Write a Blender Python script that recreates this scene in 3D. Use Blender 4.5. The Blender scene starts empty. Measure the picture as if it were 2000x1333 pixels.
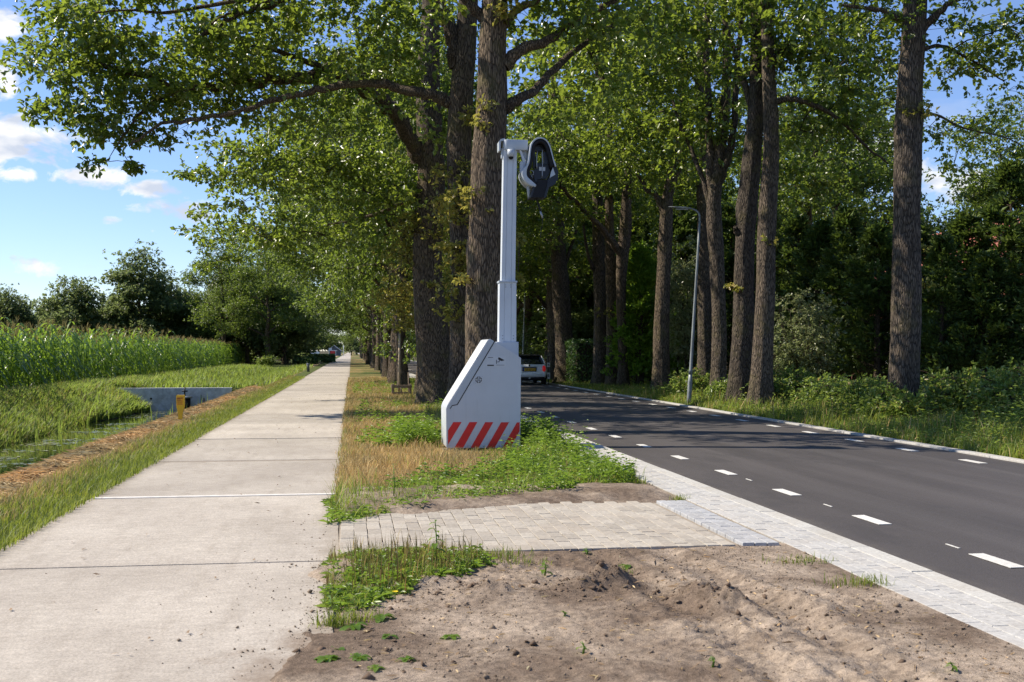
import bpy, math, random
import numpy as np
from mathutils import Vector, Matrix

random.seed(7)
RNG = np.random.default_rng(11)
scene = bpy.context.scene
COL = scene.collection
PI = math.pi

# ------------------------------------------------------------------ camera
F = 2200.0            # focal length in photo pixels (photo is 2000 wide)
CH = 1.6              # eye height
HY = 685.0            # horizon row
TH = math.atan(314.0 / F)
CT, ST = math.cos(TH), math.sin(TH)
cam_d = bpy.data.cameras.new('camera')
cam = bpy.data.objects.new('camera', cam_d)
COL.objects.link(cam)
cam.location = (0, 0, CH)
cam.rotation_euler = (PI / 2, 0, -TH)
cam_d.sensor_width = 36.0
cam_d.lens = F / 2000.0 * 36.0
cam_d.shift_y = (HY - 666.5) / 2000.0
cam_d.clip_start = 0.1
cam_d.clip_end = 6000
cam_d.dof.use_dof = True
cam_d.dof.focus_distance = 18.5
cam_d.dof.aperture_fstop = 5.6
scene.camera = cam


def pw(px, py, Z):
    """point of the place seen at photo pixel px,py at a distance Z along the view axis"""
    xc = (px - 1000.0) / F * Z
    return Vector((xc * CT + Z * ST, -xc * ST + Z * CT, CH - (py - HY) / F * Z))


def gnd(px, py):
    p = pw(px, py, F * CH / (py - HY))
    return p


# ------------------------------------------------------------------ light
SUN_EL = math.radians(46)
SUN_PHI = math.radians(16)      # ahead of straight left
sdir = Vector((-math.cos(SUN_PHI) * math.cos(SUN_EL), math.sin(SUN_PHI) * math.cos(SUN_EL), math.sin(SUN_EL)))
sl = bpy.data.lights.new('sun', 'SUN')
sl.energy = 5.0
sl.angle = math.radians(0.5)
sl.color = (1.0, 0.91, 0.77)
so = bpy.data.objects.new('sun', sl)
COL.objects.link(so)
so.location = (-20, 10, 40)
so.rotation_euler = sdir.to_track_quat('Z', 'Y').to_euler()

world = bpy.data.worlds.new('World')
scene.world = world
world.use_nodes = True
wt = world.node_tree
for n in list(wt.nodes):
    wt.nodes.remove(n)


class NT:
    """tiny helper to write node trees"""
    def __init__(s, tree):
        s.t = tree

    def new(s, typ, **kw):
        n = s.t.nodes.new(typ)
        for k, v in kw.items():
            setattr(n, k, v)
        return n

    def link(s, a, b):
        s.t.links.new(a, b)

    def math(s, op, a, b=None, c=None, clamp=False):
        n = s.new('ShaderNodeMath', operation=op)
        n.use_clamp = clamp
        for i, v in enumerate((a, b, c)):
            if v is None:
                continue
            if isinstance(v, (int, float)):
                n.inputs[i].default_value = v
            else:
                s.link(v, n.inputs[i])
        return n.outputs[0]

    def vmath(s, op, a, b=None, out=0):
        n = s.new('ShaderNodeVectorMath', operation=op)
        for i, v in enumerate((a, b)):
            if v is None:
                continue
            if isinstance(v, (tuple, list, Vector)):
                n.inputs[i].default_value = tuple(v)
            else:
                s.link(v, n.inputs[i])
        return n.outputs[out]

    def noise(s, vec, scale, detail=4, rough=0.55, dist=0.0, out='Fac'):
        n = s.new('ShaderNodeTexNoise')
        n.inputs['Scale'].default_value = scale
        n.inputs['Detail'].default_value = detail
        n.inputs['Roughness'].default_value = rough
        n.inputs['Distortion'].default_value = dist
        if vec is not None:
            s.link(vec, n.inputs['Vector'])
        return n.outputs[out]

    def ramp(s, fac, stops, interp='LINEAR'):
        n = s.new('ShaderNodeValToRGB')
        n.color_ramp.interpolation = interp
        cr = n.color_ramp
        while len(cr.elements) < len(stops):
            cr.elements.new(0.5)
        for e, (p, c) in zip(cr.elements, stops):
            e.position = p
            e.color = (c, c, c, 1) if isinstance(c, (int, float)) else (c[0], c[1], c[2], 1)
        s.link(fac, n.inputs[0])
        return n.outputs[0]

    def mix(s, fac, a, b, mode='MIX'):
        n = s.new('ShaderNodeMix', data_type='RGBA', blend_type=mode)
        for sock, v in ((n.inputs[0], fac), (n.inputs[6], a), (n.inputs[7], b)):
            if isinstance(v, (int, float)):
                sock.default_value = v
            elif isinstance(v, (tuple, list)):
                sock.default_value = (v[0], v[1], v[2], 1)
            else:
                s.link(v, sock)
        return n.outputs[2]

    def mapping(s, vec, scale=(1, 1, 1), rot=(0, 0, 0), loc=(0, 0, 0)):
        n = s.new('ShaderNodeMapping')
        n.inputs['Scale'].default_value = scale
        n.inputs['Rotation'].default_value = rot
        n.inputs['Location'].default_value = loc
        s.link(vec, n.inputs['Vector'])
        return n.outputs[0]


W = NT(wt)
sky = W.new('ShaderNodeTexSky', sky_type='NISHITA')
sky.sun_disc = False
sky.sun_elevation = SUN_EL
sky.sun_rotation = math.atan2(sdir.x, sdir.y)
sky.air_density = 1.0
sky.dust_density = 0.0
sky.ozone_density = 2.4
tc = W.new('ShaderNodeTexCoord')
d = W.vmath('NORMALIZE', tc.outputs['Generated'])
sep = W.new('ShaderNodeSeparateXYZ')
W.link(d, sep.inputs[0])
zc_ = W.math('MAXIMUM', sep.outputs[2], 0.0)
den = W.math('ADD', zc_, 0.12)
comb = W.new('ShaderNodeCombineXYZ')
W.link(W.math('DIVIDE', sep.outputs[0], den), comb.inputs[0])
W.link(W.math('DIVIDE', sep.outputs[1], den), comb.inputs[1])
plane = comb.outputs[0]
nA = W.noise(plane, 1.1, 8, 0.58, 0.3)
general = W.ramp(nA, [(0.60, 0.0), (0.78, 1.0)])
detail = W.noise(W.mapping(d, (26, 26, 44)), 1.0, 8, 0.6, 0.4)
mask = None
for (bx, by, rx, ry) in ((40, 276, 105, 50), (5, 48, 40, 30), (-60, 290, 90, 50), (8, 150, 24, 40), (75, 522, 42, 24), (350, 412, 75, 24),
                         (285, 372, 60, 16), (217, 432, 26, 11), (30, 338, 70, 18), (190, 350, 60, 25),
                         (1700, 300, 90, 70), (1940, 350, 120, 36), (1820, 330, 80, 30)):
    c = (pw(bx, by, 1.0) - Vector((0, 0, CH))).normalized()
    r = Vector((c.y, -c.x, 0)).normalized()
    u_ = c.cross(r) * -1
    dd = W.vmath('SUBTRACT', d, c)
    a = W.math('MULTIPLY', W.vmath('DOT_PRODUCT', dd, r, 1), F / rx)
    b = W.math('MULTIPLY', W.vmath('DOT_PRODUCT', dd, u_, 1), F / ry)
    r2 = W.math('ADD', W.math('MULTIPLY', a, a), W.math('MULTIPLY', b, b))
    m = W.math('SUBTRACT', 1.0, r2)
    mask = m if mask is None else W.math('MAXIMUM', mask, m)
blob = W.math('ADD', W.math('MULTIPLY', W.math('MAXIMUM', mask, -1.0), 0.55), W.math('MULTIPLY', W.math('SUBTRACT', detail, 0.47), 3.6))
blob = W.ramp(blob, [(0.12, 0.0), (0.62, 1.0)])
inview = W.math('GREATER_THAN', mask, -0.9)
cl = W.math('MULTIPLY', W.math('MAXIMUM', blob, W.math('MULTIPLY', general, 0.55)), W.math('MULTIPLY', sep.outputs[2], 14.0, clamp=True), clamp=True)
shade = W.noise(W.mapping(d, (20, 20, 50), loc=(3, 1, 0.4)), 1.0, 5, 0.5)
ccol = W.mix(W.ramp(shade, [(0.4, 0.0), (0.62, 1.0)]), (3.7, 4.1, 4.9), (6.6, 6.5, 6.4))
skyc = W.mix(cl, W.mix(1.0, sky.outputs[0], (0.74, 0.79, 0.99), 'MULTIPLY'), ccol)
bg = W.new('ShaderNodeBackground')
bg.inputs['Strength'].default_value = 0.118
W.link(skyc, bg.inputs['Color'])
wo = W.new('ShaderNodeOutputWorld')
W.link(bg.outputs[0], wo.inputs['Surface'])

vs = scene.view_settings
vs.view_transform = 'Standard'
vs.look = 'None'
vs.exposure = 0.60
vs.gamma = 1
vs.use_curve_mapping = False
scene.render.engine = 'CYCLES'
cy = scene.cycles
cy.use_denoising = True
cy.denoiser = 'OPENIMAGEDENOISE'
cy.denoising_input_passes = 'RGB_ALBEDO_NORMAL'
cy.denoising_prefilter = 'NONE'
cy.max_bounces = 6
cy.diffuse_bounces = 3
cy.glossy_bounces = 2
cy.transmission_bounces = 4
cy.transparent_max_bounces = 4
cy.caustics_reflective = False
cy.caustics_refractive = False
cy.sample_clamp_indirect = 6.0

# ------------------------------------------------------------------ materials
MATS = {}


def mat(name, col=(0.5, 0.5, 0.5), rough=0.6, metal=0.0, spec=0.5):
    m = bpy.data.materials.new(name)
    m.use_nodes = True
    t = NT(m.node_tree)
    p = m.node_tree.nodes['Principled BSDF']
    p.inputs['Base Color'].default_value = (*col, 1)
    p.inputs['Roughness'].default_value = rough
    p.inputs['Metallic'].default_value = metal
    p.inputs['Specular IOR Level'].default_value = spec
    MATS[name] = m
    return m, t, p


def bump(t, p, h, strength=0.3, dist=0.01):
    n = t.new('ShaderNodeBump')
    n.inputs['Strength'].default_value = strength
    n.inputs['Distance'].default_value = dist
    t.link(h, n.inputs['Height'])
    t.link(n.outputs[0], p.inputs['Normal'])


def objpos(t):
    return t.new('ShaderNodeTexCoord').outputs['Object']


def worldpos(t):
    return t.new('ShaderNodeNewGeometry').outputs['Position']


def island(t):
    return t.new('ShaderNodeNewGeometry').outputs['Random Per Island']


def leafmat(name, stops, trans=0.45, tcol=(0.25, 0.36, 0.05), rough=0.4, spec=0.5, big=True):
    """thin leaves: varied per leaf, some light comes through"""
    m, t, p = mat(name, rough=rough, spec=spec)
    col = t.ramp(island(t), stops)
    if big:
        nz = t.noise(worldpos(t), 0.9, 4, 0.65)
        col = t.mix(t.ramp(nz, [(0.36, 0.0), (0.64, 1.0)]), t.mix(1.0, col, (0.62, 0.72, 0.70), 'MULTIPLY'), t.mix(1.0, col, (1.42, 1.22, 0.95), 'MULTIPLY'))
    t.link(col, p.inputs['Base Color'])
    tr = t.new('ShaderNodeBsdfTranslucent')
    t.link(t.mix(0.72, col, tcol), tr.inputs['Color'])
    mx = t.new('ShaderNodeMixShader')
    mx.inputs[0].default_value = trans
    t.link(p.outputs[0], mx.inputs[1])
    t.link(tr.outputs[0], mx.inputs[2])
    out = [n for n in m.node_tree.nodes if n.type == 'OUTPUT_MATERIAL'][0]
    t.link(mx.outputs[0], out.inputs['Surface'])
    return m


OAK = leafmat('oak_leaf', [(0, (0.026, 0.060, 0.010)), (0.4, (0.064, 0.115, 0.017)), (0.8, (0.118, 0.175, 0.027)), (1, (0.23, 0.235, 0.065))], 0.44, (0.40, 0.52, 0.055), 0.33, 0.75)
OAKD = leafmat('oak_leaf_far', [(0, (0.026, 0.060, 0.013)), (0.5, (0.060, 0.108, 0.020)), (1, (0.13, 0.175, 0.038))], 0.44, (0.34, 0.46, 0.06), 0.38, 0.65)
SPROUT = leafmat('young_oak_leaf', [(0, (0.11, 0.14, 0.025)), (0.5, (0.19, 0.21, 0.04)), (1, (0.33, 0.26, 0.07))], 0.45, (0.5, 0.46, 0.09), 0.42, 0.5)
CONIF = leafmat('conifer_spray', [(0, (0.036, 0.070, 0.018)), (0.6, (0.066, 0.118, 0.026)), (1, (0.12, 0.17, 0.04))], 0.28, (0.22, 0.32, 0.05), 0.5, 0.4)
THUJA = leafmat('thuja_spray', [(0, (0.07, 0.15, 0.016)), (0.6, (0.14, 0.25, 0.026)), (1, (0.21, 0.33, 0.04))], 0.36, (0.34, 0.55, 0.05), 0.5, 0.35)
SILVER = leafmat('silvery_leaf', [(0, (0.10, 0.14, 0.06)), (0.6, (0.17, 0.21, 0.10)), (1, (0.27, 0.30, 0.18))], 0.4, (0.4, 0.46, 0.18), 0.36, 0.7)
BGLEAF = leafmat('background_leaf', [(0, (0.05, 0.085, 0.03)), (0.5, (0.09, 0.135, 0.045)), (1, (0.16, 0.20, 0.085))], 0.48, (0.32, 0.40, 0.13), 0.5, 0.5)
HEDGE = leafmat('hedge_leaf', [(0, (0.03, 0.07, 0.02)), (0.6, (0.06, 0.125, 0.03)), (1, (0.11, 0.19, 0.06))], 0.3, (0.14, 0.26, 0.05), 0.35, 0.55)
MAIZE = leafmat('maize_leaf', [(0, (0.055, 0.125, 0.02)), (0.6, (0.10, 0.19, 0.028)), (1, (0.17, 0.26, 0.042))], 0.45, (0.42, 0.62, 0.06), 0.33, 0.6)
TASSEL = leafmat('maize_tassel', [(0, (0.22, 0.19, 0.07)), (1, (0.38, 0.31, 0.14))], 0.3, (0.35, 0.3, 0.12), 0.7, 0.2)
GREENG = leafmat('green_grass', [(0, (0.075, 0.125, 0.018)), (0.6, (0.14, 0.195, 0.03)), (1, (0.27, 0.26, 0.07))], 0.42, (0.42, 0.5, 0.06), 0.5, 0.35)
BANKG = leafmat('bank_grass', [(0, (0.095, 0.165, 0.028)), (0.6, (0.18, 0.27, 0.05)), (1, (0.33, 0.35, 0.125))], 0.5, (0.48, 0.64, 0.11), 0.5, 0.35)
DRYG = leafmat('dry_grass', [(0, (0.28, 0.19, 0.08)), (0.6, (0.46, 0.34, 0.155)), (1, (0.60, 0.48, 0.26))], 0.3, (0.55, 0.42, 0.18), 0.65, 0.25)
STRAW = leafmat('straw', [(0, (0.27, 0.18, 0.10)), (0.5, (0.54, 0.41, 0.25)), (1, (0.78, 0.65, 0.44))], 0.25, (0.6, 0.45, 0.25), 0.6, 0.3)
WEED = leafmat('weed_leaf', [(0, (0.065, 0.13, 0.018)), (0.6, (0.12, 0.21, 0.028)), (1, (0.21, 0.30, 0.05))], 0.4, (0.34, 0.52, 0.06), 0.38, 0.55)
SEED = leafmat('plantain_stalk', [(0, (0.16, 0.10, 0.045)), (0.5, (0.27, 0.19, 0.07)), (1, (0.30, 0.28, 0.07))], 0.15, (0.3, 0.25, 0.08), 0.7, 0.2)
UNDER = leafmat('undergrowth_leaf', [(0, (0.07, 0.13, 0.024)), (0.5, (0.13, 0.205, 0.04)), (0.92, (0.23, 0.28, 0.075)), (1, (0.40, 0.27, 0.09))], 0.42, (0.42, 0.56, 0.10), 0.40, 0.6)


def barkmat(name, c0, c1, moss=0.0):
    """fissured bark: dark cracks between pale plates drawn out along the stem"""
    m, t, p = mat(name, rough=0.85, spec=0.25)
    o = objpos(t)
    wob = t.noise(t.mapping(o, (3, 3, 1.2)), 1.6, 3, out='Color')
    q = t.vmath('ADD', t.mapping(o, (1, 1, .16)), t.vmath('SCALE', wob, None))
    q.node.inputs[1].links[0].from_node.inputs['Scale'].default_value = 0.05
    v = t.new('ShaderNodeTexVoronoi', feature='DISTANCE_TO_EDGE')
    v.inputs['Scale'].default_value = 30
    t.link(q, v.inputs['Vector'])
    crack = t.ramp(v.outputs['Distance'], [(0.0, 0.0), (0.22, 1.0)])
    n1 = t.noise(t.mapping(o, (16, 16, 2.2)), 2.0, 6, 0.7, 0.4)
    n2 = t.noise(o, 1.1, 4)
    n3 = t.noise(t.mapping(o, (60, 60, 14)), 1.0, 4, .7)
    h = t.math('ADD', t.math('MULTIPLY', crack, 0.7), t.math('MULTIPLY', n1, 0.6))
    col = t.mix(t.ramp(h, [(0.32, 0), (0.98, 1)]), c0, c1)
    col = t.mix(t.ramp(n2, [(0.42, 0), (0.72, 0.7)]), col, t.mix(1.0, col, (1.35, 1.33, 1.3), 'MULTIPLY'))
    col = t.mix(1.0, col, t.ramp(n3, [(0.3, 0.7), (0.7, 1.3)]), 'MULTIPLY')
    oi = t.new('ShaderNodeObjectInfo')
    col = t.mix(1.0, col, t.ramp(oi.outputs['Random'], [(0, (0.78, 0.76, 0.74)), (0.5, (1.0, 0.98, 0.94)), (1, (1.2, 1.14, 1.06))]), 'MULTIPLY')
    sz = t.new('ShaderNodeSeparateXYZ')
    t.link(o, sz.inputs[0])
    foot = t.math('MULTIPLY', t.ramp(sz.outputs[2], [(0.0, 1), (0.9, 0)]), t.ramp(t.noise(o, 3.0, 5), [(0.38, 0), (0.6, 0.8)]))
    col = t.mix(foot, col, (0.075, 0.07, 0.035))
    if moss:
        col = t.mix(t.math('MULTIPLY', t.ramp(t.noise(o, 2.3, 5), [(0.52, 0), (0.68, 1)]), moss), col, (0.12, 0.105, 0.035))
    t.link(col, p.inputs['Base Color'])
    bump(t, p, t.math('ADD', h, t.math('MULTIPLY', n3, 0.2)), 0.9, 0.04)
    return m


BARK = barkmat('oak_bark', (0.030, 0.022, 0.016), (0.165, 0.126, 0.090), 0.5)
BARK2 = barkmat('grey_bark', (0.029, 0.023, 0.018), (0.142, 0.114, 0.089), 0.4)
TWIG = barkmat('twig_bark', (0.04, 0.03, 0.022), (0.11, 0.085, 0.06))


def simple(name, col, rough=0.5, metal=0.0, spec=0.5, var=0.12, scale=6.0, bmp=0.0, bs=60.0):
    m, t, p = mat(name, col, rough, metal, spec)
    o = objpos(t)
    n = t.noise(o, scale, 5)
    a = tuple(x * (1 - var) for x in col)
    b = tuple(min(1, x * (1 + var)) for x in col)
    t.link(t.mix(t.ramp(n, [(0.3, 0), (0.7, 1)]), a, b), p.inputs['Base Color'])
    r2 = t.noise(o, scale * 3, 3)
    t.link(t.math('ADD', t.math('MULTIPLY', r2, 0.2), rough - 0.1), p.inputs['Roughness'])
    if bmp:
        bump(t, p, t.noise(o, bs, 4), bmp, 0.004)
    return m


WHITE = simple('white_paint', (0.42, 0.455, 0.49), 0.35, var=0.05, scale=3)
m, t, p = mat('white_paint_grimed', rough=0.38, spec=0.5)
o_ = objpos(t)
sx = t.new('ShaderNodeSeparateXYZ')
t.link(o_, sx.inputs[0])
fine = t.noise(o_, 3, 5)
col = t.mix(t.ramp(fine, [(0.3, 0), (0.7, 1)]), (0.48, 0.505, 0.53), (0.52, 0.545, 0.57))
lowm = t.math('MULTIPLY', t.ramp(sx.outputs[2], [(0.02, 1), (0.42, 0)]), t.ramp(t.noise(o_, 9, 6, 0.7), [(0.42, 0), (0.68, 1)]))
strk = t.math('MULTIPLY', t.ramp(t.noise(t.mapping(o_, (26, 26, 0.8)), 1.0, 4, 0.6), [(0.56, 0), (0.74, 0.4)]), t.ramp(t.noise(o_, 1.7, 3), [(0.45, 0), (0.6, 1)]))
col = t.mix(t.math('MULTIPLY', lowm, 0.55), col, (0.27, 0.225, 0.17))
col = t.mix(strk, col, (0.30, 0.30, 0.28))
t.link(col, p.inputs['Base Color'])
t.link(t.math('ADD', t.math('MULTIPLY', fine, 0.25), 0.25), p.inputs['Roughness'])
WHITEG = m
WHITE2 = simple('white_anodised_profile', (0.55, 0.58, 0.61), 0.38, var=0.05, scale=3)
EDGEM = simple('pale_rubber_edge', (0.62, 0.60, 0.57), 0.6)
RED = simple('red_reflective_film', (0.60, 0.010, 0.010), 0.4, var=0.1)
BLACK = simple('black_plastic', (0.008, 0.008, 0.010), 0.5, spec=0.25)
NAVY = simple('dark_glossy_shell', (0.009, 0.011, 0.020), 0.32, spec=0.35)
INK = simple('black_print', (0.015, 0.015, 0.018), 0.6)
STICK = simple('white_sticker', (0.52, 0.54, 0.56), 0.35, var=0.03)
GREY = simple('grey_metal', (0.35, 0.36, 0.37), 0.4, 0.6)
SCREW = simple('screw_metal', (0.22, 0.23, 0.25), 0.4, 0.7)
GALV = simple('galvanised_steel', (0.24, 0.26, 0.265), 0.55, 0.3, var=0.2, scale=4)
YELLOW = simple('yellow_plastic', (0.80, 0.45, 0.008), 0.45, var=0.08)
PRINT = simple('faded_red_print', (0.33, 0.09, 0.015), 0.6)
HEADW = None
CARW = simple('silver_white_car_paint', (0.80, 0.82, 0.84), 0.25, 0.1, var=0.03)
CARK = simple('black_car_paint', (0.012, 0.012, 0.014), 0.15, var=0.05)
GLASS = simple('dark_car_glass', (0.012, 0.02, 0.022), 0.06, 0.0, 0.8)
TYRE = simple('tyre_rubber', (0.015, 0.015, 0.015), 0.8)
PLATE = simple('yellow_number_plate', (0.72, 0.42, 0.015), 0.4)
BLUEP = simple('blue_plate_band', (0.02, 0.06, 0.35), 0.4)
WOODP = simple('weathered_post_wood', (0.20, 0.15, 0.10), 0.85, var=0.3, scale=14, bmp=0.4, bs=80)
PALEW = simple('pale_stake_wood', (0.46, 0.36, 0.24), 0.8, var=0.2, scale=10)
SLATE = simple('dark_blue_grey_cladding', (0.06, 0.075, 0.10), 0.6)
ROOFP = simple('pale_roof_sheet', (0.55, 0.57, 0.60), 0.5)
REDD = simple('red_door_paint', (0.50, 0.03, 0.03), 0.5)
WHITEB = simple('white_trim', (0.78, 0.78, 0.78), 0.6)
BRICKW = simple('brown_brick_wall', (0.16, 0.075, 0.05), 0.8, var=0.3, scale=9)
TILE = simple('red_roof_tile', (0.30, 0.10, 0.065), 0.7, var=0.35, scale=3)
PLAST = simple('grey_blue_bollard', (0.12, 0.14, 0.17), 0.6)
ORANGE = simple('orange_machine_paint', (0.75, 0.33, 0.01), 0.45)
DRYLEAF = simple('brown_fallen_leaf', (0.20, 0.13, 0.07), 0.8, var=0.3)
PETAL = simple('yellow_petal', (0.80, 0.60, 0.01), 0.6)
CLOD = simple('sandy_crumb', (0.21, 0.16, 0.115), 0.95, var=0.4, scale=20, spec=0.1)
mt_, t_, p_ = mat('tail_light', (0.55, 0.01, 0.02), 0.2)
p_.inputs['Emission Color'].default_value = (1.0, 0.05, 0.05, 1)
p_.inputs['Emission Strength'].default_value = 0.10
TAIL = mt_

# concrete path
m, t, p = mat('path_concrete', rough=0.85, spec=0.25)
wp = worldpos(t)
n1 = t.noise(wp, 0.55, 6, 0.6)
n2 = t.noise(wp, 62, 6, 0.8)
n3 = t.noise(t.mapping(wp, (6, 1.2, 1)), 1.0, 5, 0.65)
vor = t.new('ShaderNodeTexVoronoi')
vor.inputs['Scale'].default_value = 38
t.link(wp, vor.inputs['Vector'])
col = t.mix(t.ramp(n1, [(0.35, 0), (0.68, 1)]), (0.385, 0.34, 0.283), (0.51, 0.458, 0.385))
col = t.mix(t.math('MULTIPLY', t.ramp(n3, [(0.5, 0), (0.72, 1)]), 0.5), col, (0.32, 0.275, 0.22))
col = t.mix(1.0, col, t.ramp(n2, [(0.32, 0.62), (0.68, 1.28)]), 'MULTIPLY')
col = t.mix(1.0, col, t.ramp(t.noise(t.mapping(wp, (7, 16, 1)), 1.0, 5, .65), [(0.35, 0.88), (0.65, 1.08)]), 'MULTIPLY')
oi = t.new('ShaderNodeObjectInfo')
col = t.mix(1.0, col, t.ramp(oi.outputs['Random'], [(0, 0.86), (1, 1.05)]), 'MULTIPLY')
spots = t.ramp(t.noise(wp, 7.5, 4, 0.7), [(0.69, 0), (0.76, 0.75)])
col = t.mix(spots, col, (0.2, 0.165, 0.12))
# trodden soil film towards the bare patch at the near right corner
sx = t.new('ShaderNodeSeparateXYZ')
t.link(wp, sx.inputs[0])
a = t.math('ADD', t.math('MULTIPLY', t.math('ADD', sx.outputs[0], 0.22), 1.25), t.math('MULTIPLY', t.math('SUBTRACT', 7.3, sx.outputs[1]), 0.42))
a = t.math('ADD', a, t.math('MULTIPLY', t.math('SUBTRACT', t.noise(wp, 2.6, 7, 0.65), 0.5), 2.2))
dm = t.math('MULTIPLY', t.ramp(a, [(0.05, 0), (0.55, 1)]), t.ramp(t.math('MULTIPLY', sx.outputs[1], 0.1), [(0.66, 1), (0.78, 0)]))
col = t.mix(dm, col, t.mix(t.ramp(n2, [(0.35, 0), (0.65, 1)]), (0.19, 0.145, 0.108), (0.31, 0.25, 0.19)))
ed = t.math('ABSOLUTE', t.math('ADD', sx.outputs[0], 1.43))
ed = t.math('ADD', ed, t.math('MULTIPLY', t.math('SUBTRACT', t.noise(wp, 3.5, 6, 0.7), 0.5), 0.7))
col = t.mix(t.math('MULTIPLY', t.ramp(t.math('MULTIPLY', ed, 0.5), [(0.56, 0), (0.70, 1)]), 0.55), col, (0.24, 0.195, 0.14))
wear = t.noise(t.mapping(wp, (2.2, 0.10, 1)), 1.0, 5, 0.6)
col = t.mix(t.ramp(wear, [(0.5, 0), (0.75, 0.35)]), col, (0.30, 0.265, 0.22))
t.link(col, p.inputs['Base Color'])
bump(t, p, t.math('ADD', n2, t.math('MULTIPLY', vor.outputs['Distance'], 0.6)), 0.35, 0.006)
PATHM = m

m, t, p = mat('asphalt', rough=0.8, spec=0.3)
wp = worldpos(t)
n1 = t.noise(t.mapping(wp, (1, 0.12, 1)), 1.3, 5, 0.6)
n2 = t.noise(wp, 130, 3, 0.7)
n4 = t.noise(t.mapping(wp, (3.2, 0.05, 1)), 1.0, 4, 0.6)
col = t.mix(t.ramp(n1, [(0.3, 0), (0.7, 1)]), (0.055, 0.049, 0.046), (0.079, 0.070, 0.066))
col = t.mix(t.ramp(n4, [(0.55, 0), (0.7, 0.5)]), col, (0.098, 0.088, 0.082))
sx = t.new('ShaderNodeSeparateXYZ')
t.link(wp, sx.inputs[0])
trk = None
for xc in (5.35, 6.35, 7.2, 8.2):
    dx = t.math('MULTIPLY', t.math('SUBTRACT', sx.outputs[0], xc), 4.2)
    g = t.math('SUBTRACT', 1.0, t.math('MULTIPLY', dx, dx), clamp=True)
    trk = g if trk is None else t.math('MAXIMUM', trk, g)
trk = t.math('MULTIPLY', trk, t.ramp(t.noise(t.mapping(wp, (2, 0.15, 1)), 1.0, 4), [(0.3, 0.2), (0.7, 0.8)]))
col = t.mix(t.math('MULTIPLY', trk, 0.5), col, (0.098, 0.089, 0.084))
pt = t.ramp(t.noise(t.mapping(wp, (0.8, 0.35, 1)), 1.0, 6, 0.7), [(0.55, 0), (0.63, 0.45)])
col = t.mix(pt, col, (0.046, 0.042, 0.041))
edg = t.math('ADD', t.math('ABSOLUTE', t.math('SUBTRACT', sx.outputs[0], 6.72)), t.math('MULTIPLY', t.noise(wp, 2.5, 5, .7), 0.5))
col = t.mix(t.ramp(t.math('MULTIPLY', edg, 0.25), [(0.68, 0), (0.75, 0.5)]), col, (0.15, 0.13, 0.105))
col = t.mix(1.0, col, t.ramp(n2, [(0.3, 0.6), (0.7, 1.45)]), 'MULTIPLY')
t.link(col, p.inputs['Base Color'])
t.link(t.math('ADD', t.math('MULTIPLY', n1, 0.2), 0.62), p.inputs['Roughness'])
bump(t, p, n2, 0.5, 0.004)
ASPH = m


def stone(name, a, b, dirt=(0.26, 0.21, 0.16), damt=0.35, sc=30, gap=None):
    m, t, p = mat(name, rough=0.85, spec=0.25)
    wp = worldpos(t)
    oi = t.new('ShaderNodeObjectInfo')
    rnd = t.math('FRACT', t.math('MULTIPLY', oi.outputs['Random'], 7.31))
    col = t.mix(rnd, a, b)
    n2 = t.noise(wp, sc, 5, 0.7)
    col = t.mix(1.0, col, t.ramp(n2, [(0.3, 0.72), (0.7, 1.22)]), 'MULTIPLY')
    col = t.mix(t.math('MULTIPLY', t.ramp(t.noise(wp, 2.3, 6, 0.65), [(0.45, 0), (0.7, 1)]), damt), col, dirt)
    t.link(col, p.inputs['Base Color'])
    bump(t, p, n2, 0.35, 0.005)
    return m


PAVER = stone('pale_paver_stone', (0.40, 0.388, 0.36), (0.46, 0.447, 0.415), (0.38, 0.32, 0.25), 0.28)
PAVER2 = stone('bluish_paver_stone', (0.34, 0.342, 0.34), (0.40, 0.402, 0.40), (0.38, 0.33, 0.27), 0.25)
BRICK = stone('sandy_brick', (0.325, 0.29, 0.24), (0.43, 0.39, 0.325), (0.38, 0.32, 0.25), 0.55)
KERB = stone('kerb_concrete', (0.43, 0.415, 0.375), (0.50, 0.485, 0.44), (0.33, 0.28, 0.21), 0.4)
JOINT = stone('joint_sand', (0.29, 0.25, 0.20), (0.29, 0.25, 0.20), (0.24, 0.19, 0.14), 0.5)
HEADW = stone('grey_cast_concrete', (0.60, 0.605, 0.61), (0.60, 0.605, 0.61), (0.22, 0.19, 0.16), 0.5, 5)
PAINT = stone('white_road_paint', (0.56, 0.545, 0.50), (0.62, 0.605, 0.56), (0.45, 0.42, 0.38), 0.25)

# ground (colour attribute holds what grows or lies there)
m, t, p = mat('ground', rough=0.95, spec=0.12)
va = t.new('ShaderNodeVertexColor')
va.layer_name = 'Col'
wp = worldpos(t)
n2 = t.noise(wp, 14, 6, 0.7)
n5 = t.noise(wp, 90, 4, 0.7)
col = t.mix(1.0, va.outputs[0], t.ramp(n2, [(0.3, 0.6), (0.7, 1.4)]), 'MULTIPLY')
col = t.mix(1.0, col, t.ramp(n5, [(0.3, 0.75), (0.7, 1.25)]), 'MULTIPLY')
t.link(col, p.inputs['Base Color'])
bump(t, p, t.math('ADD', n2, t.math('MULTIPLY', n5, 0.4)), 0.8, 0.03)
GROUND = m

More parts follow.
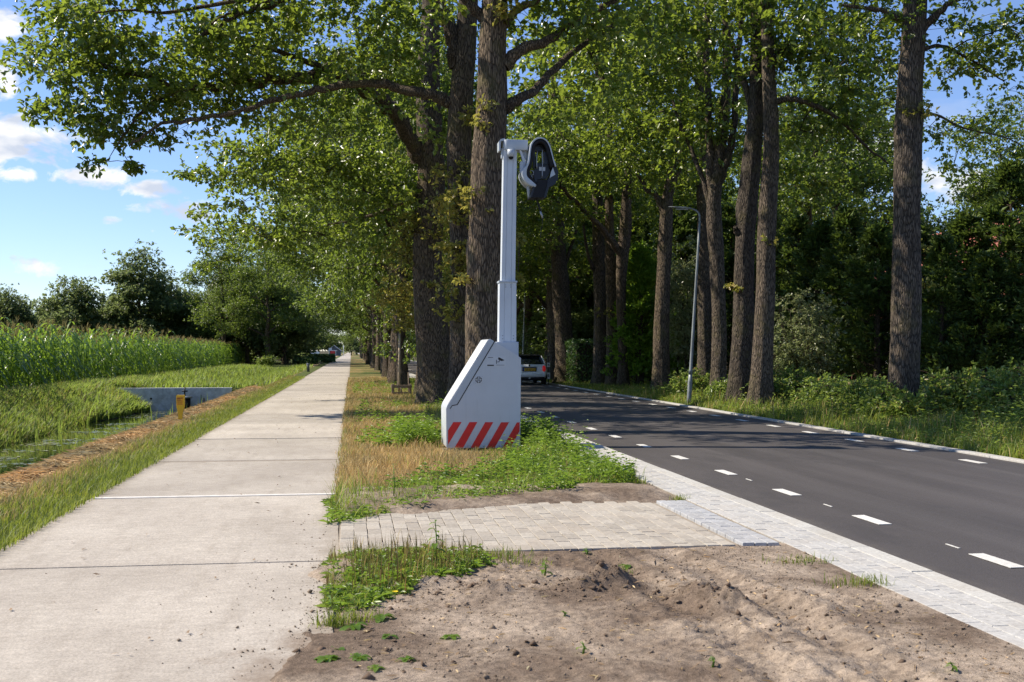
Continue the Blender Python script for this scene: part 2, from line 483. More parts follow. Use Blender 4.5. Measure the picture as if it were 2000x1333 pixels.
m, t, p = mat('bare_sandy_soil', rough=0.97, spec=0.06)
wp = worldpos(t)
n1 = t.noise(wp, 0.9, 6, 0.6, 0.4)
n2 = t.noise(wp, 16, 6, 0.7)
n5 = t.noise(wp, 110, 4, 0.75)
col = t.mix(t.ramp(n1, [(0.40, 0), (0.60, 1)]), (0.175, 0.130, 0.095), (0.38, 0.305, 0.232))
col = t.mix(1.0, col, t.ramp(n2, [(0.30, 0.55), (0.62, 1.2)]), 'MULTIPLY')
col = t.mix(1.0, col, t.ramp(n5, [(0.3, 0.62), (0.7, 1.35)]), 'MULTIPLY')
t.link(col, p.inputs['Base Color'])
bump(t, p, t.math('ADD', t.math('MULTIPLY', n2, 1.0), t.math('MULTIPLY', n5, 0.35)), 0.9, 0.022)
SOIL = m

m, t, p = mat('ditch_water', (0.012, 0.018, 0.006), 0.04, 0.0, 0.5)
wp = worldpos(t)
bump(t, p, t.noise(wp, 5, 3), 0.05, 0.01)
WATER = m
PAD = leafmat('floating_leaf', [(0, (0.16, 0.2, 0.08)), (1, (0.32, 0.33, 0.24))], 0.1, (0.2, 0.25, 0.1), 0.25, 0.8)


# ------------------------------------------------------------------ mesh helpers
def tri_mesh(name, V, T, mats, mi=None, smooth=False, attr=None):
    me = bpy.data.meshes.new(name)
    V = np.ascontiguousarray(V, dtype=np.float32)
    T = np.ascontiguousarray(T, dtype=np.int32)
    me.vertices.add(len(V))
    me.vertices.foreach_set('co', V.ravel())
    me.loops.add(T.size)
    me.loops.foreach_set('vertex_index', T.ravel())
    k = T.shape[1]
    me.polygons.add(len(T))
    me.polygons.foreach_set('loop_start', np.arange(0, T.size, k, dtype=np.int32))
    if mi is not None:
        me.polygons.foreach_set('material_index', np.ascontiguousarray(mi, dtype=np.int32))
    if smooth:
        me.polygons.foreach_set('use_smooth', np.ones(len(T), dtype=bool))
    for mm in mats:
        me.materials.append(mm)
    me.update(calc_edges=True)
    if attr is not None:
        ca = me.color_attributes.new('Col', 'FLOAT_COLOR', 'POINT')
        ca.data.foreach_set('color', np.ascontiguousarray(attr, dtype=np.float32).ravel())
    return me


class MB:
    """collects small shapes into ONE mesh"""
    def __init__(s):
        s.v, s.f, s.m, s.s = [], [], [], []

    def add(s, vs, fs, mi=0, sm=False):
        o = len(s.v)
        s.v += [tuple(x) for x in vs]
        for f in fs:
            s.f.append([i + o for i in f])
            s.m.append(mi)
            s.s.append(sm)
        return s

    def box(s, c, size, mi=0, rot=None, bev=0.0):
        hx, hy, hz = [x / 2 for x in size]
        if bev <= 0:
            pts = [(x, y, z) for x in (-hx, hx) for y in (-hy, hy) for z in (-hz, hz)]
            fs = [(0, 1, 3, 2), (4, 6, 7, 5), (0, 4, 5, 1), (2, 3, 7, 6), (0, 2, 6, 4), (1, 5, 7, 3)]
        else:
            b = min(bev, hx * .9, hy * .9, hz * .9)
            import bmesh
            bm = bmesh.new()
            bmesh.ops.create_cube(bm, size=1.0)
            for v in bm.verts:
                v.co = Vector((v.co.x * size[0], v.co.y * size[1], v.co.z * size[2]))
            bmesh.ops.bevel(bm, geom=bm.edges[:], offset=b, segments=2, affect='EDGES', profile=0.6)
            bm.verts.index_update()
            pts = [tuple(v.co) for v in bm.verts]
            fs = [[v.index for v in f.verts] for f in bm.faces]
            bm.free()
        R = rot if rot is not None else Matrix.Identity(3)
        c = Vector(c)
        s.add([R @ Vector(q) + c for q in pts], fs, mi)
        return s

    def prism(s, outline, y0, y1, mi=0, mside=None):
        """outline of (x,z) points, pushed from y0 to y1"""
        n = len(outline)
        vs = [(x, y0, z) for x, z in outline] + [(x, y1, z) for x, z in outline]
        s.add(vs, [list(range(n)), list(range(2 * n - 1, n - 1, -1))], mi)
        s.add(vs, [[i, i + n, (i + 1) % n + n, (i + 1) % n] for i in range(n)], mi if mside is None else mside)
        return s

    def tube(s, pts, rads, n=8, mi=0, cap=True):
        V, Fq = tube_arrays(pts, rads, n)
        s.add(V, [list(f) for f in Fq], mi, True)
        if cap:
            o = len(s.v) - len(V)
            s.f.append([o + i for i in range(n)][::-1]); s.m.append(mi); s.s.append(False)
            s.f.append([o + len(V) - n + i for i in range(n)]); s.m.append(mi); s.s.append(False)
        return s

    def mesh(s, name, mats):
        me = bpy.data.meshes.new(name)
        me.from_pydata(s.v, [], s.f)
        for mm in (mats if isinstance(mats, (list, tuple)) else [mats]):
            me.materials.append(mm)
        me.polygons.foreach_set('material_index', s.m)
        me.polygons.foreach_set('use_smooth', s.s)
        import bmesh
        bm = bmesh.new()
        bm.from_mesh(me)
        bmesh.ops.recalc_face_normals(bm, faces=bm.faces)
        bm.to_mesh(me)
        bm.free()
        me.update()
        return me


def tube_arrays(pts, rads, n=8, ridge=None):
    P = np.array([tuple(p) for p in pts], dtype=float)
    R = np.array(rads, dtype=float)
    Tn = np.gradient(P, axis=0)
    Tn /= np.linalg.norm(Tn, axis=1)[:, None] + 1e-9
    ref = np.array([0.0, 1.0, 0.0]) if abs(Tn[:, 2]).mean() > 0.7 else np.array([0.0, 0.0, 1.0])
    A = np.cross(Tn, ref)
    A /= np.linalg.norm(A, axis=1)[:, None] + 1e-9
    B = np.cross(Tn, A)
    ang = np.linspace(0, 2 * PI, n, endpoint=False)
    rr = R[:, None] * np.ones((1, n))
    if ridge is not None:
        rr = rr * ridge(ang, P)
    V = P[:, None, :] + rr[:, :, None] * (np.cos(ang)[None, :, None] * A[:, None, :] + np.sin(ang)[None, :, None] * B[:, None, :])
    k = len(P)
    i = np.arange(k - 1)[:, None] * n
    j = np.arange(n)[None, :]
    j2 = (j + 1) % n
    Q = np.stack([i + j, i + j2, i + n + j2, i + n + j], -1).reshape(-1, 4)
    return V.reshape(-1, 3), Q


def smooth_line(pts, per=6):
    """Catmull-Rom through points"""
    P = [Vector(p) for p in pts]
    if len(P) < 3:
        return [P[0].lerp(P[-1], i / per) for i in range(per + 1)]
    out = []
    E = [P[0] * 2 - P[1]] + P + [P[-1] * 2 - P[-2]]
    for i in range(1, len(E) - 2):
        a, b, c, d_ = E[i - 1], E[i], E[i + 1], E[i + 2]
        for k in range(per):
            t = k / per
            out.append(0.5 * ((2 * b) + (c - a) * t + (2 * a - 5 * b + 4 * c - d_) * t * t + (3 * b - a - 3 * c + d_) * t ** 3))
    out.append(P[-1])
    return out


def unit(a):
    return a / (np.linalg.norm(a, axis=1)[:, None] + 1e-9)


def leaf_arrays(P, D, N, L, Wd, fold=0.35, droop=0.15):
    D = unit(D)
    S = unit(np.cross(D, N))
    N2 = np.cross(S, D)
    L = L[:, None]
    Wd = Wd[:, None]
    v1 = P + D * L * 0.55 + S * Wd * 0.5 + N2 * fold * Wd * 0.5
    v3 = P + D * L * 0.55 - S * Wd * 0.5 + N2 * fold * Wd * 0.5
    v2 = P + D * L - N2 * droop * L
    V = np.stack([P, v1, v2, v3], 1).reshape(-1, 3)
    b = np.arange(len(P))[:, None] * 4
    T = np.stack([b + np.array([0, 1, 2]), b + np.array([0, 2, 3])], 1).reshape(-1, 3)
    return V, T


def blade_arrays(P, az, H, Wd, bend, segs=2, lean=None):
    """grass-like blades: root points, heading of the bend, height, width, bend in metres"""
    n = len(P)
    dx, dy = np.cos(az), np.sin(az)
    sx_, sy_ = -dy, dx
    rows = []
    for k in range(segs):
        t = k / segs
        w = Wd * (1 - 0.45 * t) * 0.5
        off = bend * t ** 2
        c = P + np.stack([dx * off, dy * off, H * t * (1 - 0.18 * t)], 1)
        s_ = np.stack([sx_ * w, sy_ * w, 0 * w], 1)
        rows += [c - s_, c + s_]
    tip = P + np.stack([dx * bend, dy * bend, H * 0.82], 1)
    rows.append(tip)
    V = np.stack(rows, 1).reshape(-1, 3)
    m_ = 2 * segs + 1
    b = np.arange(n)[:, None] * m_
    T = []
    for k in range(segs - 1):
        T += [[2 * k, 2 * k + 1, 2 * k + 3], [2 * k, 2 * k + 3, 2 * k + 2]]
    T.append([2 * segs - 2, 2 * segs - 1, 2 * segs])
    T = np.array(T)
    T = (b[:, None, :] + T[None]).reshape(-1, 3)
    return V, T


def join(parts):
    """parts: (V, T, material index) -> one set"""
    Vs, Ts, Ms, o = [], [], [], 0
    for V, T, mi in parts:
        if len(V) == 0:
            continue
        if T.shape[1] == 4:
            T = np.concatenate([T[:, [0, 1, 2]], T[:, [0, 2, 3]]])
        Vs.append(V)
        Ts.append(T + o)
        Ms.append(np.full(len(T), mi))
        o += len(V)
    return np.concatenate(Vs), np.concatenate(Ts), np.concatenate(Ms)


# ------------------------------------------------------------------ objects
def obj(name, data, parent=None, loc=None, rot=None, label=None):
    o = bpy.data.objects.new(name, data)
    COL.objects.link(o)
    if parent is not None:
        o.parent = parent
    if loc is not None:
        o.location = loc
    if rot is not None:
        o.rotation_euler = rot
    if label:
        o['label'] = label
    return o


def tag(o, label, cat, group=None):
    o['label'] = label
    o['category'] = cat
    if group:
        o['group'] = group
    return o


def thing(name, label, cat, loc=(0, 0, 0), rz=0.0, group=None):
    o = obj(name, None, None, loc, (0, 0, rz))
    o.empty_display_size = 0.2
    return tag(o, label, cat, group)


def struct(name, data, parent=None):
    o = obj(name, data, parent)
    o['kind'] = 'structure'
    return o


def stuff(name, data, parent=None):
    o = obj(name, data, parent)
    o['kind'] = 'stuff'
    return o


def dup(root, loc, rz=0.0, sc=1.0, label=None, group=None):
    r = root.copy()
    COL.objects.link(r)
    r.location = loc
    r.rotation_euler = (0, 0, rz)
    r.scale = (sc, sc, sc) if isinstance(sc, (int, float)) else sc
    if label:
        r['label'] = label
    if group:
        r['group'] = group
    for ch in list(root.children):
        c = ch.copy()
        COL.objects.link(c)
        c.parent = r
        for g in ch.children:
            q = g.copy()
            COL.objects.link(q)
            q.parent = c
    return r


# ------------------------------------------------------------------ noise on the ground
_lat = np.random.default_rng(5).random((256, 256))


def vnoise(x, y):
    xi = np.floor(x).astype(int)
    yi = np.floor(y).astype(int)
    fx = x - xi
    fy = y - yi
    fx = fx * fx * (3 - 2 * fx)
    fy = fy * fy * (3 - 2 * fy)
    g = lambda a, b: _lat[a % 256, b % 256]
    return (g(xi, yi) * (1 - fx) + g(xi + 1, yi) * fx) * (1 - fy) + (g(xi, yi + 1) * (1 - fx) + g(xi + 1, yi + 1) * fx) * fy


def fbm(x, y, oct=4, gain=0.5):
    s, a, tot = 0, 1.0, 0
    for k in range(oct):
        s = s + a * vnoise(x * 2 ** k + 17.3 * k, y * 2 ** k + 5.1 * k)
        tot += a
        a *= gain
    return s / tot


PATH_L, PATH_R = -2.76, -0.10
KERB_L, ASPH_L, ASPH_R = 3.50, 4.10, 9.35
WALL_V = 48.9


def ground_z(u, v):
    """height of the land"""
    u = np.asarray(u, float)
    v = np.asarray(v, float)
    wob = (fbm(u * 0.0 + v * 0.35, v * 0.0 + 3.0, 3) - 0.5) * 0.7
    prof_u = np.array([-400, -60, -14, -11.6, -10.9, -9.15, -8.7, -6.3, -5.8, -4.75, -4.3, -3.6, -2.76, -2.74, -0.12, -0.1, 3.45, 3.5, 9.5, 9.55, 12, 16, 400])
    prof_z = np.array([0.1, 0.1, 0.10, 0.08, 0.0, -0.86, -1.3, -1.3, -0.98, -0.22, 0.00, 0.03, 0.0, -0.10, -0.10, 0.0, 0.0, -0.10, -0.10, 0.02, 0.10, 0.12, 0.2])
    u = np.where(u < -7.0, u - .85 * np.clip((v - 40) / 7, 0, 1) * np.clip((-7.0 - u) / .8, 0, 1), u)
    uu = np.where((u < -4.7) & (u > -14), u + wob * np.clip((-4.7 - u) / 1.0, 0, 1) * np.clip((u + 14) / 3, 0, 1), u)
    z = np.interp(uu, prof_u, prof_z)
    flat_u = np.array([-400, -14, -9, -5.2, -4.2, -3.6, -2.76])
    flat_z = np.array([0.1, 0.1, 0.0, -0.03, 0.03, 0.03, 0.0])
    zf = np.interp(u, flat_u, flat_z)
    far = np.array([-400, -14, -9.4, -7.6, -6.6, -5.0, -4.2, -3.6, -2.76])
    farz = np.array([0.1, 0.1, 0.05, -0.45, -0.45, -0.05, 0.03, 0.03, 0.0])
    zr = np.interp(u, far, farz)
    k1 = np.clip((v - (WALL_V + 0.1)) / 0.1, 0, 1)
    k2 = np.clip((v - 56) / 4, 0, 1) * np.clip((112 - v) / 8, 0, 1)
    zl = z * (1 - k1) + (zf * (1 - k2) + zr * k2) * k1
    return np.where(u < -2.76, zl, z)


# ------------------------------------------------------------------ GROUND SHEET
us = np.unique(np.concatenate([np.array([-900, -500, -300, -200, -140, -100, -80, -60, -45, -35, -28, -22, -18, -15]), np.arange(-14, -3.0, 0.25),
                               np.array([-2.9, -2.78, -2.74, -2.0, -1.0, -0.14, -0.09]), np.arange(0.0, 3.4, 0.2), np.array([3.40, 3.46, 3.52, 5, 7, 9, 9.48, 9.54]),
                               np.arange(10, 18, 0.4), np.array([19, 21, 24, 28, 34, 42, 55, 75, 100, 140, 200, 300, 500, 900])]))
vs_ = np.unique(np.concatenate([np.array([-200, -80, -30, -10, 0, 2, 3]), np.arange(3.5, 50, 0.5), np.array([48.85, 48.95, 49.05, 49.15]), np.arange(50, 130, 2.0),
                                np.arange(130, 300, 10), np.array([320, 360, 420, 500, 650, 900, 1300, 2000, 3000])]))
UU, VV = np.meshgrid(us, vs_, indexing='ij')
ZZ = ground_z(UU, VV)
land = (UU < -2.8) | ((UU > -0.05) & (UU < 3.4)) | (UU > 9.6)
ZZ = ZZ + land * (fbm(UU * 1.3, VV * 1.3, 3) - 0.5) * 0.05
ZZ = np.where((UU > 0) & (UU < 3.47) & (VV < 12.2), ZZ - 0.03, ZZ)
C_SOIL = np.array([0.24, 0.185, 0.14])
C_DRY = np.array([0.27, 0.185, 0.08])
C_GRN = np.array([0.085, 0.105, 0.03])
C_DARK = np.array([0.06, 0.055, 0.03])
C_STRAW = np.array([0.34, 0.24, 0.14])
C_LITTER = np.array([0.12, 0.085, 0.05])
Cc = np.zeros(UU.shape + (4,))
Cc[..., 3] = 1
base = np.tile(C_GRN, UU.shape + (1,))


def paint(mask, c):
    global base
    base = base * (1 - mask[..., None]) + c * mask[..., None]


nn = fbm(UU * 0.6, VV * 0.6, 4)
paint(((UU > -0.1) & (UU < 3.5)).astype(float) * np.clip((nn - 0.4) * 5, 0, 1) * 0.8, C_DRY)
paint(((UU > -0.1) & (UU < 1.9) & (VV > 12.6) & (VV < 21)).astype(float) * 0.85, C_DRY)
paint(((UU > -0.1) & (UU < 3.5) & (VV < 12.2)).astype(float), C_SOIL)
paint(((UU > -4.5) & (UU < -3.5)).astype(float), C_STRAW)
paint(((UU > -9.0) & (UU < -5.2) & (VV < 49)).astype(float), C_DARK)
paint(((UU < -11.6) & (VV > 10)).astype(float), C_DARK * 1.3)
paint(((UU > -11.6) & (UU < -10.7)).astype(float) * 0.6, C_LITTER * 1.6)
paint((UU > 10.2).astype(float) * 0.6, C_LITTER)
paint((UU > 13).astype(float) * 0.8, C_LITTER * 0.7)
Cc[..., :3] = base
nu, nv = len(us), len(vs_)
ii = (np.arange(nu - 1)[:, None] * nv + np.arange(nv - 1)[None, :]).ravel()
Q = np.stack([ii, ii + nv, ii + nv + 1, ii + 1], 1)
me = tri_mesh('ground', np.stack([UU, VV, ZZ], -1).reshape(-1, 3), Q, [GROUND], smooth=True, attr=Cc.reshape(-1, 4))
struct('ground', me)

# water in the ditch
mb = MB()
mb.add([(-9.6, -40, -0.9), (-5.2, -40, -0.9), (-5.2, WALL_V - 0.02, -0.9), (-9.6, WALL_V - 0.02, -0.9)], [(0, 1, 2, 3)])
struct('water', mb.mesh('water', WATER))

# ------------------------------------------------------------------ PATH: concrete slabs
path = obj('path', None)
path['kind'] = 'structure'


def slab_mesh(w, l, h=0.12, seed=0):
    mb = MB()
    r = random.Random(seed)
    n = 14
    # irregular long edges
    xs = [[-w / 2 + r.uniform(-.012, .012) for _ in range(n + 1)], [w / 2 + r.uniform(-.012, .012) for _ in range(n + 1)]]
    top, b = [], 0.004
    for k in range(n + 1):
        y = -l / 2 + l * k / n
        e = b if k in (0, n) else 0
        top += [(xs[0][k] - .004, y, -0.02), (xs[0][k] + b, y, -e), (xs[1][k] - b, y, -e), (xs[1][k] + .004, y, -0.02)]
    fs = []
    for k in range(n):
        for j in range(3):
            a = k * 4 + j
            fs.append((a, a + 1, a + 5, a + 4))
    mb.add(top, fs)
    # ends and skirts
    for k, s in ((0, 1), (n, -1)):
        a = k * 4
        e = [top[a], top[a + 1], top[a + 2], top[a + 3]]
        lo = [(x, y, -h) for x, y, z in e]
        mb.add(e + lo, [(i, i + 4, i + 5, i + 1) for i in range(3)])
    for j in (0, 3):
        e = [top[k * 4 + j] for k in range(n + 1)]
        lo = [(x, y, -h) for x, y, z in e]
        m_ = n + 1
        mb.add(e + lo, [(i, i + 1, i + 1 + m_, i + m_) for i in range(n)])
    return mb.mesh('concrete_slab', PATHM)


SL = 4.03
slabs = [slab_mesh(PATH_R - PATH_L, SL - 0.006, seed=i) for i in range(3)]
v0 = 12.62 - 3 * SL        # joint seen at photo row 968
pc = (PATH_L + PATH_R) / 2
rz_ = random.Random(3)
for k in range(36):
    o = obj('concrete_slab', slabs[k % 3], path, (pc, v0 + SL * (k + 0.5), 0.02 + rz_.uniform(-.005, .005)), (rz_.uniform(-.0012, .0012), 0, 0))
    if k % 2:
        o.rotation_euler[2] = PI
mb = MB()
far0 = v0 + SL * 36
mb.box((pc, (far0 + 900) / 2, -0.04), (PATH_R - PATH_L, 900 - far0, 0.12))
struct('path_far', mb.mesh('path_far', PATHM), path)
mb = MB()
mb.box((pc, (v0 + far0) / 2, -0.049), (PATH_R - PATH_L - 0.02, far0 - v0, 0.122))
struct('path_bed', mb.mesh('path_bed', JOINT), path)
# levelling strip of paler mortar just before the wide joint
mb = MB()
mb.box((pc, 12.56, 0.0195), (PATH_R - PATH_L - 0.05, 0.10, 0.012), bev=0.004)
obj('mortar_strip', mb.mesh('mortar_strip', simple('pale_mortar', (0.60, 0.57, 0.51), 0.85, var=.15, scale=9)), path)

# ------------------------------------------------------------------ ROAD
mb = MB()
n = 60
road = MB()
ys = list(np.linspace(-30, 80, 56)) + list(np.linspace(84, 900, 60))
vsr, fr = [], []
for y in ys:
    for x in (ASPH_L, 5.4, 6.7, 8.0, ASPH_R):
        vsr.append((x, y, 0.012 + 0.03 * (1 - ((x - 6.72) / 2.63) ** 2)))
for i in range(len(ys) - 1):
    for j in range(4):
        a = i * 5 + j
        fr.append((a, a + 1, a + 6, a + 5))
road.add(vsr, fr, 0, True)
ROAD = struct('road', road.mesh('road', ASPH))


def road_z(x):
    return 0.012 + 0.03 * (1 - ((x - 6.72) / 2.63) ** 2)


def dash_mesh(w, l):
    mb = MB()
    mb.box((0, 0, 0), (w, l, 0.005), bev=0.0015)
    return mb.mesh('road_marking', PAINT)


dm = dash_mesh(0.125, 0.56)
for k in range(60):
    y = 7.83 - 2.05 + 2.05 * k
    x = 4.78
    obj('road_marking', dm, ROAD, (x, y, road_z(x) + 0.004), (0, -0.004, 0))
for k in range(60):
    y = 14.88 - 1.9 * 3 + 1.9 * k
    x = 8.72
    obj('road_marking', dm, ROAD, (x, y, road_z(x) + 0.004), (0, 0.004, 0))
dm2 = dash_mesh(0.018, 0.20)
for (px, py) in ((1861, 1074), (1617, 993), (1463, 942)):
    q = gnd(px, py)
    obj('chalk_mark', dm2, ROAD, (q.x, q.y, road_z(q.x) + 0.003))

# left edge of the road: concrete edge blocks and pale pavers
edge = obj('road_edge', None)
edge['kind'] = 'structure'
mb = MB()
mb.box((0, 0, 0), (ASPH_L - 3.935, 0.99, 0.12), bev=0.007)
kb = mb.mesh('kerb_block', KERB)
for k in range(40):
    obj('kerb_block', kb, edge, ((ASPH_L + 3.93) / 2 + random.uniform(-.003, .003), 4.0 + k, -0.025 + random.uniform(-.002, .002)), (0, 0, random.uniform(-.002, .002)))
PL = 0.212
mb = MB()
mb.box((0, 0, 0), (0.1045, PL - 0.0035, 0.08), bev=0.004)
pv = mb.mesh('paver', PAVER)
for r_ in range(4):
    for k in range(74):
        obj('paver', pv, edge, (KERB_L + 0.055 + r_ * 0.1085 + random.uniform(-.001, .001), 4.9 + (k + 0.5 * (r_ % 2)) * PL, -0.008 + random.uniform(-.002, .002)),
            (random.uniform(-.003, .003), random.uniform(-.004, .004), random.uniform(-.003, .003)))
mb = MB()
mb.box(((KERB_L + 3.93) / 2, 13, -0.020), (0.43, 18, 0.08))
struct('joint_bed', mb.mesh('joint_bed', JOINT), edge)
v1_ = 4.9 + 74.5 * PL
mb = MB()
for r_ in range(4):
    x = KERB_L + 0.055 + r_ * 0.1085
    k = 0
    y = v1_
    while y < 110:
        l = PL if y < 45 else PL * 4
        mb.box((x + random.uniform(-.001, .001), y + l / 2, -0.008 + random.uniform(-.002, .002)), (0.1, l - 0.006, 0.08))
        y += l
o = stuff('paver_row', mb.mesh('paver_row', PAVER), edge)
mb = MB()
mb.box(((ASPH_L + 3.93) / 2, (43.5 + 900) / 2, -0.028), (0.165, 900 - 43.5, 0.12))
mb.box(((KERB_L + 3.925) / 2, (111 + 900) / 2, -0.012), (0.42, 900 - 111, 0.08))
struct('road_edge_far', mb.mesh('road_edge_far', KERB), edge)
# right edge of the road
redge = obj('road_edge', None)
redge['kind'] = 'structure'
mb = MB()
mb.box((0, 0, 0), (0.17, 0.99, 0.13), bev=0.008)
kb2 = mb.mesh('kerb_block', PAVER)
for k in range(60):
    obj('kerb_block', kb2, redge, (ASPH_R + 0.09 + random.uniform(-.004, .004), 10 + k, -0.022), (0, 0, random.uniform(-.003, .003)))
mb = MB()
mb.box((ASPH_R + 0.09, (69.5 + 900) / 2, -0.024), (0.16, 900 - 69.5, 0.13))
struct('road_edge_far', mb.mesh('road_edge_far', PAVER), redge)

# ------------------------------------------------------------------ brick apron between path and road
ap = obj('crossing_pavement', None)
ap['kind'] = 'structure'
AV0, AV1 = 8.72, 11.30
mb = MB()
mb.box((1.588, (AV0 + AV1) / 2 + 0.02, -0.0375), (3.384, AV1 - AV0 + 0.02, 0.12))
struct('sand_bed', mb.mesh('sand_bed', JOINT), ap)
bw, bl = 0.1165, 0.234
bms = []
for s_ in range(4):
    rr = random.Random(40 + s_)
    mb = MB()
    w_, l_ = bw - 0.0055, bl - 0.0055
    mb.box((0, 0, 0), (w_, l_, 0.08), bev=0.003)
    mb.v = [(x + rr.uniform(-.002, .002), y + rr.uniform(-.002, .002), z) for x, y, z in mb.v]
    bms.append(mb.mesh('brick', BRICK))
rr = random.Random(9)
ncol = 27
for c in range(ncol):
    u0 = -0.035 + c * bw
    off = 0.5 * (c % 2)
    y = AV0
    first = True
    while y < AV1 - 0.05:
        half = first and c % 2
        l_ = bl / 2 if half else bl
        first = False
        skew = (u0 - 1.7) * -0.02
        o = obj('brick', bms[rr.randrange(4)], ap, (u0 + rr.uniform(-.003, .003), y + l_ / 2 + skew + rr.uniform(-.003, .003), 0.000 + rr.uniform(-.002, .002) + 0.004 * math.sin(u0 * 1.7 + y)),
                (rr.uniform(-.008, .008), rr.uniform(-.010, .010), rr.uniform(-.014, .014)))
        if half:
            o.scale = (1, .49, 1)
        y += l_
mb = MB()
mb.box((0, 0, 0), (0.099, 0.209, 0.09), bev=0.007)
pv2 = mb.mesh('paver', PAVER2)
for r_ in range(3):
    for k in range(12):
        obj('paver', pv2, ap, (3.165 + r_ * 0.105, AV0 - 0.02 + (k + 0.5) * 0.2165, 0.010 - 0.003 * r_ + rr.uniform(-.002, .002)), (rr.uniform(-.006, .006), rr.uniform(-.006, .006), rr.uniform(-.004, .004)))
# loose sand washed over the far edge of the bricks
gx, gy = np.meshgrid(np.linspace(-0.13, 3.45, 110), np.linspace(10.0, 12.6, 90), indexing='ij')
edge_v = 10.55 + 0.27 * gx + 0.25 * (fbm(gx * 1.6, gy * 0 + 2.0, 3) - 0.5)
zz = -0.05 + 0.135 * np.clip((gy - edge_v) / 0.7 + 0.35, 0, 1) + (fbm(gx * 5, gy * 5, 4) - 0.5) * 0.05 - 0.05 * np.clip((gx - 3.2) / 0.25, 0, 1) - 0.03 * np.clip((-0.06 - gx) / 0.06, 0, 1)
tw = (np.abs(gx - 0.95) < 0.3) & (gy < edge_v + 0.5)
zz = zz + tw * 0.006 * np.sin(gx * 90)
ii = (np.arange(109)[:, None] * 90 + np.arange(89)[None, :]).ravel()
struct('sand', tri_mesh('sand', np.stack([gx, gy, zz], -1).reshape(-1, 3), np.stack([ii, ii + 90, ii + 91, ii + 1], 1), [SOIL], smooth=True))

# ------------------------------------------------------------------ bare soil patch, near right
nx, ny = 260, 350
gx, gy = np.meshgrid(np.linspace(-0.55, 3.53, nx), np.linspace(3.4, 8.98, ny), indexing='ij')


def soil_z(gx, gy):
    rough = 0.35 + 1.3 * np.clip(fbm(gx * 0.9 + 4, gy * 0.9, 3) - 0.32, 0, 1) * 2
    z = 0.035 + (fbm(gx * 1.1, gy * 1.1, 3) - 0.5) * 0.07 + (fbm(gx * 5.0, gy * 5.0, 4, 0.6) - 0.5) * 0.030 * rough + (fbm(gx * 15, gy * 15, 3, 0.7) - 0.5) * 0.034 * rough
    for (px, py, a, sx1, sy1, h) in ((1190, 1150, 0, .22, .10, .085), (1130, 1160, 0, .14, .10, .05), (1405, 1190, 0.5, .10, .20, .08), (1350, 1180, 0, .12, .1, .05), (960, 1165, 0, .15, .1, .04), (1560, 1190, 0.3, .12, .35, .05), (820, 1150, 0, .3, .12, .035)):
        q = gnd(px, py)
        dx, dy = gx - q.x, gy - q.y
        ca, sa = math.cos(a), math.sin(a)
        d1, d2 = (dx * ca + dy * sa) / sx1, (-dx * sa + dy * ca) / sy1
        z = z + 1.35 * h * np.exp(-(d1 ** 2 + d2 ** 2)) * (0.35 + 1.3 * fbm(gx * 9, gy * 9, 4, 0.65))
    # wheel ruts curving towards the road
    for (k, c) in ((0.0, 2.05), (0.55, 2.05)):
        xr = c + k + 0.045 * (gy - 5.0) ** 2 * -0.35
        dx = gx - xr
        z = z - (0.026 + 0.006 * np.sin(gy * 75 + gx * 30)) * np.exp(-(dx / 0.11) ** 4) + 0.014 * np.exp(-((np.abs(dx) - 0.19) / 0.06) ** 2)
    m_ = fbm(gx * 2.4, gy * 2.4, 4)
    z = z * (1 - np.clip((gx - 3.2) / 0.28, 0, 1)) + 0.028 * np.clip((gx - 3.2) / 0.28, 0, 1) + 0.012 * (m_ - .5)
    k = np.clip((gy - 8.45 + (m_ - 0.5) * 0.25) / 0.3, 0, 1)
    z = z * (1 - k) + (0.026 + 0.03 * (m_ - .5) - .05 * np.clip((gy - 8.8) / .12, 0, 1)) * k
    z = z - 0.11 * np.clip((-0.16 + (m_ - 0.5) * 0.45 - 0.13 * (7.3 - gy) * (gy < 7.3) - gx) / 0.22, 0, 1)
    return z


zz = soil_z(gx, gy)
ii = (np.arange(nx - 1)[:, None] * ny + np.arange(ny - 1)[None, :]).ravel()
struct('soil', tri_mesh('soil', np.stack([gx, gy, zz], -1).reshape(-1, 3), np.stack([ii, ii + ny, ii + ny + 1, ii + 1], 1), [SOIL], smooth=True))


def land_z(u, v):
    u = np.asarray(u, float)
    v = np.asarray(v, float)
    z = ground_z(u, v)
    z = np.where((u > 0.0) & (u < 3.5) & (v < 8.9), np.maximum(soil_z(u, v), -0.02), z)
    z = np.where((u > PATH_L) & (u < PATH_R), 0.02, z)
    return z


# clods, crumbs and bits of straw on the soil and the path edge
def pebble_arrays(P, R, rng):
    n = len(P)
    base_v = np.array([(1, 0, 0), (-1, 0, 0), (0, 1, 0), (0, -1, 0), (0, 0, 1), (0, 0, -1)], float)
    Fv = np.array([(0, 2, 4), (2, 1, 4), (1, 3, 4), (3, 0, 4), (2, 0, 5), (1, 2, 5), (3, 1, 5), (0, 3, 5)])
    V = base_v[None] * (0.6 + 0.8 * rng.random((n, 6, 1))) * R[:, None, None] * np.array([1, 1, 0.7])
    V = V + rng.normal(0, 0.24, (n, 6, 3)) * R[:, None, None] + P[:, None]
    return V.reshape(-1, 3), (np.arange(n)[:, None, None] * 6 + Fv[None]).reshape(-1, 3)


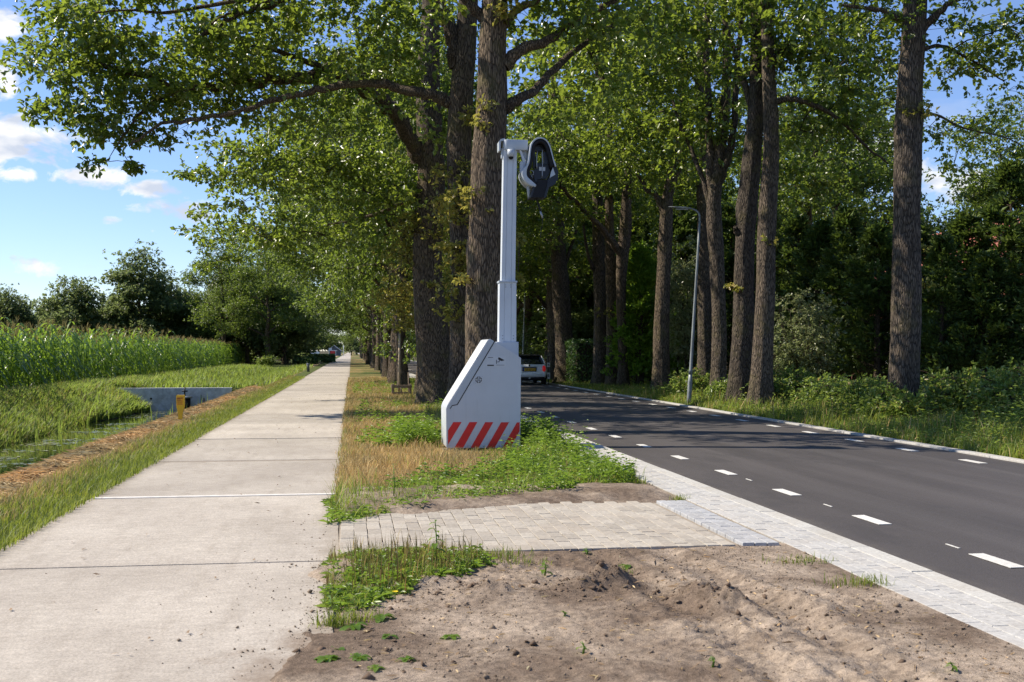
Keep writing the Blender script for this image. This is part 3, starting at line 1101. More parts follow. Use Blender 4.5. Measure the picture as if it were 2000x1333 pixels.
rng = np.random.default_rng(21)
N = 15000
u = rng.uniform(-0.3, 3.48, N)
v = 3.6 + rng.random(N) ** 0.9 * 5.1
k_ = rng.random(N) < np.clip((fbm(u * 1.5, v * 1.5, 3) - .36) * 4, .08, 1)
u, v = u[k_], v[k_]
N = len(u)
z = land_z(u, v)
R = 0.0016 + rng.exponential(0.0020, N)
R = np.where(rng.random(N) < .008, R + rng.exponential(.010, N), R)
R = np.minimum(R, 0.034)
V1, T1 = pebble_arrays(np.stack([u, v, z + R * 0.3], 1), R, rng)
# crumbs on the path
N2 = 650
u2 = PATH_R - 0.02 - np.abs(rng.normal(0, 0.34, N2))
v2 = 4.0 + rng.random(N2) ** 1.5 * 7
R2 = 0.002 + rng.exponential(0.0024, N2)
V2, T2 = pebble_arrays(np.stack([u2, v2, 0.02 + R2 * 0.3], 1), np.minimum(R2, .013), rng)
Va, Ta, Ma = join([(V1, T1, 0), (V2, T2, 0)])
stuff('soil_crumbs', tri_mesh('soil_crumbs', Va, Ta, [CLOD]))
# dark torn clods round the ridges
DCLOD = simple('dark_clod', (0.125, 0.088, 0.062), 0.95, var=0.35, scale=16, spec=0.08)
cu_, cv_, cr_ = [], [], []
for (px, py, n_, s1, s2) in ((1190, 1150, 90, .24, .10), (1405, 1188, 80, .12, .18), (1350, 1175, 40, .12, .1), (1130, 1165, 40, .16, .10), (960, 1160, 35, .18, .08), (1560, 1190, 40, .14, .3), (820, 1160, 40, .3, .1), (1000, 1290, 30, .4, .2), (1700, 1250, 40, .3, .3), (760, 1190, 30, .2, .1), (690, 1290, 40, .35, .2)):
    q = gnd(px, py)
    cu_ += list(rng.normal(q.x, s1, n_))
    cv_ += list(rng.normal(q.y, s2, n_))
    cr_ += list(np.minimum(.004 + rng.exponential(.007, n_), .026))
cu_, cv_, cr_ = np.array(cu_), np.array(cv_), np.array(cr_)
k_ = (cv_ < 8.6) & (cu_ < 3.4)
cu_, cv_, cr_ = cu_[k_], cv_[k_], cr_[k_]
V1, T1 = pebble_arrays(np.stack([cu_, cv_, land_z(cu_, cv_) + cr_ * .15], 1), cr_, rng)
stuff('soil_clods', tri_mesh('soil_clods', V1, T1, [DCLOD]))
# dead leaves and twig ends lying about
N = 260
u = rng.uniform(0.0, 3.4, N)
v = 4.2 + rng.random(N) * 4.4
az = rng.random(N) * 2 * PI
P = np.stack([u, v, land_z(u, v) + .01], 1)
D = np.stack([np.cos(az), np.sin(az), rng.normal(0, .2, N)], 1)
V1, T1 = leaf_arrays(P, D, np.tile([0, 0, 1.0], (N, 1)) + rng.normal(0, .5, (N, 3)), rng.uniform(.02, .09, N), np.where(rng.random(N) < .5, .005, rng.uniform(.012, .03, N)), .5, -.1)
stuff('dead_leaves', tri_mesh('dead_leaves', V1, T1, [DRYLEAF]))
# straw bits
N = 420
u = rng.uniform(-0.1, 3.4, N)
v = rng.uniform(4.0, 8.8, N)
az = rng.random(N) * 2 * PI
P = np.stack([u, v, land_z(u, v) + 0.008], 1)
D = np.stack([np.cos(az), np.sin(az), rng.normal(0, 0.15, N)], 1)
V1, T1 = leaf_arrays(P, D, np.tile([0, 0, 1.0], (N, 1)) + rng.normal(0, .3, (N, 3)), rng.uniform(0.02, 0.08, N), rng.uniform(0.004, 0.012, N))
stuff('straw_bits', tri_mesh('straw_bits', V1, T1, [STRAW]))

# fallen leaves and twigs lying on the path
N = 110
u = rng.uniform(PATH_L + 0.05, PATH_R - 0.05, N)
v = 6 + rng.random(N) ** 1.2 * 34
az = rng.random(N) * 2 * PI
P = np.stack([u, v, np.full(N, 0.028)], 1)
D = np.stack([np.cos(az), np.sin(az), rng.normal(0.1, 0.1, N)], 1)
V1, T1 = leaf_arrays(P, D, np.tile([0, 0, 1.0], (N, 1)) + rng.normal(0, .4, (N, 3)), rng.uniform(0.02, 0.075, N), rng.uniform(0.006, 0.03, N), 0.5, -0.15)
stuff('fallen_leaves', tri_mesh('fallen_leaves', V1, T1, [DRYLEAF]))
# ================================================================== THINGS
def on_plane(px, py, V):
    d_ = pw(px, py, 1.0) - Vector((0, 0, CH))
    q = Vector((0, 0, CH)) + d_ * (V / d_.y)
    return q.x, q.z


# ------------------------------------------------------------------ mobile traffic camera
TV = 18.02
tx0, _ = on_plane(871, 877, TV)
TR = thing('traffic_camera_trailer', 'tall white mobile traffic camera cabinet with red stripes and telescopic mast, standing on the verge', 'traffic camera', (tx0, TV, 0.0))


def L2(px, py, dv=0.0):
    x, z = on_plane(px, py, TV + dv)
    return (x - tx0, z)


def px_poly(pts, dv=0.0):
    return [L2(x, y, dv) for x, y in pts]


import bmesh


def bevel_mesh(me, w, segs=2, ang=35):
    bm = bmesh.new()
    bm.from_mesh(me)
    ed = [e for e in bm.edges if len(e.link_faces) == 2 and e.calc_face_angle(0) > math.radians(ang)]
    bmesh.ops.bevel(bm, geom=ed, offset=w, segments=segs, affect='EDGES', profile=0.5, clamp_overlap=True)
    for f in bm.faces:
        f.smooth = True
    bm.to_mesh(me)
    bm.free()
    me.update()
    return me


TD = 1.0   # depth of the cabinet
body_o = px_poly([(872, 875.5), (871.3, 799), (874, 791.5), (953, 664.0), (957.6, 662.4), (1012, 695.5), (1017.6, 700), (1016, 875.5)])
mb = MB().prism(body_o, 0.0, TD)
me = bevel_mesh(mb.mesh('cabinet', WHITEG), 0.018, 3)
obj('cabinet', me, TR)
# lid along the slope: rim on both flanks and a recessed panel between
for (ya, yb) in ((-0.006, 0.05), (TD - 0.05, TD + 0.006)):
    rim = px_poly([(874.5, 797.5), (877.5, 791), (954, 666.2), (957.5, 664.4), (964, 668), (892, 790), (882.8, 791.5), (879, 797.6)])
    me = bevel_mesh(MB().prism(rim, ya, yb).mesh('lid_rim', WHITE), 0.003, 1)
    obj('lid_rim', me, TR)
sm = px_poly([(965, 667.0), (966.6, 667.8), (893.4, 791.6), (883.4, 793.2), (879.6, 799.2), (878.2, 798.2), (882.4, 791.9), (892.4, 790.3)])
obj('lid_seam', MB().prism(sm, -0.004, 0.01).mesh('lid_seam', INK), TR)
a_, b_ = L2(876, 790), L2(953.5, 666)
nx_, nz_ = -(b_[1] - a_[1]), (b_[0] - a_[0])
ln = math.hypot(nx_, nz_)
nx_, nz_ = nx_ / ln, nz_ / ln
pan = [(a_[0] + nx_ * .001, a_[1] + nz_ * .001), (b_[0] + nx_ * .001, b_[1] + nz_ * .001), (b_[0] + nx_ * .012, b_[1] + nz_ * .012), (a_[0] + nx_ * .012, a_[1] + nz_ * .012)]
obj('lid_panel', bevel_mesh(MB().prism(pan, 0.07, TD - 0.07).mesh('lid_panel', EDGEM), 0.003, 1), TR)
# red stripes
for poly in ([(885.5, 824.8), (901.5, 824.8), (875.0, 868.9), (875.0, 841)], [(917, 824.8), (932.4, 824.8), (904.6, 875), (887.6, 875)],
             [(947.7, 825), (963.4, 825), (935, 875), (919, 875)], [(978.8, 825.2), (994.3, 825.2), (966, 875), (950.2, 875)],
             [(1009.6, 825.4), (1014.9, 825.4), (1014.9, 842), (997, 875), (981.3, 875)]):
    obj('stripe', MB().prism(px_poly(poly), -0.0025, 0.003).mesh('stripe', RED), TR)
# white fields between the stripes read as film too: a thin clear edge line
obj('sticker', MB().prism(px_poly([(950.5, 696.2), (988, 696.2), (988, 716.6), (950.5, 716.6)]), -0.0022, 0.002).mesh('sticker', STICK), TR, label='white camera warning sticker with black pictogram')
mb = MB()
for poly in ([(974.0, 698.0), (985.2, 703.6), (979.5, 705.2), (972.4, 701.6)], [(972.6, 702.4), (979.5, 705.7), (984.8, 704.4), (984.6, 704.0), (979.6, 705.2), (972.9, 702.0)],
             [(975.2, 704.0), (976.8, 704.5), (974.6, 707.9), (970.6, 707.9), (970.6, 706.8), (974.0, 706.8)],
             [(969.0, 703.2), (970.2, 703.2), (970.2, 711.0), (969.0, 711.0)], [(969.2, 713.2), (985, 713.2), (985, 713.9), (969.2, 713.9)],
             [(953, 698.3), (963, 698.3), (963, 699.2), (953, 699.2)], [(951.6, 712.8), (964.6, 712.8), (964.6, 715.2), (951.6, 715.2)]):
    mb.prism(px_poly(poly), -0.0034, -0.0015)
obj('camera_pictogram', mb.mesh('camera_pictogram', INK), TR)['kind'] = 'stuff'
obj('vent_plate', bevel_mesh(MB().prism(px_poly([(927, 734.4), (942.6, 734.4), (942.6, 750), (927, 750)]), -0.004, 0.003).mesh('vent_plate', STICK), 0.001, 1), TR)
cx, cz = L2(934.8, 742.2)
mb = MB()


def sector(r0, r1, a0, a1, n=6):
    p_ = [(cx + r0 * math.cos(a0 + (a1 - a0) * i / n), cz + r0 * math.sin(a0 + (a1 - a0) * i / n)) for i in range(n + 1)]
    q_ = [(cx + r1 * math.cos(a1 - (a1 - a0) * i / n), cz + r1 * math.sin(a1 - (a1 - a0) * i / n)) for i in range(n + 1)]
    return p_ + q_


for k in range(8):
    a0 = k * PI / 4 + 0.10
    mb.prism(sector(0.040, 0.053, a0, a0 + PI / 4 - 0.2), -0.0062, -0.003)
for k in range(4):
    a0 = k * PI / 2 + PI / 4 - 0.36
    mb.prism(sector(0.026, 0.036, a0, a0 + 0.72), -0.0062, -0.003)
    mb.prism(sector(0.008, 0.020, k * PI / 2 + 0.25, k * PI / 2 + PI / 2 - 0.25), -0.0062, -0.003)
for (sx_, sz_) in ((-1, 1), (1, 1), (-1, -1), (1, -1)):
    mb.prism([(cx + sx_ * .055 + dx_, cz + sz_ * .055 + dz_) for dx_, dz_ in ((-.003, -.003), (.003, -.003), (.003, .003), (-.003, .003))], -0.0062, -0.003)
obj('vent_grille', mb.mesh('vent_grille', INK), TR)
# foot plate and jack at the left, skid at the right
ax, az_ = L2(866, 879)
mb = MB().box((0.055, 0.05, 0.012), (0.22, 0.16, 0.016), bev=0.003).box((0.10, 0.10, 0.05), (0.06, 0.06, 0.08))
obj('foot_plate', mb.mesh('foot_plate', GALV), TR)
mb = MB().box((0.62, 0.5, 0.03), (0.9, 0.7, 0.06))
obj('skid_frame', mb.mesh('skid_frame', BLACK), TR)
# mast
MD = 0.5


def mast_loft(c0, c1, w0, w1, dep, z0, z1, mat_, groove=True, name='mast'):
    """vertical profile with two grooves per side"""
    def ring(c, w, z):
        h, d_ = w / 2, dep / 2
        g, e = w * 0.035, 0.010
        fr = [-h, -h * .42 - g, -h * .42, -h * .42 + g, h * .42 - g, h * .42, h * .42 + g, h]
        dy = [0, 0, e, 0, 0, e, 0, 0]
        pts = [(c + x, MD - d_ + y, z) for x, y in zip(fr, dy)]
        pts += [(c + h, MD - d_ * .3, z), (c + h - .006, MD, z), (c + h, MD + d_ * .3, z)]
        pts += [(c + x, MD + d_ - y, z) for x, y in zip(fr[::-1], dy[::-1])]
        pts += [(c - h, MD + d_ * .3, z), (c - h + .006, MD, z), (c - h, MD - d_ * .3, z)]
        return pts
    a, b = ring(c0, w0, z0), ring(c1, w1, z1)
    n_ = len(a)
    mb = MB()
    mb.add(a + b, [[i, (i + 1) % n_, (i + 1) % n_ + n_, i + n_] for i in range(n_)])
    mb.add(b, [list(range(n_))])
    return mb.mesh(name, mat_)


fx0, fz0 = L2(969.5, 668, MD - .14)
fx1, _ = L2(1013, 668, MD - .14)
_, zlow = L2(990, 720, MD)
mb = MB().box(((fx0 + fx1) / 2, MD, (fz0 + 1.1) / 2), (fx1 - fx0, 0.28, fz0 - 1.1), bev=0.012)
obj('mast_socket', mb.mesh('mast_socket', WHITE), TR)
l0, zt = L2(974.8, 665, MD - .12)
r0, _ = L2(1008.2, 665, MD - .12)
l1, zc1 = L2(976.2, 552, MD - .12)
r1, _ = L2(1008.6, 552, MD - .12)
obj('mast_sleeve', mast_loft((l0 + r0) / 2, (l1 + r1) / 2, r0 - l0, r1 - l1, 0.24, fz0 - 0.01, zc1, WHITE2, name='mast_sleeve'), TR)
mb = MB().box(((l1 + r1) / 2, MD, zc1 + 0.012), (r1 - l1 + 0.03, 0.27, 0.035), bev=0.008)
obj('mast_collar', mb.mesh('mast_collar', WHITE), TR)
l2, _ = L2(979.7, 548, MD - .1)
r2, _ = L2(1006.3, 548, MD - .1)
l3, z3 = L2(984.2, 288, MD - .1)
r3, _ = L2(1009.8, 288, MD - .1)
obj('mast', mast_loft((l2 + r2) / 2, (l3 + r3) / 2, r2 - l2, r3 - l3, 0.20, zc1 + 0.03, z3, WHITE2), TR)
for (px, py) in ((981.5, 656), (981.5, 662), (1002.7, 656), (1002.7, 662), (987.6, 557), (987.6, 561), (997.5, 557), (997.5, 561)):
    x, z = L2(px, py, MD - .12)
    mb = MB().tube([(x, MD - .126, z), (x, MD - .117, z)], [0.008, 0.008], 8)
    obj('bolt', mb.mesh('bolt', SCREW), TR)
# head: cap with rounded end
HD = MD
xl, zt_ = L2(984, 272.5, HD - .14)
xr, zb_ = L2(1031, 293.5, HD - .14)


def plan_prism(pl, z0, z1, m_, name, bev=0.006):
    mb = MB()
    n_ = len(pl)
    vs = [(x, y, z0) for x, y in pl] + [(x, y, z1) for x, y in pl]
    mb.add(vs, [list(range(n_)), list(range(n_, 2 * n_))] + [[i, (i + 1) % n_, (i + 1) % n_ + n_, i + n_] for i in range(n_)])
    return bevel_mesh(mb.mesh(name, m_), bev, 2, 50)


pl = [(xl + .07 + .07 * math.cos(a), HD - .07 + .07 * math.sin(a) - .0) for a in np.linspace(PI, 1.5 * PI, 7)]
pl += [(xr, HD - .14), (xr, HD + .14)]
pl += [(xl + .07 + .07 * math.cos(a), HD + .07 + .07 * math.sin(a)) for a in np.linspace(PI / 2, PI, 7)]
obj('head_cap', plan_prism(pl, zb_, zt_, WHITE, 'head_cap'), TR)
xa, za = L2(973, 277.5, HD)
xb, zb2 = L2(984.5, 297, HD)
mb = MB()
mb.prism([(xa, za - .01), (xa + .03, za + .03), (xb, za + .045), (xb, za + .005), (xa + .03, za - .005), (xa + .025, zb2), (xa, zb2)], HD - .10, HD + .12)
mb.box((xb - .022, HD, zb2 - .03), (.055, .10, .16), bev=.008)
obj('side_bracket', mb.mesh('side_bracket', WHITE), TR)
dx_, dz0 = L2(997.8, 294, HD - .15)
_, dz1 = L2(997.8, 307, HD - .15)
mb = MB().tube([(dx_, HD - .16, dz0 + .01), (dx_, HD - .16, (dz0 + dz1) / 2), (dx_, HD - .16, dz1)], [0.062, 0.060, 0.048], 20)
dome = obj('dome_camera', mb.mesh('dome_camera', WHITE), TR)
rr_ = [0.043 * math.cos(a) for a in np.linspace(0, PI / 2 * .97, 7)]
mb = MB().tube([(dx_, HD - .16, dz1 - 0.045 * math.sin(a)) for a in np.linspace(0, PI / 2 * .97, 7)], rr_, 18)
obj('camera_dome', mb.mesh('camera_dome', BLACK), dome)

# camera housing: hanging ring, white outside, black inside
RD = MD - 0.05
Opx = [(1042, 369), (1029, 364), (1019.5, 353), (1016, 342), (1019.5, 333), (1026, 325), (1029, 312), (1031, 297), (1034, 284), (1042, 275), (1053, 272.5), (1063, 277), (1070, 287), (1074, 300), (1078, 315), (1083, 329)]
Ipx = [(1044, 365), (1035, 357), (1026.5, 349), (1025.0, 340), (1027.0, 331), (1030.5, 322), (1032.2, 311), (1033.6, 298), (1036.3, 286.2), (1043.4, 277.8), (1053.4, 275.4), (1062, 279.6), (1068.4, 289), (1072, 301.2), (1075.8, 316), (1080, 330)]
Jpx = [(1046, 361), (1038, 353), (1032.5, 345), (1031.5, 338), (1033.5, 331), (1036, 323), (1038, 311), (1040, 299), (1043, 290), (1048, 284.5), (1054, 283), (1059, 286.5), (1063, 294), (1066, 305), (1069, 318), (1072, 331)]


def densify(pts, per=3):
    return [(v.x, v.y) for v in smooth_line([(x, y, 0) for x, y in pts], per)]


def band(O, I, y0, y1, m_, name, bev=0.0):
    O = px_poly(densify(O), RD)
    I = px_poly(densify(I), RD)
    n_ = len(O)
    mb = MB()
    vs = [(x, y0, z) for x, z in O] + [(x, y0, z) for x, z in I] + [(x, y1, z) for x, z in O] + [(x, y1, z) for x, z in I]
    fs = []
    for i in range(n_ - 1):
        fs += [(i, i + 1, n_ + i + 1, n_ + i), (2 * n_ + i, 2 * n_ + i + 1, 3 * n_ + i + 1, 3 * n_ + i), (i, i + 1, 2 * n_ + i + 1, 2 * n_ + i), (n_ + i, n_ + i + 1, 3 * n_ + i + 1, 3 * n_ + i)]
    for i in (0, n_ - 1):
        fs.append((i, n_ + i, 3 * n_ + i, 2 * n_ + i))
    mb.add(vs, fs, 0, True)
    me = mb.mesh(name, m_)
    return bevel_mesh(me, bev, 2, 50) if bev else me


RING = obj('housing_ring', band(Opx, Ipx, RD - 0.20, RD + 0.20, WHITE, 'housing_ring', 0.004), TR)
obj('ring_liner', band([(x * .96 + 1052 * .04, y * .96 + 320 * .04) if False else (x, y) for x, y in Ipx], Jpx, RD - 0.188, RD + 0.19, BLACK, 'ring_liner'), RING)
blg = px_poly([(1077.5, 329), (1083, 328.5), (1087, 339), (1086.5, 353), (1080, 363.5), (1071, 368), (1065, 366), (1066, 356), (1072.5, 344)], RD)
obj('rear_shell', bevel_mesh(MB().prism(blg, RD - .17, RD + .19).mesh('rear_shell', NAVY), 0.02, 3), TR)
unit_o = px_poly([(1047, 321), (1069, 321), (1073, 338), (1066, 350), (1043, 353), (1038, 338), (1044, 332)], RD)
CU = obj('camera_unit', bevel_mesh(MB().prism(unit_o, RD - .08, RD + .12).mesh('camera_unit', NAVY), 0.006, 2), TR)
obj('type_label', MB().prism(px_poly([(1051.5, 328), (1063.5, 328.5), (1063, 336), (1051.5, 335.3)], RD), RD - .0835, RD - .079).mesh('type_label', STICK), CU)
mb = MB()
mb.prism(px_poly([(1041, 294), (1044, 294), (1046.5, 326), (1041, 330)], RD), RD - .05, RD + .05)
mb.prism(px_poly([(1058.5, 299), (1068, 300), (1070, 322), (1061, 324)], RD), RD - .10, RD + .10)
mb.prism(px_poly([(1040, 284), (1067, 284), (1068, 296), (1062, 293), (1052, 297), (1045, 293), (1039, 297)], RD), RD - .02, RD + .16)
obj('inner_bracket', mb.mesh('inner_bracket', NAVY), TR)
for pts in ([(1058.8, 292), (1059.5, 310), (1059, 330), (1058.5, 348)], [(1049.5, 296), (1048, 310), (1048.5, 330)], [(1035, 335), (1040, 334), (1042, 340), (1039, 343)], [(1052, 366), (1052.5, 358), (1058, 357), (1066, 357.5)], [(1037, 342), (1041, 352), (1045, 360)]):
    q = [(x, RD - .11, z) for x, z in px_poly(pts, RD - .1)]
    q = smooth_line(q, 4)
    obj('cable', MB().tube(q, [0.008] * len(q), 6).mesh('cable', GREY), TR)
bx = px_poly([(1046, 354.5), (1069, 354.5), (1061, 388.5), (1034, 388.5)], RD)
LB = obj('lower_box', bevel_mesh(MB().prism(bx, RD - .16, RD + .14).mesh('lower_box', BLACK), 0.006, 2), TR)
mb = MB()
mb.prism(px_poly([(1041.5, 354), (1046.3, 354), (1035.5, 388.6), (1032.6, 388.6)], RD), RD - .175, RD + .15)
mb.prism(px_poly([(1068.5, 354), (1072, 356), (1063.5, 388.6), (1058.5, 388.6)], RD), RD - .175, RD + .15)
obj('box_rail', bevel_mesh(mb.mesh('box_rail', NAVY), 0.004, 2), LB)
obj('shell_strut', bevel_mesh(MB().prism(px_poly([(1029, 364), (1033, 366), (1033, 386), (1031.6, 386)], RD), RD - .06, RD + .06).mesh('shell_strut', WHITE), 0.004, 2), TR)
obj('shell_strut', bevel_mesh(MB().prism(px_poly([(1076, 331), (1080.5, 345), (1070, 351), (1072, 341)], RD), RD - .19, RD - .172).mesh('shell_strut', WHITE), 0.003, 1), TR)
mb = MB()
mb.prism(px_poly([(1013, 294), (1016.5, 294), (1025.5, 316), (1023.5, 340), (1020.8, 340), (1021, 318)], RD), RD - .06, RD + .0)
mb.prism(px_poly([(1018, 293), (1029, 293), (1028, 312), (1025, 310)], RD), RD + .02, RD + .06)
obj('hinge_arm', bevel_mesh(mb.mesh('hinge_arm', WHITE2), 0.004, 1), TR)
obj('actuator', bevel_mesh(MB().prism(px_poly([(1014.6, 319), (1017, 316.5), (1020.8, 320), (1020.3, 341), (1014.6, 340)], RD), RD - .10, RD - .01).mesh('actuator', WHITE), 0.008, 2), TR)
st = [(x, RD, z) for x, z in px_poly([(1047.5, 388), (1052, 402), (1056, 414)], RD)]
mb = MB()
for a, b in zip(st[:-1], st[1:]):
    mb.add([(a[0] - .014, a[1], a[2]), (a[0] + .014, a[1] - .01, a[2]), (b[0] + .014, b[1] - .01, b[2]), (b[0] - .014, b[1], b[2]),
            (a[0] - .014, a[1] + .006, a[2]), (a[0] + .014, a[1] - .004, a[2]), (b[0] + .014, b[1] - .004, b[2]), (b[0] - .014, b[1] + .006, b[2])],
           [(0, 1, 2, 3), (4, 5, 6, 7), (0, 3, 7, 4), (1, 2, 6, 5)])
STRAP = obj('strap', mb.mesh('strap', BLACK), TR)
q = [(x, RD, z) for x, z in px_poly([(1055.5, 413), (1060, 426.5)], RD)]
obj('strap_buckle', MB().tube([q[0], q[1]], [0.016, 0.016], 6).mesh('strap_buckle', GREY), STRAP)
q = smooth_line([(x, RD, z) for x, z in px_poly([(1060, 426), (1059, 440), (1056.5, 452), (1055.5, 465)], RD)], 4)
obj('strap_tail', MB().tube(q, [0.006] * len(q), 5).mesh('strap_tail', BLACK), STRAP)


# ------------------------------------------------------------------ street lamps
def street_lamp(base, top, arm, label, r0=0.068, name='street_lamp'):
    base, top = Vector(base), Vector(top)
    L_ = thing(name, label, 'street lamp', base, 0, 'street lamps along the road')
    T_ = top - base
    pts = [Vector((0, 0, -0.1)), T_ * 0.18, T_ * 0.19, T_ * 0.55, T_ * 0.98]
    P_ = smooth_line(pts, 3)
    rads = [r0 if p.length < T_.length * .17 else r0 * (0.78 - 0.36 * p.length / T_.length) for p in P_]
    obj('pole', MB().tube(P_, rads, 14).mesh('pole', GALV), L_)
    A_ = Vector(arm)
    a0 = T_ * 0.975
    pts = [a0, T_ + Vector((-0.03, 0, 0.10)), T_ + A_ * 0.35 + Vector((0, 0, .21)), T_ + A_ * 0.62 + Vector((0, 0, .25))]
    P_ = smooth_line(pts, 4)
    obj('arm', MB().tube(P_, [r0 * .42 - 0.0005 * i for i in range(len(P_))], 10).mesh('arm', GALV), L_)
    e = P_[-1]
    dr = A_.normalized()
    sd = dr.cross(Vector((0, 0, 1)))
    prof = [(-0.05, .03, .02), (0.05, .065, .03), (0.2, .09, .036), (0.42, .085, .03), (0.60, .05, .016), (0.66, .018, .008)]
    V_, Fq = [], []
    for (t_, w_, h_) in prof:
        for k in range(10):
            a = k / 10 * 2 * PI
            V_.append(e + dr * t_ + sd * (w_ * math.cos(a)) + Vector((0, 0, h_ * math.sin(a) + t_ * 0.08)))
    for i in range(len(prof) - 1):
        for k in range(10):
            Fq.append((i * 10 + k, i * 10 + (k + 1) % 10, i * 10 + 10 + (k + 1) % 10, i * 10 + 10 + k))
    mb = MB().add(V_, Fq, 0, True)
    mb.add(V_[:10], [list(range(10))]).add(V_[-10:], [list(range(10))])
    H_ = obj('lamp_head', mb.mesh('lamp_head', GALV), L_)
    c = e + dr * 0.27 + Vector((0, 0, -0.022))
    obj('lens', MB().box(c, (0.34, 0.11, 0.014), rot=Matrix.Rotation(math.atan2(dr.y, dr.x), 3, 'Z'), bev=0.004).mesh('lens', STICK), H_)
    obj('hatch', MB().box(T_ * 0.1 + Vector((0, -r0 - .002, 0)), (0.075, 0.012, 0.32), bev=0.004).mesh('hatch', GALV), L_)
    return L_


b = gnd(1345, 793)
t0 = pw(1367, 425, b.x * ST + b.y * CT)
a0 = pw(1345, 404, b.x * ST + b.y * CT) - t0
street_lamp((b.x, b.y, 0), t0, (a0.x * 1.25, a0.y, 0), 'leaning grey lamp post beside the right road edge, head bent over the road')
b = pw(1020.5, 700, 66)
b.z = 0
t0 = pw(1025.5, 562, 66)
street_lamp((b.x, b.y, 0), t0, (-0.55, 0, 0), 'thin pale lamp post rising behind the white car, seen just right of the mast', 0.08)

# ------------------------------------------------------------------ car driving away
CV = 50.6
cxl, _ = on_plane(1034, 720, CV)
CAR = thing('car', 'small silver white hatchback with black roof driving away along the road', 'car', (cxl, CV, 0.035))


def loft(secs, m_, name, smooth=True, caps=True):
    n_ = len(secs[0])
    mb = MB()
    vs = [p for s_ in secs for p in s_]
    fs = []
    for i in range(len(secs) - 1):
        for k in range(n_):
            fs.append((i * n_ + k, i * n_ + (k + 1) % n_, (i + 1) * n_ + (k + 1) % n_, (i + 1) * n_ + k))
    mb.add(vs, fs, 0, smooth)
    if caps:
        mb.add(secs[0], [list(range(n_))], 0, smooth).add(secs[-1], [list(range(n_))], 0, smooth)
    return mb.mesh(name, m_)


def body_sec(y, hw, z0, z1, top_in=0.10):
    half = [(0, z0), (hw * .80, z0), (hw * .95, z0 + .06), (hw, z0 + (z1 - z0) * .35), (hw * .995, z0 + (z1 - z0) * .62), (hw - top_in * .5, z1 - .05), (hw - top_in, z1), (0, z1 + .015)]
    return [(x, y, z) for x, z in half] + [(-x, y, z) for x, z in half[::-1][1:-1]]


secs = [body_sec(0.0, .70, .36, .80), body_sec(.05, .78, .30, .90), body_sec(.22, .835, .27, .965), body_sec(.7, .845, .24, .97, .08), body_sec(1.6, .845, .22, .95, .08), body_sec(2.5, .84, .24, .93, .1), body_sec(3.2, .80, .26, .84, .14), body_sec(3.55, .70, .30, .72, .14), body_sec(3.62, .55, .36, .62, .14)]
body = obj('body', loft(secs, CARW, 'body'), CAR)


def gh(y, hw, z):
    return (y, hw, z)


def ring_gh(z, hw, yr, yf, cr=.16):
    pts = []
    for (sx_, sy_, a0) in ((1, 0, -PI / 2), (1, 1, 0), (-1, 1, PI / 2), (-1, 0, PI)):
        cx_ = sx_ * (hw - cr)
        cy_ = yr + cr if sy_ == 0 else yf - cr
        for k in range(5):
            a = a0 + k / 4 * PI / 2
            pts.append((cx_ + cr * math.cos(a), cy_ + cr * math.sin(a), z))
    return pts


obj('windows', loft([ring_gh(.93, .755, .10, 2.75), ring_gh(1.10, .70, .20, 2.45), ring_gh(1.31, .61, .36, 2.05)], GLASS, 'windows'), CAR)
obj('roof', loft([ring_gh(1.295, .625, .30, 2.12), ring_gh(1.35, .60, .32, 2.05, .18), ring_gh(1.39, .50, .45, 1.9, .2), ring_gh(1.405, .30, .7, 1.6, .2)], CARK, 'roof'), CAR)
for s_ in (-1, 1):
    mb = MB().tube([(s_ * .742, .15, .94), (s_ * .685, .24, 1.12), (s_ * .605, .385, 1.31)], [.035, .026, .022], 8)
    obj('pillar', mb.mesh('pillar', CARW), CAR)
    mb = MB()
    n_ = 14
    for (yy, rx_, rz_) in ((-.012, .082, .135), (.03, .095, .15)):
        mb.v += [(s_ * (.665 + .012 * (yy < 0)) + rx_ * math.cos(k / n_ * 2 * PI), yy + .03 * abs(math.cos(k / n_ * 2 * PI)) * 0, .735 + rz_ * math.sin(k / n_ * 2 * PI)) for k in range(n_)]
    mb.f.append(list(range(n_))); mb.m.append(0); mb.s.append(True)
    for k in range(n_):
        mb.f.append([k, (k + 1) % n_, n_ + (k + 1) % n_, n_ + k]); mb.m.append(0); mb.s.append(True)
    obj('tail_light', mb.mesh('tail_light', TAIL), CAR)
    mb = MB().box((s_ * .90, 2.35, .98), (.16, .09, .11), bev=.03)
    obj('mirror', mb.mesh('mirror', CARK), CAR)
    for yy in (.62, 3.05):
        pts = [(s_ * x, yy, .305) for x in (.66, .69, .83, .855)]
        tw = obj('wheel', MB().tube(pts, [.24, .30, .30, .25], 24).mesh('wheel', TYRE), CAR)
        obj('rim', MB().tube([(s_ * .852, yy, .305), (s_ * .862, yy, .305)], [.19, .16], 16).mesh('rim', GREY), tw)
        n_ = 12
        arch = [(s_ * .838, yy + .36 * math.cos(a), .28 + .36 * math.sin(a)) for a in np.linspace(0, PI, n_)]
        obj('wheel_arch', MB().tube(arch, [.035] * n_, 6).mesh('wheel_arch', BLACK), CAR)
obj('bumper', bevel_mesh(MB().box((0, 0.03, .46), (1.50, .16, .20)).mesh('bumper', CARW), .05, 3), CAR)
obj('lower_valance', bevel_mesh(MB().box((0, 0.12, .29), (1.42, .22, .18)).mesh('lower_valance', BLACK), .03, 2), CAR)
obj('exhaust', MB().tube([(0.0, -.04, .31), (0.0, .2, .31)], [.04, .04], 10).mesh('exhaust', GREY), CAR)
obj('bumper_strip', MB().box((0, -.052, .455), (1.2, .012, .028)).mesh('bumper_strip', GREY), CAR)
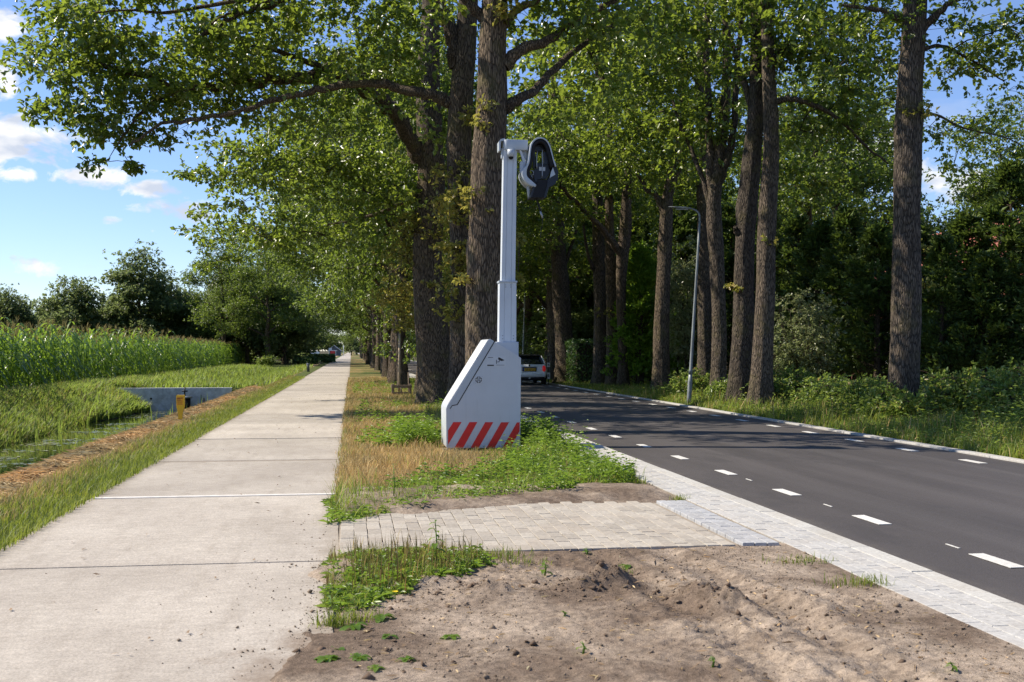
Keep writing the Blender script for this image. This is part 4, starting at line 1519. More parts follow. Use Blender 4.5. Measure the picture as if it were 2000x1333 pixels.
obj('boot_handle', bevel_mesh(MB().box((0.0, -.01, .815), (.72, .05, .035)).mesh('boot_handle', GREY), .01, 2), CAR)
pl_ = obj('plate_surround', bevel_mesh(MB().box((0, -.008, .70), (.66, .04, .19)).mesh('plate_surround', CARK), .012, 2), CAR)
pp = obj('number_plate', MB().box((.02, -.034, .70), (.52, .012, .11)).mesh('number_plate', PLATE), CAR)
obj('country_band', MB().box((-.262, -.034, .70), (.042, .013, .11)).mesh('country_band', BLUEP), pp)
mb = MB()
for k, xk in enumerate((-.19, -.125, -.03, .035, .13, .195)):
    mb.box((xk + .02, -.041, .70), (.014, .003, .075)).box((xk + .045, -.041, .70 + (.02 if k % 2 else -.03)), (.036, .003, .014)).box((xk + .062, -.041, .69), (.012, .003, .055))
obj('plate_lettering', mb.mesh('plate_lettering', INK), pp)['kind'] = 'stuff'
obj('badge', MB().tube([(0, -.005, .875), (0, -.03, .875)], [.045, .04], 12).mesh('badge', CARK), CAR)
obj('spoiler', bevel_mesh(MB().box((0, .27, 1.325), (1.08, .14, .03)).mesh('spoiler', CARK), .012, 2), CAR)
obj('rear_wiper', MB().tube([(0, .115, .97), (.22, .17, 1.05)], [.01, .007], 5).mesh('rear_wiper', BLACK), CAR)

# marker posts with small plates to the right of the car
q = gnd(1071, 753)
zc_p = q.x * ST + q.y * CT
MP = thing('marker_post', 'slim dark post with two small white number plates right of the car', 'marker post', (q.x, q.y, 0))
obj('post', MB().box((0, 0, .68), (.035, .035, 1.36)).mesh('post', BLACK), MP)
for (py0, py1) in ((709, 717.2), (728, 740.5)):
    za, zb = CH - (py0 - HY) / F * zc_p, CH - (py1 - HY) / F * zc_p
    pl_ = obj('plate', MB().box((0, -.024, (za + zb) / 2), (.148, .008, za - zb), bev=.002).mesh('plate', WHITEB), MP)
    mb = MB()
    h_ = za - zb
    mb.box((-.012, -.029, zb + h_ * .5), (.045, .004, h_ * .36)).box((.035, -.029, zb + h_ * .42), (.03, .004, h_ * .18)).box((.02, -.029, zb + h_ * .72), (.03, .004, h_ * .10))
    obj('plate_marks', mb.mesh('plate_marks', INK), pl_)

# ------------------------------------------------------------------ yellow marker post by the ditch
YZ = 25.4
q = pw(352.5, 821, YZ)
YP = thing('pipeline_marker', 'yellow tapered plastic marker post with faded print, standing in the straw by the ditch', 'marker post', (q.x, q.y, 0.0))


def yl(px, py):
    p_ = pw(px, py, YZ)
    return ((px - 352.5) / F * YZ, p_.z)


out = [yl(*p_) for p_ in ((344.8, 773), (345.6, 772), (359.8, 772), (360.6, 773), (360.4, 795), (357.5, 803), (356.2, 812), (356.4, 826), (348.6, 826), (348.8, 812), (347.6, 803), (345.0, 795))]
obj('post', bevel_mesh(MB().prism(out, -.045, .045).mesh('post', YELLOW), .008, 2), YP)
obj('print_panel', MB().prism([yl(*p_) for p_ in ((346.6, 775), (358.4, 775), (358.4, 791.5), (346.6, 791.5))], -.0475, -.044).mesh('print_panel', simple('orange_print_panel', (0.78, 0.36, 0.01), .5)), YP)
mb = MB()
for k, (h_, w_) in enumerate(((.030, 1.0), (.012, .55), (.018, .7), (.008, .95), (.010, .95), (.008, .9), (.010, .95))):
    z_ = yl(0, 776.5 + k * 2.15)[1]
    mb.box((-.068 + .125 * w_ / 2 - .0, -.0495, z_ - h_ / 2), (.125 * w_, .004, h_ * .75))
obj('print_lines', mb.mesh('print_lines', PRINT), YP)

# ------------------------------------------------------------------ concrete headwall with valve
HW = thing('headwall', 'grey concrete culvert wall closing the ditch', 'wall', (-7.4, WALL_V, -0.9))
mb = MB().box((0.02, .11, .10), (4.75, .22, 1.66), bev=.015)
obj('wall_panel', mb.mesh('wall_panel', HEADW), HW)
for px, py in ((295, 779), (424, 781.5)):
    x, z = on_plane(px, py, WALL_V)
    mb = MB().tube([(x + 7.4, -.008, z + .9), (x + 7.4, .02, z + .9)], [.045, .045], 10)
    obj('weep_hole', mb.mesh('weep_hole', BLACK), HW)
x, z = on_plane(365, 776, WALL_V - .5)
VAL = thing('sluice_valve', 'black valve pipe with flange in front of the concrete wall', 'valve', (x, WALL_V - .5, -1.0))
mb = MB().tube([(0, 0, 0), (0, 0, z + 1.0)], [.15, .15], 14)
obj('pipe', mb.mesh('pipe', BLACK), VAL)
obj('flange', MB().tube([(0, 0, z + .96), (0, 0, z + 1.03)], [.23, .23], 16).mesh('flange', GREY), VAL)
obj('spindle', MB().tube([(-.10, .1, z + 1.0), (-.10, .1, z + 1.4)], [.03, .03], 8).mesh('spindle', BLACK), VAL)
obj('handwheel', MB().tube([(-.10, .1, z + 1.22), (-.10, .1, z + 1.27)], [.12, .12], 12).mesh('handwheel', BLACK), VAL)
x, z = on_plane(393, 771, WALL_V - .25)
RODT = thing('gauge_post', 'thin grey gauge post standing in the water in front of the concrete wall', 'post', (x, WALL_V - .25, -1.1))
obj('post', MB().box((0, 0, (z + 1.1) / 2), (.06, .03, z + 1.1)).mesh('post', GALV), RODT)
obj('side_strip', MB().box((.09, .18, (z + 1.0) / 2), (.05, .03, z + .9)).mesh('side_strip', WOODP), RODT)

# ------------------------------------------------------------------ tree guard, stake, bollard
q = gnd(785, 774)
GV = q.y
TG = thing('tree_guard', 'low weathered wooden tree guard of short posts and rails on the verge', 'tree guard', (q.x, GV, 0))


def gx(px, py, V=GV):
    x, z = on_plane(px, py, V)
    return x - q.x, z


for (px, yy) in ((767, 0), (801, 0), (769, .55), (803, .55)):
    x, _ = gx(px, 760)
    obj('post', MB().box((x, yy, .19), (.085, .085, .44), bev=.01).mesh('post', WOODP), TG)
xa, _ = gx(765, 760)
xb, _ = gx(804, 760)
for (yy, zz_) in ((-.06, .33), (.61, .33), (-.06, .10)):
    obj('rail', MB().box(((xa + xb) / 2, yy, zz_), (xb - xa, .03, .09), bev=.006).mesh('rail', WOODP), TG)
for x in (xa, xb):
    obj('rail', MB().box((x, .28, .335), (.03, .62, .09), bev=.006).mesh('rail', WOODP), TG)
xm, _ = gx(784, 760)
obj('strut', MB().tube([(xm - .03, -.07, .3), (xm + .02, -.08, 0.0)], [.03, .03], 6).mesh('strut', WOODP), TG)
x, z = on_plane(780.5, 652, GV + .9)
x2, _ = on_plane(779, 750, GV + .9)
SK = thing('plant_stake', 'tall thin pale wooden stake standing behind the low tree guard', 'stake', (x2, GV + .9, 0))
obj('stake', MB().tube([(0, 0, -.05), (.0 + (x - x2) * .5, 0, z / 2), (x - x2, 0, z)], [.045, .042, .035], 8).mesh('stake', PALEW), SK)
x, z = on_plane(798, 728, GV + 1.6)
SK2 = thing('plant_stake', 'short dark stake right of the tall pale stake', 'stake', (x, GV + 1.6, 0))
obj('stake', MB().tube([(0, 0, -.05), (.01, 0, z / 2), (-.01, 0, z)], [.035, .03, .02], 7).mesh('stake', WOODP), SK2)

q = gnd(602, 727)
BO = thing('bollard', 'dark grey blue bollard on the grass left of the path', 'bollard', (q.x, q.y, 0.0))
obj('post', MB().tube([(0, 0, -.05), (0, 0, .48), (0, 0, .5), (0, 0, .62), (0, 0, .64)], [.105, .105, .125, .125, .10], 16).mesh('post', PLAST), BO)
obj('band', MB().tube([(0, 0, .44), (0, 0, .47)], [.109, .109], 16).mesh('band', GREY), BO)

# ------------------------------------------------------------------ far end of the path
ZF = 330.0
q = pw(654, 690, ZF)
SH = thing('shed', 'small dark shed with pale roof and red door at the far end of the path', 'shed', (q.x, q.y, 0))
s_ = ZF / F
wd, hr, he = 23 * s_, CH + 10 * s_, CH - 1.0 * s_
obj('wall', MB().prism([(-wd / 2, 0), (wd / 2, 0), (wd / 2, he), (-wd * .1, hr - .1), (-wd / 2, he)], 0, 6).mesh('wall', SLATE), SH)
mb = MB()
for (xa, za, xb, zb) in ((-wd * .1, hr, wd / 2 + .3, he - .12), (-wd * .1, hr, -wd / 2 - .3, he - .12)):
    mb.add([(xa, -.4, za), (xb, -.4, zb), (xb, 6.4, zb), (xa, 6.4, za), (xa, -.4, za + .16), (xb, -.4, zb + .16), (xb, 6.4, zb + .16), (xa, 6.4, za + .16)], [(0, 1, 2, 3), (4, 5, 6, 7), (0, 1, 5, 4), (2, 3, 7, 6), (1, 2, 6, 5)])
obj('roof', mb.mesh('roof', ROOFP), SH)
obj('door', MB().box((-wd * .18, -.05, .75), (1.35, .08, 1.5)).mesh('door', REDD), SH)
obj('lintel', MB().box((-wd * .1, -.08, 1.58), (2.0, .1, .14)).mesh('lintel', WHITEB), SH)
obj('door_frame', MB().box((wd * .08, -.06, .8), (.14, .1, 1.6)).mesh('door_frame', WHITEB), SH)
q = pw(644.5, 690, ZF - 5)
SGN = thing('notice_board', 'pale notice board on a post left of the dark shed', 'sign', (q.x, q.y, 0))
obj('post', MB().box((-.25, 0, 1.0), (.14, .14, 2.0)).mesh('post', WHITEB), SGN)
obj('board', MB().box((.1, -.1, 1.95), (.9, .06, .75)).mesh('board', ROOFP), SGN)
q = pw(671, 690, ZF - 20)
PO = thing('signpost', 'thin pale pole beside the path end, right of the shed', 'pole', (q.x, q.y, 0))
obj('pole', MB().tube([(0, 0, 0), (0, 0, 3.1)], [.09, .07], 8).mesh('pole', ROOFP), PO)
obj('crossbar', MB().box((0, 0, 2.7), (.5, .05, .2)).mesh('crossbar', WHITEB), PO)

q = pw(611.5, 690, 360)
WC = thing('parked_car', 'white car parked side-on behind the low clipped hedge, far off', 'car', (q.x, q.y, 0))
sd = [(-2.0, .35), (-1.95, .75), (-1.75, .98), (-1.1, 1.05), (-.55, 1.52), (.9, 1.58), (1.65, 1.15), (1.95, 1.0), (2.0, .4)]
obj('body', bevel_mesh(MB().prism(sd, 0, 1.7).mesh('body', CARW), .06, 2), WC)
obj('window', MB().prism([(-.95, 1.06), (-.5, 1.45), (.15, 1.48), (.15, 1.06)], -.01, 1.71).mesh('window', GLASS), WC)
obj('window', MB().prism([(.25, 1.06), (.25, 1.48), (.85, 1.5), (1.4, 1.12)], -.01, 1.71).mesh('window', GLASS), WC)
for x in (-1.25, 1.25):
    for y in (.05, 1.5):
        obj('wheel', MB().tube([(x, y - .04, .32), (x, y + .2, .32)], [.32, .32], 16).mesh('wheel', TYRE), WC)

# digger half hidden among the far trees at the left
q = pw(279, 690, 128)
DG = thing('digger', 'orange yellow machine arm showing between the far trees at the left', 'digger', (q.x, q.y, 0))
obj('track', MB().box((0, 0, .4), (2.6, 2.2, .8), bev=.2).mesh('track', BLACK), DG)
obj('body', MB().box((0, 0, 1.35), (2.2, 2.2, 1.1), bev=.1).mesh('body', ORANGE), DG)
obj('cab', MB().box((-.4, -.5, 2.4), (1.0, 1.0, 1.3), bev=.08).mesh('cab', GLASS), DG)
s_ = 128 / F
P_ = [Vector((-.3, -.2, 1.9)), Vector((-.25, -.6, CH + 45 * s_)), Vector((.62, -.6, CH + 49 * s_)), Vector((.66, -.6, CH + 39 * s_))]
obj('boom', MB().tube([P_[0], P_[1]], [.22, .16], 6).tube([P_[1], P_[2]], [.17, .14], 6).mesh('boom', ORANGE), DG)
obj('stick', MB().tube([P_[2], P_[3]], [.15, .11], 6).mesh('stick', ORANGE), DG)

# house behind the conifers at the right
HO = thing('house', 'brown house with red tiled roof mostly hidden behind the dark conifers', 'house', (20.0, 33.0, 0.1))
HLn, HWd, HE, HRg = 16.0, 9.0, 3.0, 6.4
mb = MB()
mb.add([(0, 0, 0), (HWd, 0, 0), (HWd, HLn, 0), (0, HLn, 0), (0, 0, HE), (HWd, 0, HE), (HWd, HLn, HE), (0, HLn, HE), (HWd / 2, 0, HRg - .15), (HWd / 2, HLn, HRg - .15)],
       [(0, 1, 5, 8, 4), (3, 7, 9, 6, 2), (0, 4, 7, 3), (1, 2, 6, 5)])
obj('wall', mb.mesh('wall', BRICKW), HO)
mb = MB()
sl_ = math.hypot(HWd / 2 + .5, HRg - HE + .3)
dirx, dirz = (HWd / 2 + .5) / sl_, (HRg - HE + .3) / sl_
nr, nc = int(sl_ / .34), int((HLn + .8) / .31)
for side in (0, 1):
    for r_ in range(nr):
        for c in range(nc):
            y = -.4 + (c + .5) * .31
            t_ = r_ * .34
            x = -.5 + dirx * t_
            z = HE - .3 + dirz * t_ + .03
            x2, z2 = x + dirx * .39, z + dirz * .39 + .0
            lift = random.uniform(0, .008)
            if side:
                x, x2 = HWd - x, HWd - x2
            mb.add([(x, y - .15, z + .04 + lift), (x, y - .04, z + .085 + lift), (x, y + .08, z + .07), (x, y + .15, z + .04), (x2, y - .15, z2 + .0), (x2, y - .04, z2 + .045), (x2, y + .08, z2 + .03), (x2, y + .15, z2)],
                   [(0, 1, 5, 4), (1, 2, 6, 5), (2, 3, 7, 6), (0, 3, 2, 1)])
rf = obj('roof', MB().add([(-.5, -.4, HE - .3), (HWd / 2, -.4, HRg), (HWd / 2, HLn + .4, HRg), (-.5, HLn + .4, HE - .3), (HWd + .5, -.4, HE - .3), (HWd + .5, HLn + .4, HE - .3)], [(0, 1, 2, 3), (1, 4, 5, 2)]).mesh('roof', TILE), HO)
o = obj('roof_tiles', mb.mesh('roof_tiles', TILE), rf)
o['kind'] = 'stuff'
for (y, w_, z_) in ((2.6, 1.3, 1.6), (6.2, 1.8, 1.6), (10.4, 1.3, 1.6)):
    wn = obj('window', MB().box((-.02, y, z_), (.10, w_, 1.25)).mesh('window', WHITEB), HO)
    for k in (-1, 1):
        obj('pane', MB().box((-.075, y + k * w_ * .24, z_), (.012, w_ * .40, 1.05)).mesh('pane', GLASS), wn)
# ================================================================== VEGETATION
# ------------------------------------------------------------------ trees
def crown_arrays(blobs, anchors, rng, leafL=0.115, leafW=0.075, twig=True, per=6, mat_leaf=0, mat_twig=1, droop=0.15):
    """leaf clusters at twig tips inside a set of ellipsoids; blobs: (centre, radii, sub-clusters, leaves each, spread)"""
    parts = []
    A = np.array([tuple(a) for a in anchors]) if anchors is not None and len(anchors) else None
    tips_all, out_all, subs = [], [], []
    for (c, r, K, M, sg) in blobs:
        c = np.array(tuple(c))
        r = np.array(r)
        dv = unit(rng.normal(size=(K, 3)))
        rad = rng.random(K) ** (1 / 2.2)
        sub = c + dv * rad[:, None] * r
        nt = max(1, M // per)
        off = rng.normal(0, 1, (K, nt, 3)) * np.array([sg * 1.08, sg * 1.08, sg * 0.45]) * (0.7 + 0.6 * rng.random((K, 1, 1)))
        tips = (sub[:, None] + off).reshape(-1, 3)
        od = unit(off.reshape(-1, 3) + rng.normal(0, 0.25, (K * nt, 3)) + 0.15 * np.repeat(dv, nt, 0))
        tips_all.append(tips)
        out_all.append(od)
        subs.append((sub, tips.reshape(K, nt, 3)))
    tips = np.concatenate(tips_all)
    od = np.concatenate(out_all)
    n = len(tips)
    P = np.repeat(tips, per, 0) + rng.normal(0, leafL * 0.30, (n * per, 3))
    D = unit(np.repeat(od, per, 0) * 0.8 + rng.normal(0, 0.75, (n * per, 3)) + np.array([0, 0, -0.10]))
    Nn = rng.normal(0, 0.55, (n * per, 3)) + np.array([0, 0, 1.0])
    Ls = leafL * (0.5 + 0.95 * rng.random(n * per))
    V, T = leaf_arrays(P, D, Nn, Ls, Ls * leafW / leafL, 0.4, droop)
    parts.append((V, T, mat_leaf))
    if twig and A is not None:
        S_ = np.concatenate([q[0] for q in subs])
        n_s = len(S_)
        w = np.array([1, 1, 1.5])
        node = np.concatenate([A, S_])
        thick = np.concatenate([np.full(len(A), 9.0), np.zeros(n_s)])
        dmin = np.full(n_s, 1e9)
        par = np.zeros(n_s, int)
        for a_ in range(0, len(A), 400):
            d2 = (((S_[:, None] - A[None, a_:a_ + 400]) ** 2) * w).sum(2)
            j = d2.argmin(1)
            m_ = d2[np.arange(n_s), j]
            b_ = m_ < dmin
            dmin[b_] = m_[b_]
            par[b_] = j[b_] + a_
        done = np.zeros(n_s, bool)
        order, links = [], []
        for _ in range(n_s):            # grow outwards from the limbs, always to the nearest free tip
            i = int(np.where(done, 1e9, dmin).argmin())
            done[i] = True
            order.append(i)
            d2 = (((S_ - S_[i]) ** 2) * w).sum(1) * 1.15 + .04
            b_ = (d2 < dmin) & ~done
            dmin[b_] = d2[b_]
            par[b_] = len(A) + i
        load = np.ones(n_s)
        for i in order[::-1]:
            if par[i] >= len(A):
                load[par[i] - len(A)] += load[i]
        tp = np.concatenate([q[1].reshape(-1, 3)[:, None] for q in subs]) if False else None
        for i in order:
            a, s = node[par[i]], S_[i]
            L = np.linalg.norm(s - a)
            if L > 3.2:
                continue
            r0 = min(.05, .007 + .0045 * math.sqrt(load[i]))
            mid = (a + s) / 2 + np.array([rng.normal(0, .10), rng.normal(0, .10), .07]) * L
            v, f = tube_arrays([a, mid, s], [r0, r0 * .8, r0 * .6], 3)
            parts.append((v, f, mat_twig))
        for sub, tq in subs:
            for k in range(len(sub)):
                for j in range(min(3, len(tq[k]))):
                    e = tq[k][j]
                    v, f = tube_arrays([sub[k], (sub[k] + e) / 2 + np.array([0, 0, .04]), e], [.006, .005, .003], 3)
                    parts.append((v, f, mat_twig))
    return parts


def blob(px, py, Z, rx, rz, ry=None, dens=9.5, M=108, sg=0.36):
    ry = ry or (rx + rz) / 2
    K = max(2, int(dens * rx * rz))
    return (pw(px, py, Z), (rx, ry, rz), K, M, sg)


def bark_ridge(seed, amp=0.05, lob=9):
    r = np.random.default_rng(seed)
    ph = r.random(6) * 6.28
    r2 = np.random.default_rng(seed + 999)

    def f(ang, P):
        z = P[:, 2][:, None]
        a = ang[None, :]
        w = 0.5 * np.sin(a * lob + ph[0] + 1.1 * np.sin(z * 1.7 + ph[1])) + 0.35 * np.sin(a * (lob * 2 + 1) + ph[2] + 1.5 * np.sin(z * 2.3 + ph[3])) + 0.4 * np.sin(a * 3 + z * 0.8 + ph[4]) + 0.3 * np.sin(a * 2 - z * 1.9 + ph[5])
        for (bz, ba, bh) in zip(r2.uniform(.5, 9, 9), r2.uniform(0, 6.28, 9), r2.uniform(.04, .16, 9)):
            w = w + bh / amp * np.exp(-((z - bz) / .22) ** 2 - ((np.angle(np.exp(1j * (a - ba)))) / .42) ** 2)
        w = w + .9 * np.sin(z * 1.1 + ph[2]) * np.sin(z * .53 + ph[3])
        flare = np.exp(-np.clip(z, 0, None) / 0.45) * (0.14 + 0.30 * np.maximum(0, np.sin(a * 5 + ph[1])) + 0.18 * np.maximum(0, np.sin(a * 3 + ph[4])))
        return 1 + amp * w + flare
    return f


def trunk_mesh(pts, rads, seed, n=36, per=8, m_=None, name='trunk'):
    P = smooth_line(pts, per)
    k = np.linspace(0, len(rads) - 1, len(P))
    R = np.interp(k, range(len(rads)), rads)
    V, Q = tube_arrays(P, R, n, bark_ridge(seed))
    return tri_mesh(name, V, Q, [m_ or BARK], smooth=True), P


def limb_mesh(pts, r0, r1, n=10, per=6, seed=0, m_=None, name='limb'):
    P = smooth_line(pts, per)
    r = np.random.default_rng(seed)
    P = [P[0]] + [p + Vector(r.normal(0, r0 * .14, 3)) for p in P[1:]]
    R = np.linspace(r0, r1, len(P)) * (1 + r.normal(0, .05, len(P)))
    V, Q = tube_arrays(P, R, n)
    return tri_mesh(name, V, Q, [m_ or BARK], smooth=True), P


def oak(label, px_trunk, Z, rads, limbs, blobs, seed, group, sprouts=(), bark=None, leaf=None, extra_top=True, leafL=0.145, name='oak_tree'):
    """a tree built where it stands; px_trunk: photo points along the trunk at distance Z"""
    base = pw(px_trunk[0][0], px_trunk[0][1], Z)
    base.z = 0
    root = thing(name, label, 'tree', base, 0, group)
    rel = lambda p: Vector(p) - base
    pts = [rel(pw(a, b, Z + (c[0] if c else 0))) for a, b, *c in px_trunk]
    pts[0].z = -0.15
    # go on above the frame
    top = pts[-1]
    dirn = (pts[-1] - pts[-2]).normalized()
    pts += [top + dirn * 3.0 + Vector((0.2, 0.1, 0)), top + dirn * 6.5 + Vector((0, .5, 0))]
    rads = list(rads) + [rads[-1] * .7, rads[-1] * .25]
    me, P = trunk_mesh(pts, rads, seed, m_=bark)
    obj('trunk', me, root)
    anchors = list(P[len(P) // 3:])
    for i, (lp, r0, r1) in enumerate(limbs):
        q = [rel(pw(a, b, z)) for a, b, z in lp]
        me, LP = limb_mesh(q, r0, r1, seed=seed * 10 + i, m_=bark)
        obj('limb', me, root)
        anchors += list(LP)
    rng = np.random.default_rng(seed)
    B = [(Vector(c) - base, r, K, M, s) for c, r, K, M, s in blobs]
    parts = crown_arrays(B, anchors, rng, leafL, leafL * .66)
    if extra_top:
        t_ = pts[-2]
        parts += crown_arrays([(t_ + Vector((0, 0, 1.0)), (4.6, 4.6, 4.2), 34, 24, .8)], anchors, rng, .30, .22, per=6)
    if sprouts:
        S = [(Vector(c) - base, r, K, M, s) for c, r, K, M, s in sprouts]
        parts += crown_arrays(S, anchors, rng, .10, .066, mat_leaf=2)
    V, T, M_ = join(parts)
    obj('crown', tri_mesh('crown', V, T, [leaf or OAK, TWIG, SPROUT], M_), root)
    return root


GL = 'oaks in the row between path and road'
GR = 'oaks along the far side of the road'

# --- the three big oaks of the left row
ZA, ZB, ZC = 33.0, 26.6, 22.0
limbA = [(818, 315, 33), (800, 268, 32.6), (765, 216, 32), (728, 186, 31.5), (702, 171, 31), (655, 135, 30.4), (600, 152, 29.8), (480, 162, 29), (369, 171, 28.5), (288, 155, 28.2), (210, 128, 28), (110, 118, 28)]
limbA2 = [(652, 150, 30.3), (600, 120, 29.6), (520, 95, 29), (440, 80, 28.6)]
oak('leaning oak left of the striped cabinet, long crooked limbs reaching over the path',
    [(858, 798), (848, 700), (839, 600), (835, 520), (838, 430), (842, 340), (838, 250), (836, 150), (842, 20), (846, -120)], ZA,
    [.56, .50, .47, .44, .42, .40, .37, .32, .27, .2],
    [(limbA, .26, .05), (limbA2, .10, .03), ([(369, 171, 28.5), (300, 200, 28.2), (252, 250, 28), (225, 290, 27.8)], .06, .02), ([(480, 162, 29), (420, 110, 28.6), (380, 60, 28.4)], .07, .02),
     ([(845, 360, 33), (800, 390, 34), (730, 420, 35), (640, 440, 35.5)], .10, .03)],
    [blob(92, 100, 28, .62, .75, 1.3, 15), blob(150, 150, 28, 1.05, .95, 1.8, 15), blob(240, 120, 28, 1.5, 1.3, 1.8, 14), blob(200, 230, 27.8, 1.0, .55, 1.2, 16), blob(330, 190, 28.3, 1.4, .8, 1.6, 14),
     blob(55, 215, 28, .35, .2, .4, 14, 60, .16), blob(170, 310, 27.7, .55, .32, .5, 10, 60, .2), blob(262, 325, 27.7, .16, .14, .2, 60, 50, .1), blob(245, 270, 27.8, .6, .35, .6, 9, 70, .22), blob(300, 275, 28, .5, .22, .5, 10, 60, .2),
     blob(100, 210, 27.9, .5, .3, .5, 9, 60, .22), blob(430, 120, 28.6, 1.5, 1.2, 1.8, 14), blob(560, 120, 29.5, 1.5, 1.1, 1.8, 14), blob(480, 215, 29, 1.1, .4, 1.2, 14), blob(640, 200, 31, 1.1, .8, 1.4, 12),
     blob(470, 330, 34, 1.35, 1.5, 2.2), blob(400, 330, 33.5, .5, .9, .8), blob(580, 320, 34, 1.6, 1.5, 2.2), blob(690, 300, 33, 1.5, 1.7, 2.0), blob(760, 390, 33.5, 1.2, 1.5, 1.2), blob(620, 440, 36, 1.8, 1.0, 2), blob(510, 440, 37, 1.5, .9, 1.8),
     blob(420, 455, 37, .6, .65, .7), blob(405, 505, 36, .5, .3, .4, 9, 70, .2), blob(445, 505, 36, .28, .2, .4, 18, 60, .14), blob(365, 345, 33.5, .22, .2, .4, 20, 60, .15), blob(385, 415, 34, .3, .35, .4, 12, 60, .2)],
    31, GL,
    [blob(790, 470, 33, .6, .8, .5, 20, 70, .22), blob(770, 560, 35, .7, .8, .6, 18, 80, .24), blob(800, 640, 36, .45, .4, .5, 20, 70, .2), blob(880, 430, 32, .35, .9, .4, 41, 60, .2), blob(805, 500, 34, .5, .9, .6, 31, 70, .22), blob(790, 590, 36, .7, .8, .7, 26, 80, .25), blob(815, 440, 33, .5, .5, .4, 36, 60, .2), blob(850, 470, 32.2, .2, .25, .2, 78, 50, .13), blob(840, 560, 32.3, .15, .15, .2, 104, 40, .1)])

limbB = [(885, 205, 26.6), (868, 196, 26.6), (840, 184, 26.6), (800, 178, 26.7), (760, 168, 26.8), (720, 163, 26.8), (655, 170, 27), (600, 180, 27), (540, 195, 27), (472, 216, 27), (387, 232, 27), (315, 244, 27), (252, 286, 27)]
oak('oak with forked top directly behind the slanting side of the cabinet, bare grey bark',
    [(899, 822), (903, 700), (905, 600), (903, 500), (899, 400), (897, 300), (900, 200), (906, 120), (915, 0), (922, -120)], ZB,
    [.34, .30, .285, .28, .28, .285, .28, .26, .22, .2],
    [(limbB, .15, .03), ([(893, 130, 26.6), (880, 60, 26.5), (862, 15, 26.4), (820, -30, 26), (700, -60, 26), (560, 0, 26.4), (470, 30, 26.6), (395, 70, 26.8)], .19, .035),
     ([(560, 0, 26.4), (450, 5, 26.4), (330, 25, 26.5), (250, 20, 26.5), (150, 30, 26.6)], .06, .02), ([(395, 70, 26.8), (430, 35, 26.6), (480, 20, 26.6)], .05, .02)],
    [blob(330, 30, 26.6, 1.6, .9, 1.8), blob(195, 40, 26.8, 1.2, .9, 1.6), blob(105, 25, 26.8, .5, .7, 1.1), blob(480, 50, 26.6, 1.3, .9, 1.5), blob(620, 40, 27, 1.4, .9, 1.6), blob(740, 60, 27, 1.2, 1.2, 1.4),
     blob(720, 150, 28, 1.0, .6, 1.2), blob(820, 110, 28, .7, 1.0, 1.2), blob(830, 240, 28, .5, .6, .8), blob(600, 235, 27.5, .8, .35, .8), blob(400, -60, 26, 2.5, 1.0, 2, 3), blob(650, -90, 26, 2.2, 1.0, 2, 3), blob(200, -70, 26.5, 2, 1, 1.8, 3)],
    32, GL,
    [blob(915, 350, 26.0, .35, .45, .3, 40, 60, .18), blob(880, 420, 26.0, .35, .5, .3, 34, 60, .18), blob(900, 520, 26.0, .3, .5, .3, 34, 60, .16), blob(875, 620, 26.1, .2, .35, .3, 40, 50, .14), blob(905, 380, 26.1, .35, .5, .3, 36, 60, .17), blob(890, 470, 26.1, .28, .55, .3, 46, 60, .16), blob(880, 560, 26.2, .26, .45, .3, 46, 50, .15), blob(925, 240, 25.8, .18, .3, .2, 67, 50, .12), blob(890, 610, 26.2, .2, .2, .2, 67, 40, .12), blob(870, 340, 26.6, .3, .3, .3, 36, 50, .16)])

oak('stout straight oak rising close behind the white mast, smooth grey trunk',
    [(948, 850), (948, 700), (944, 600), (949, 500), (953, 400), (955, 300), (962, 200), (962, 100), (966, 20), (972, -100)], ZC,
    [.43, .38, .355, .345, .335, .32, .29, .275, .26, .22],
    [([(985, 130, 22), (1020, 95, 22), (1060, 85, 22.2), (1130, 40, 22.6), (1230, -20, 23)], .13, .05), ([(985, 215, 22), (1010, 195, 22), (1045, 175, 22.3), (1110, 110, 23), (1200, 50, 24)], .12, .05),
     ([(975, 60, 22), (1010, 20, 22), (1070, -10, 22)], .10, .05), ([(950, 40, 22), (910, 0, 22), (850, -60, 22)], .12, .05)],
    [blob(1080, 40, 23, 1.3, .9, 1.6, 7), blob(1180, 90, 24, 1.2, 1.0, 1.6, 6), blob(1060, 190, 25, .9, .7, 1.4, 6), blob(1180, 20, 23.5, 1.3, .8, 1.6, 8), blob(1120, 110, 29, 1.5, 1.0, 1.6, 8), blob(1250, 30, 31, 1.7, 1.1, 1.8, 8), blob(1040, 250, 29, .9, .8, 1.4, 8), blob(1150, 190, 26, 1.0, .8, 1.4, 6), blob(950, -60, 22, 2.2, .8, 2, 3), blob(1030, 30, 22.4, .5, .4, .6), blob(860, -70, 22.3, 1.6, .7, 1.6, 4), blob(520, -190, 21.5, 1.7, 1.0, 1.8, 5), blob(760, -200, 20.5, 1.8, 1.0, 1.8, 5), blob(330, -150, 22.5, 1.5, .8, 1.6, 5), blob(900, -230, 20, 1.8, 1.0, 1.8, 4), blob(1100, -60, 22.6, 2, .7, 1.8, 4)],  # highest blobs, out of view, are added to throw dappled shade on the road
    33, GL,
    [blob(1000, 20, 21.7, .5, .25, .3, 36, 60, .16), blob(945, 205, 21.6, .14, .12, .2, 104, 40, .1), blob(948, 240, 21.6, .14, .12, .2, 104, 40, .1), blob(915, 400, 21.7, .16, .3, .2, 67, 50, .12), blob(910, 560, 21.7, .12, .25, .2, 67, 40, .1), blob(1015, 460, 22, .12, .16, .2, 78, 40, .09), blob(1010, 545, 22, .12, .1, .1, 78, 40, .08)])

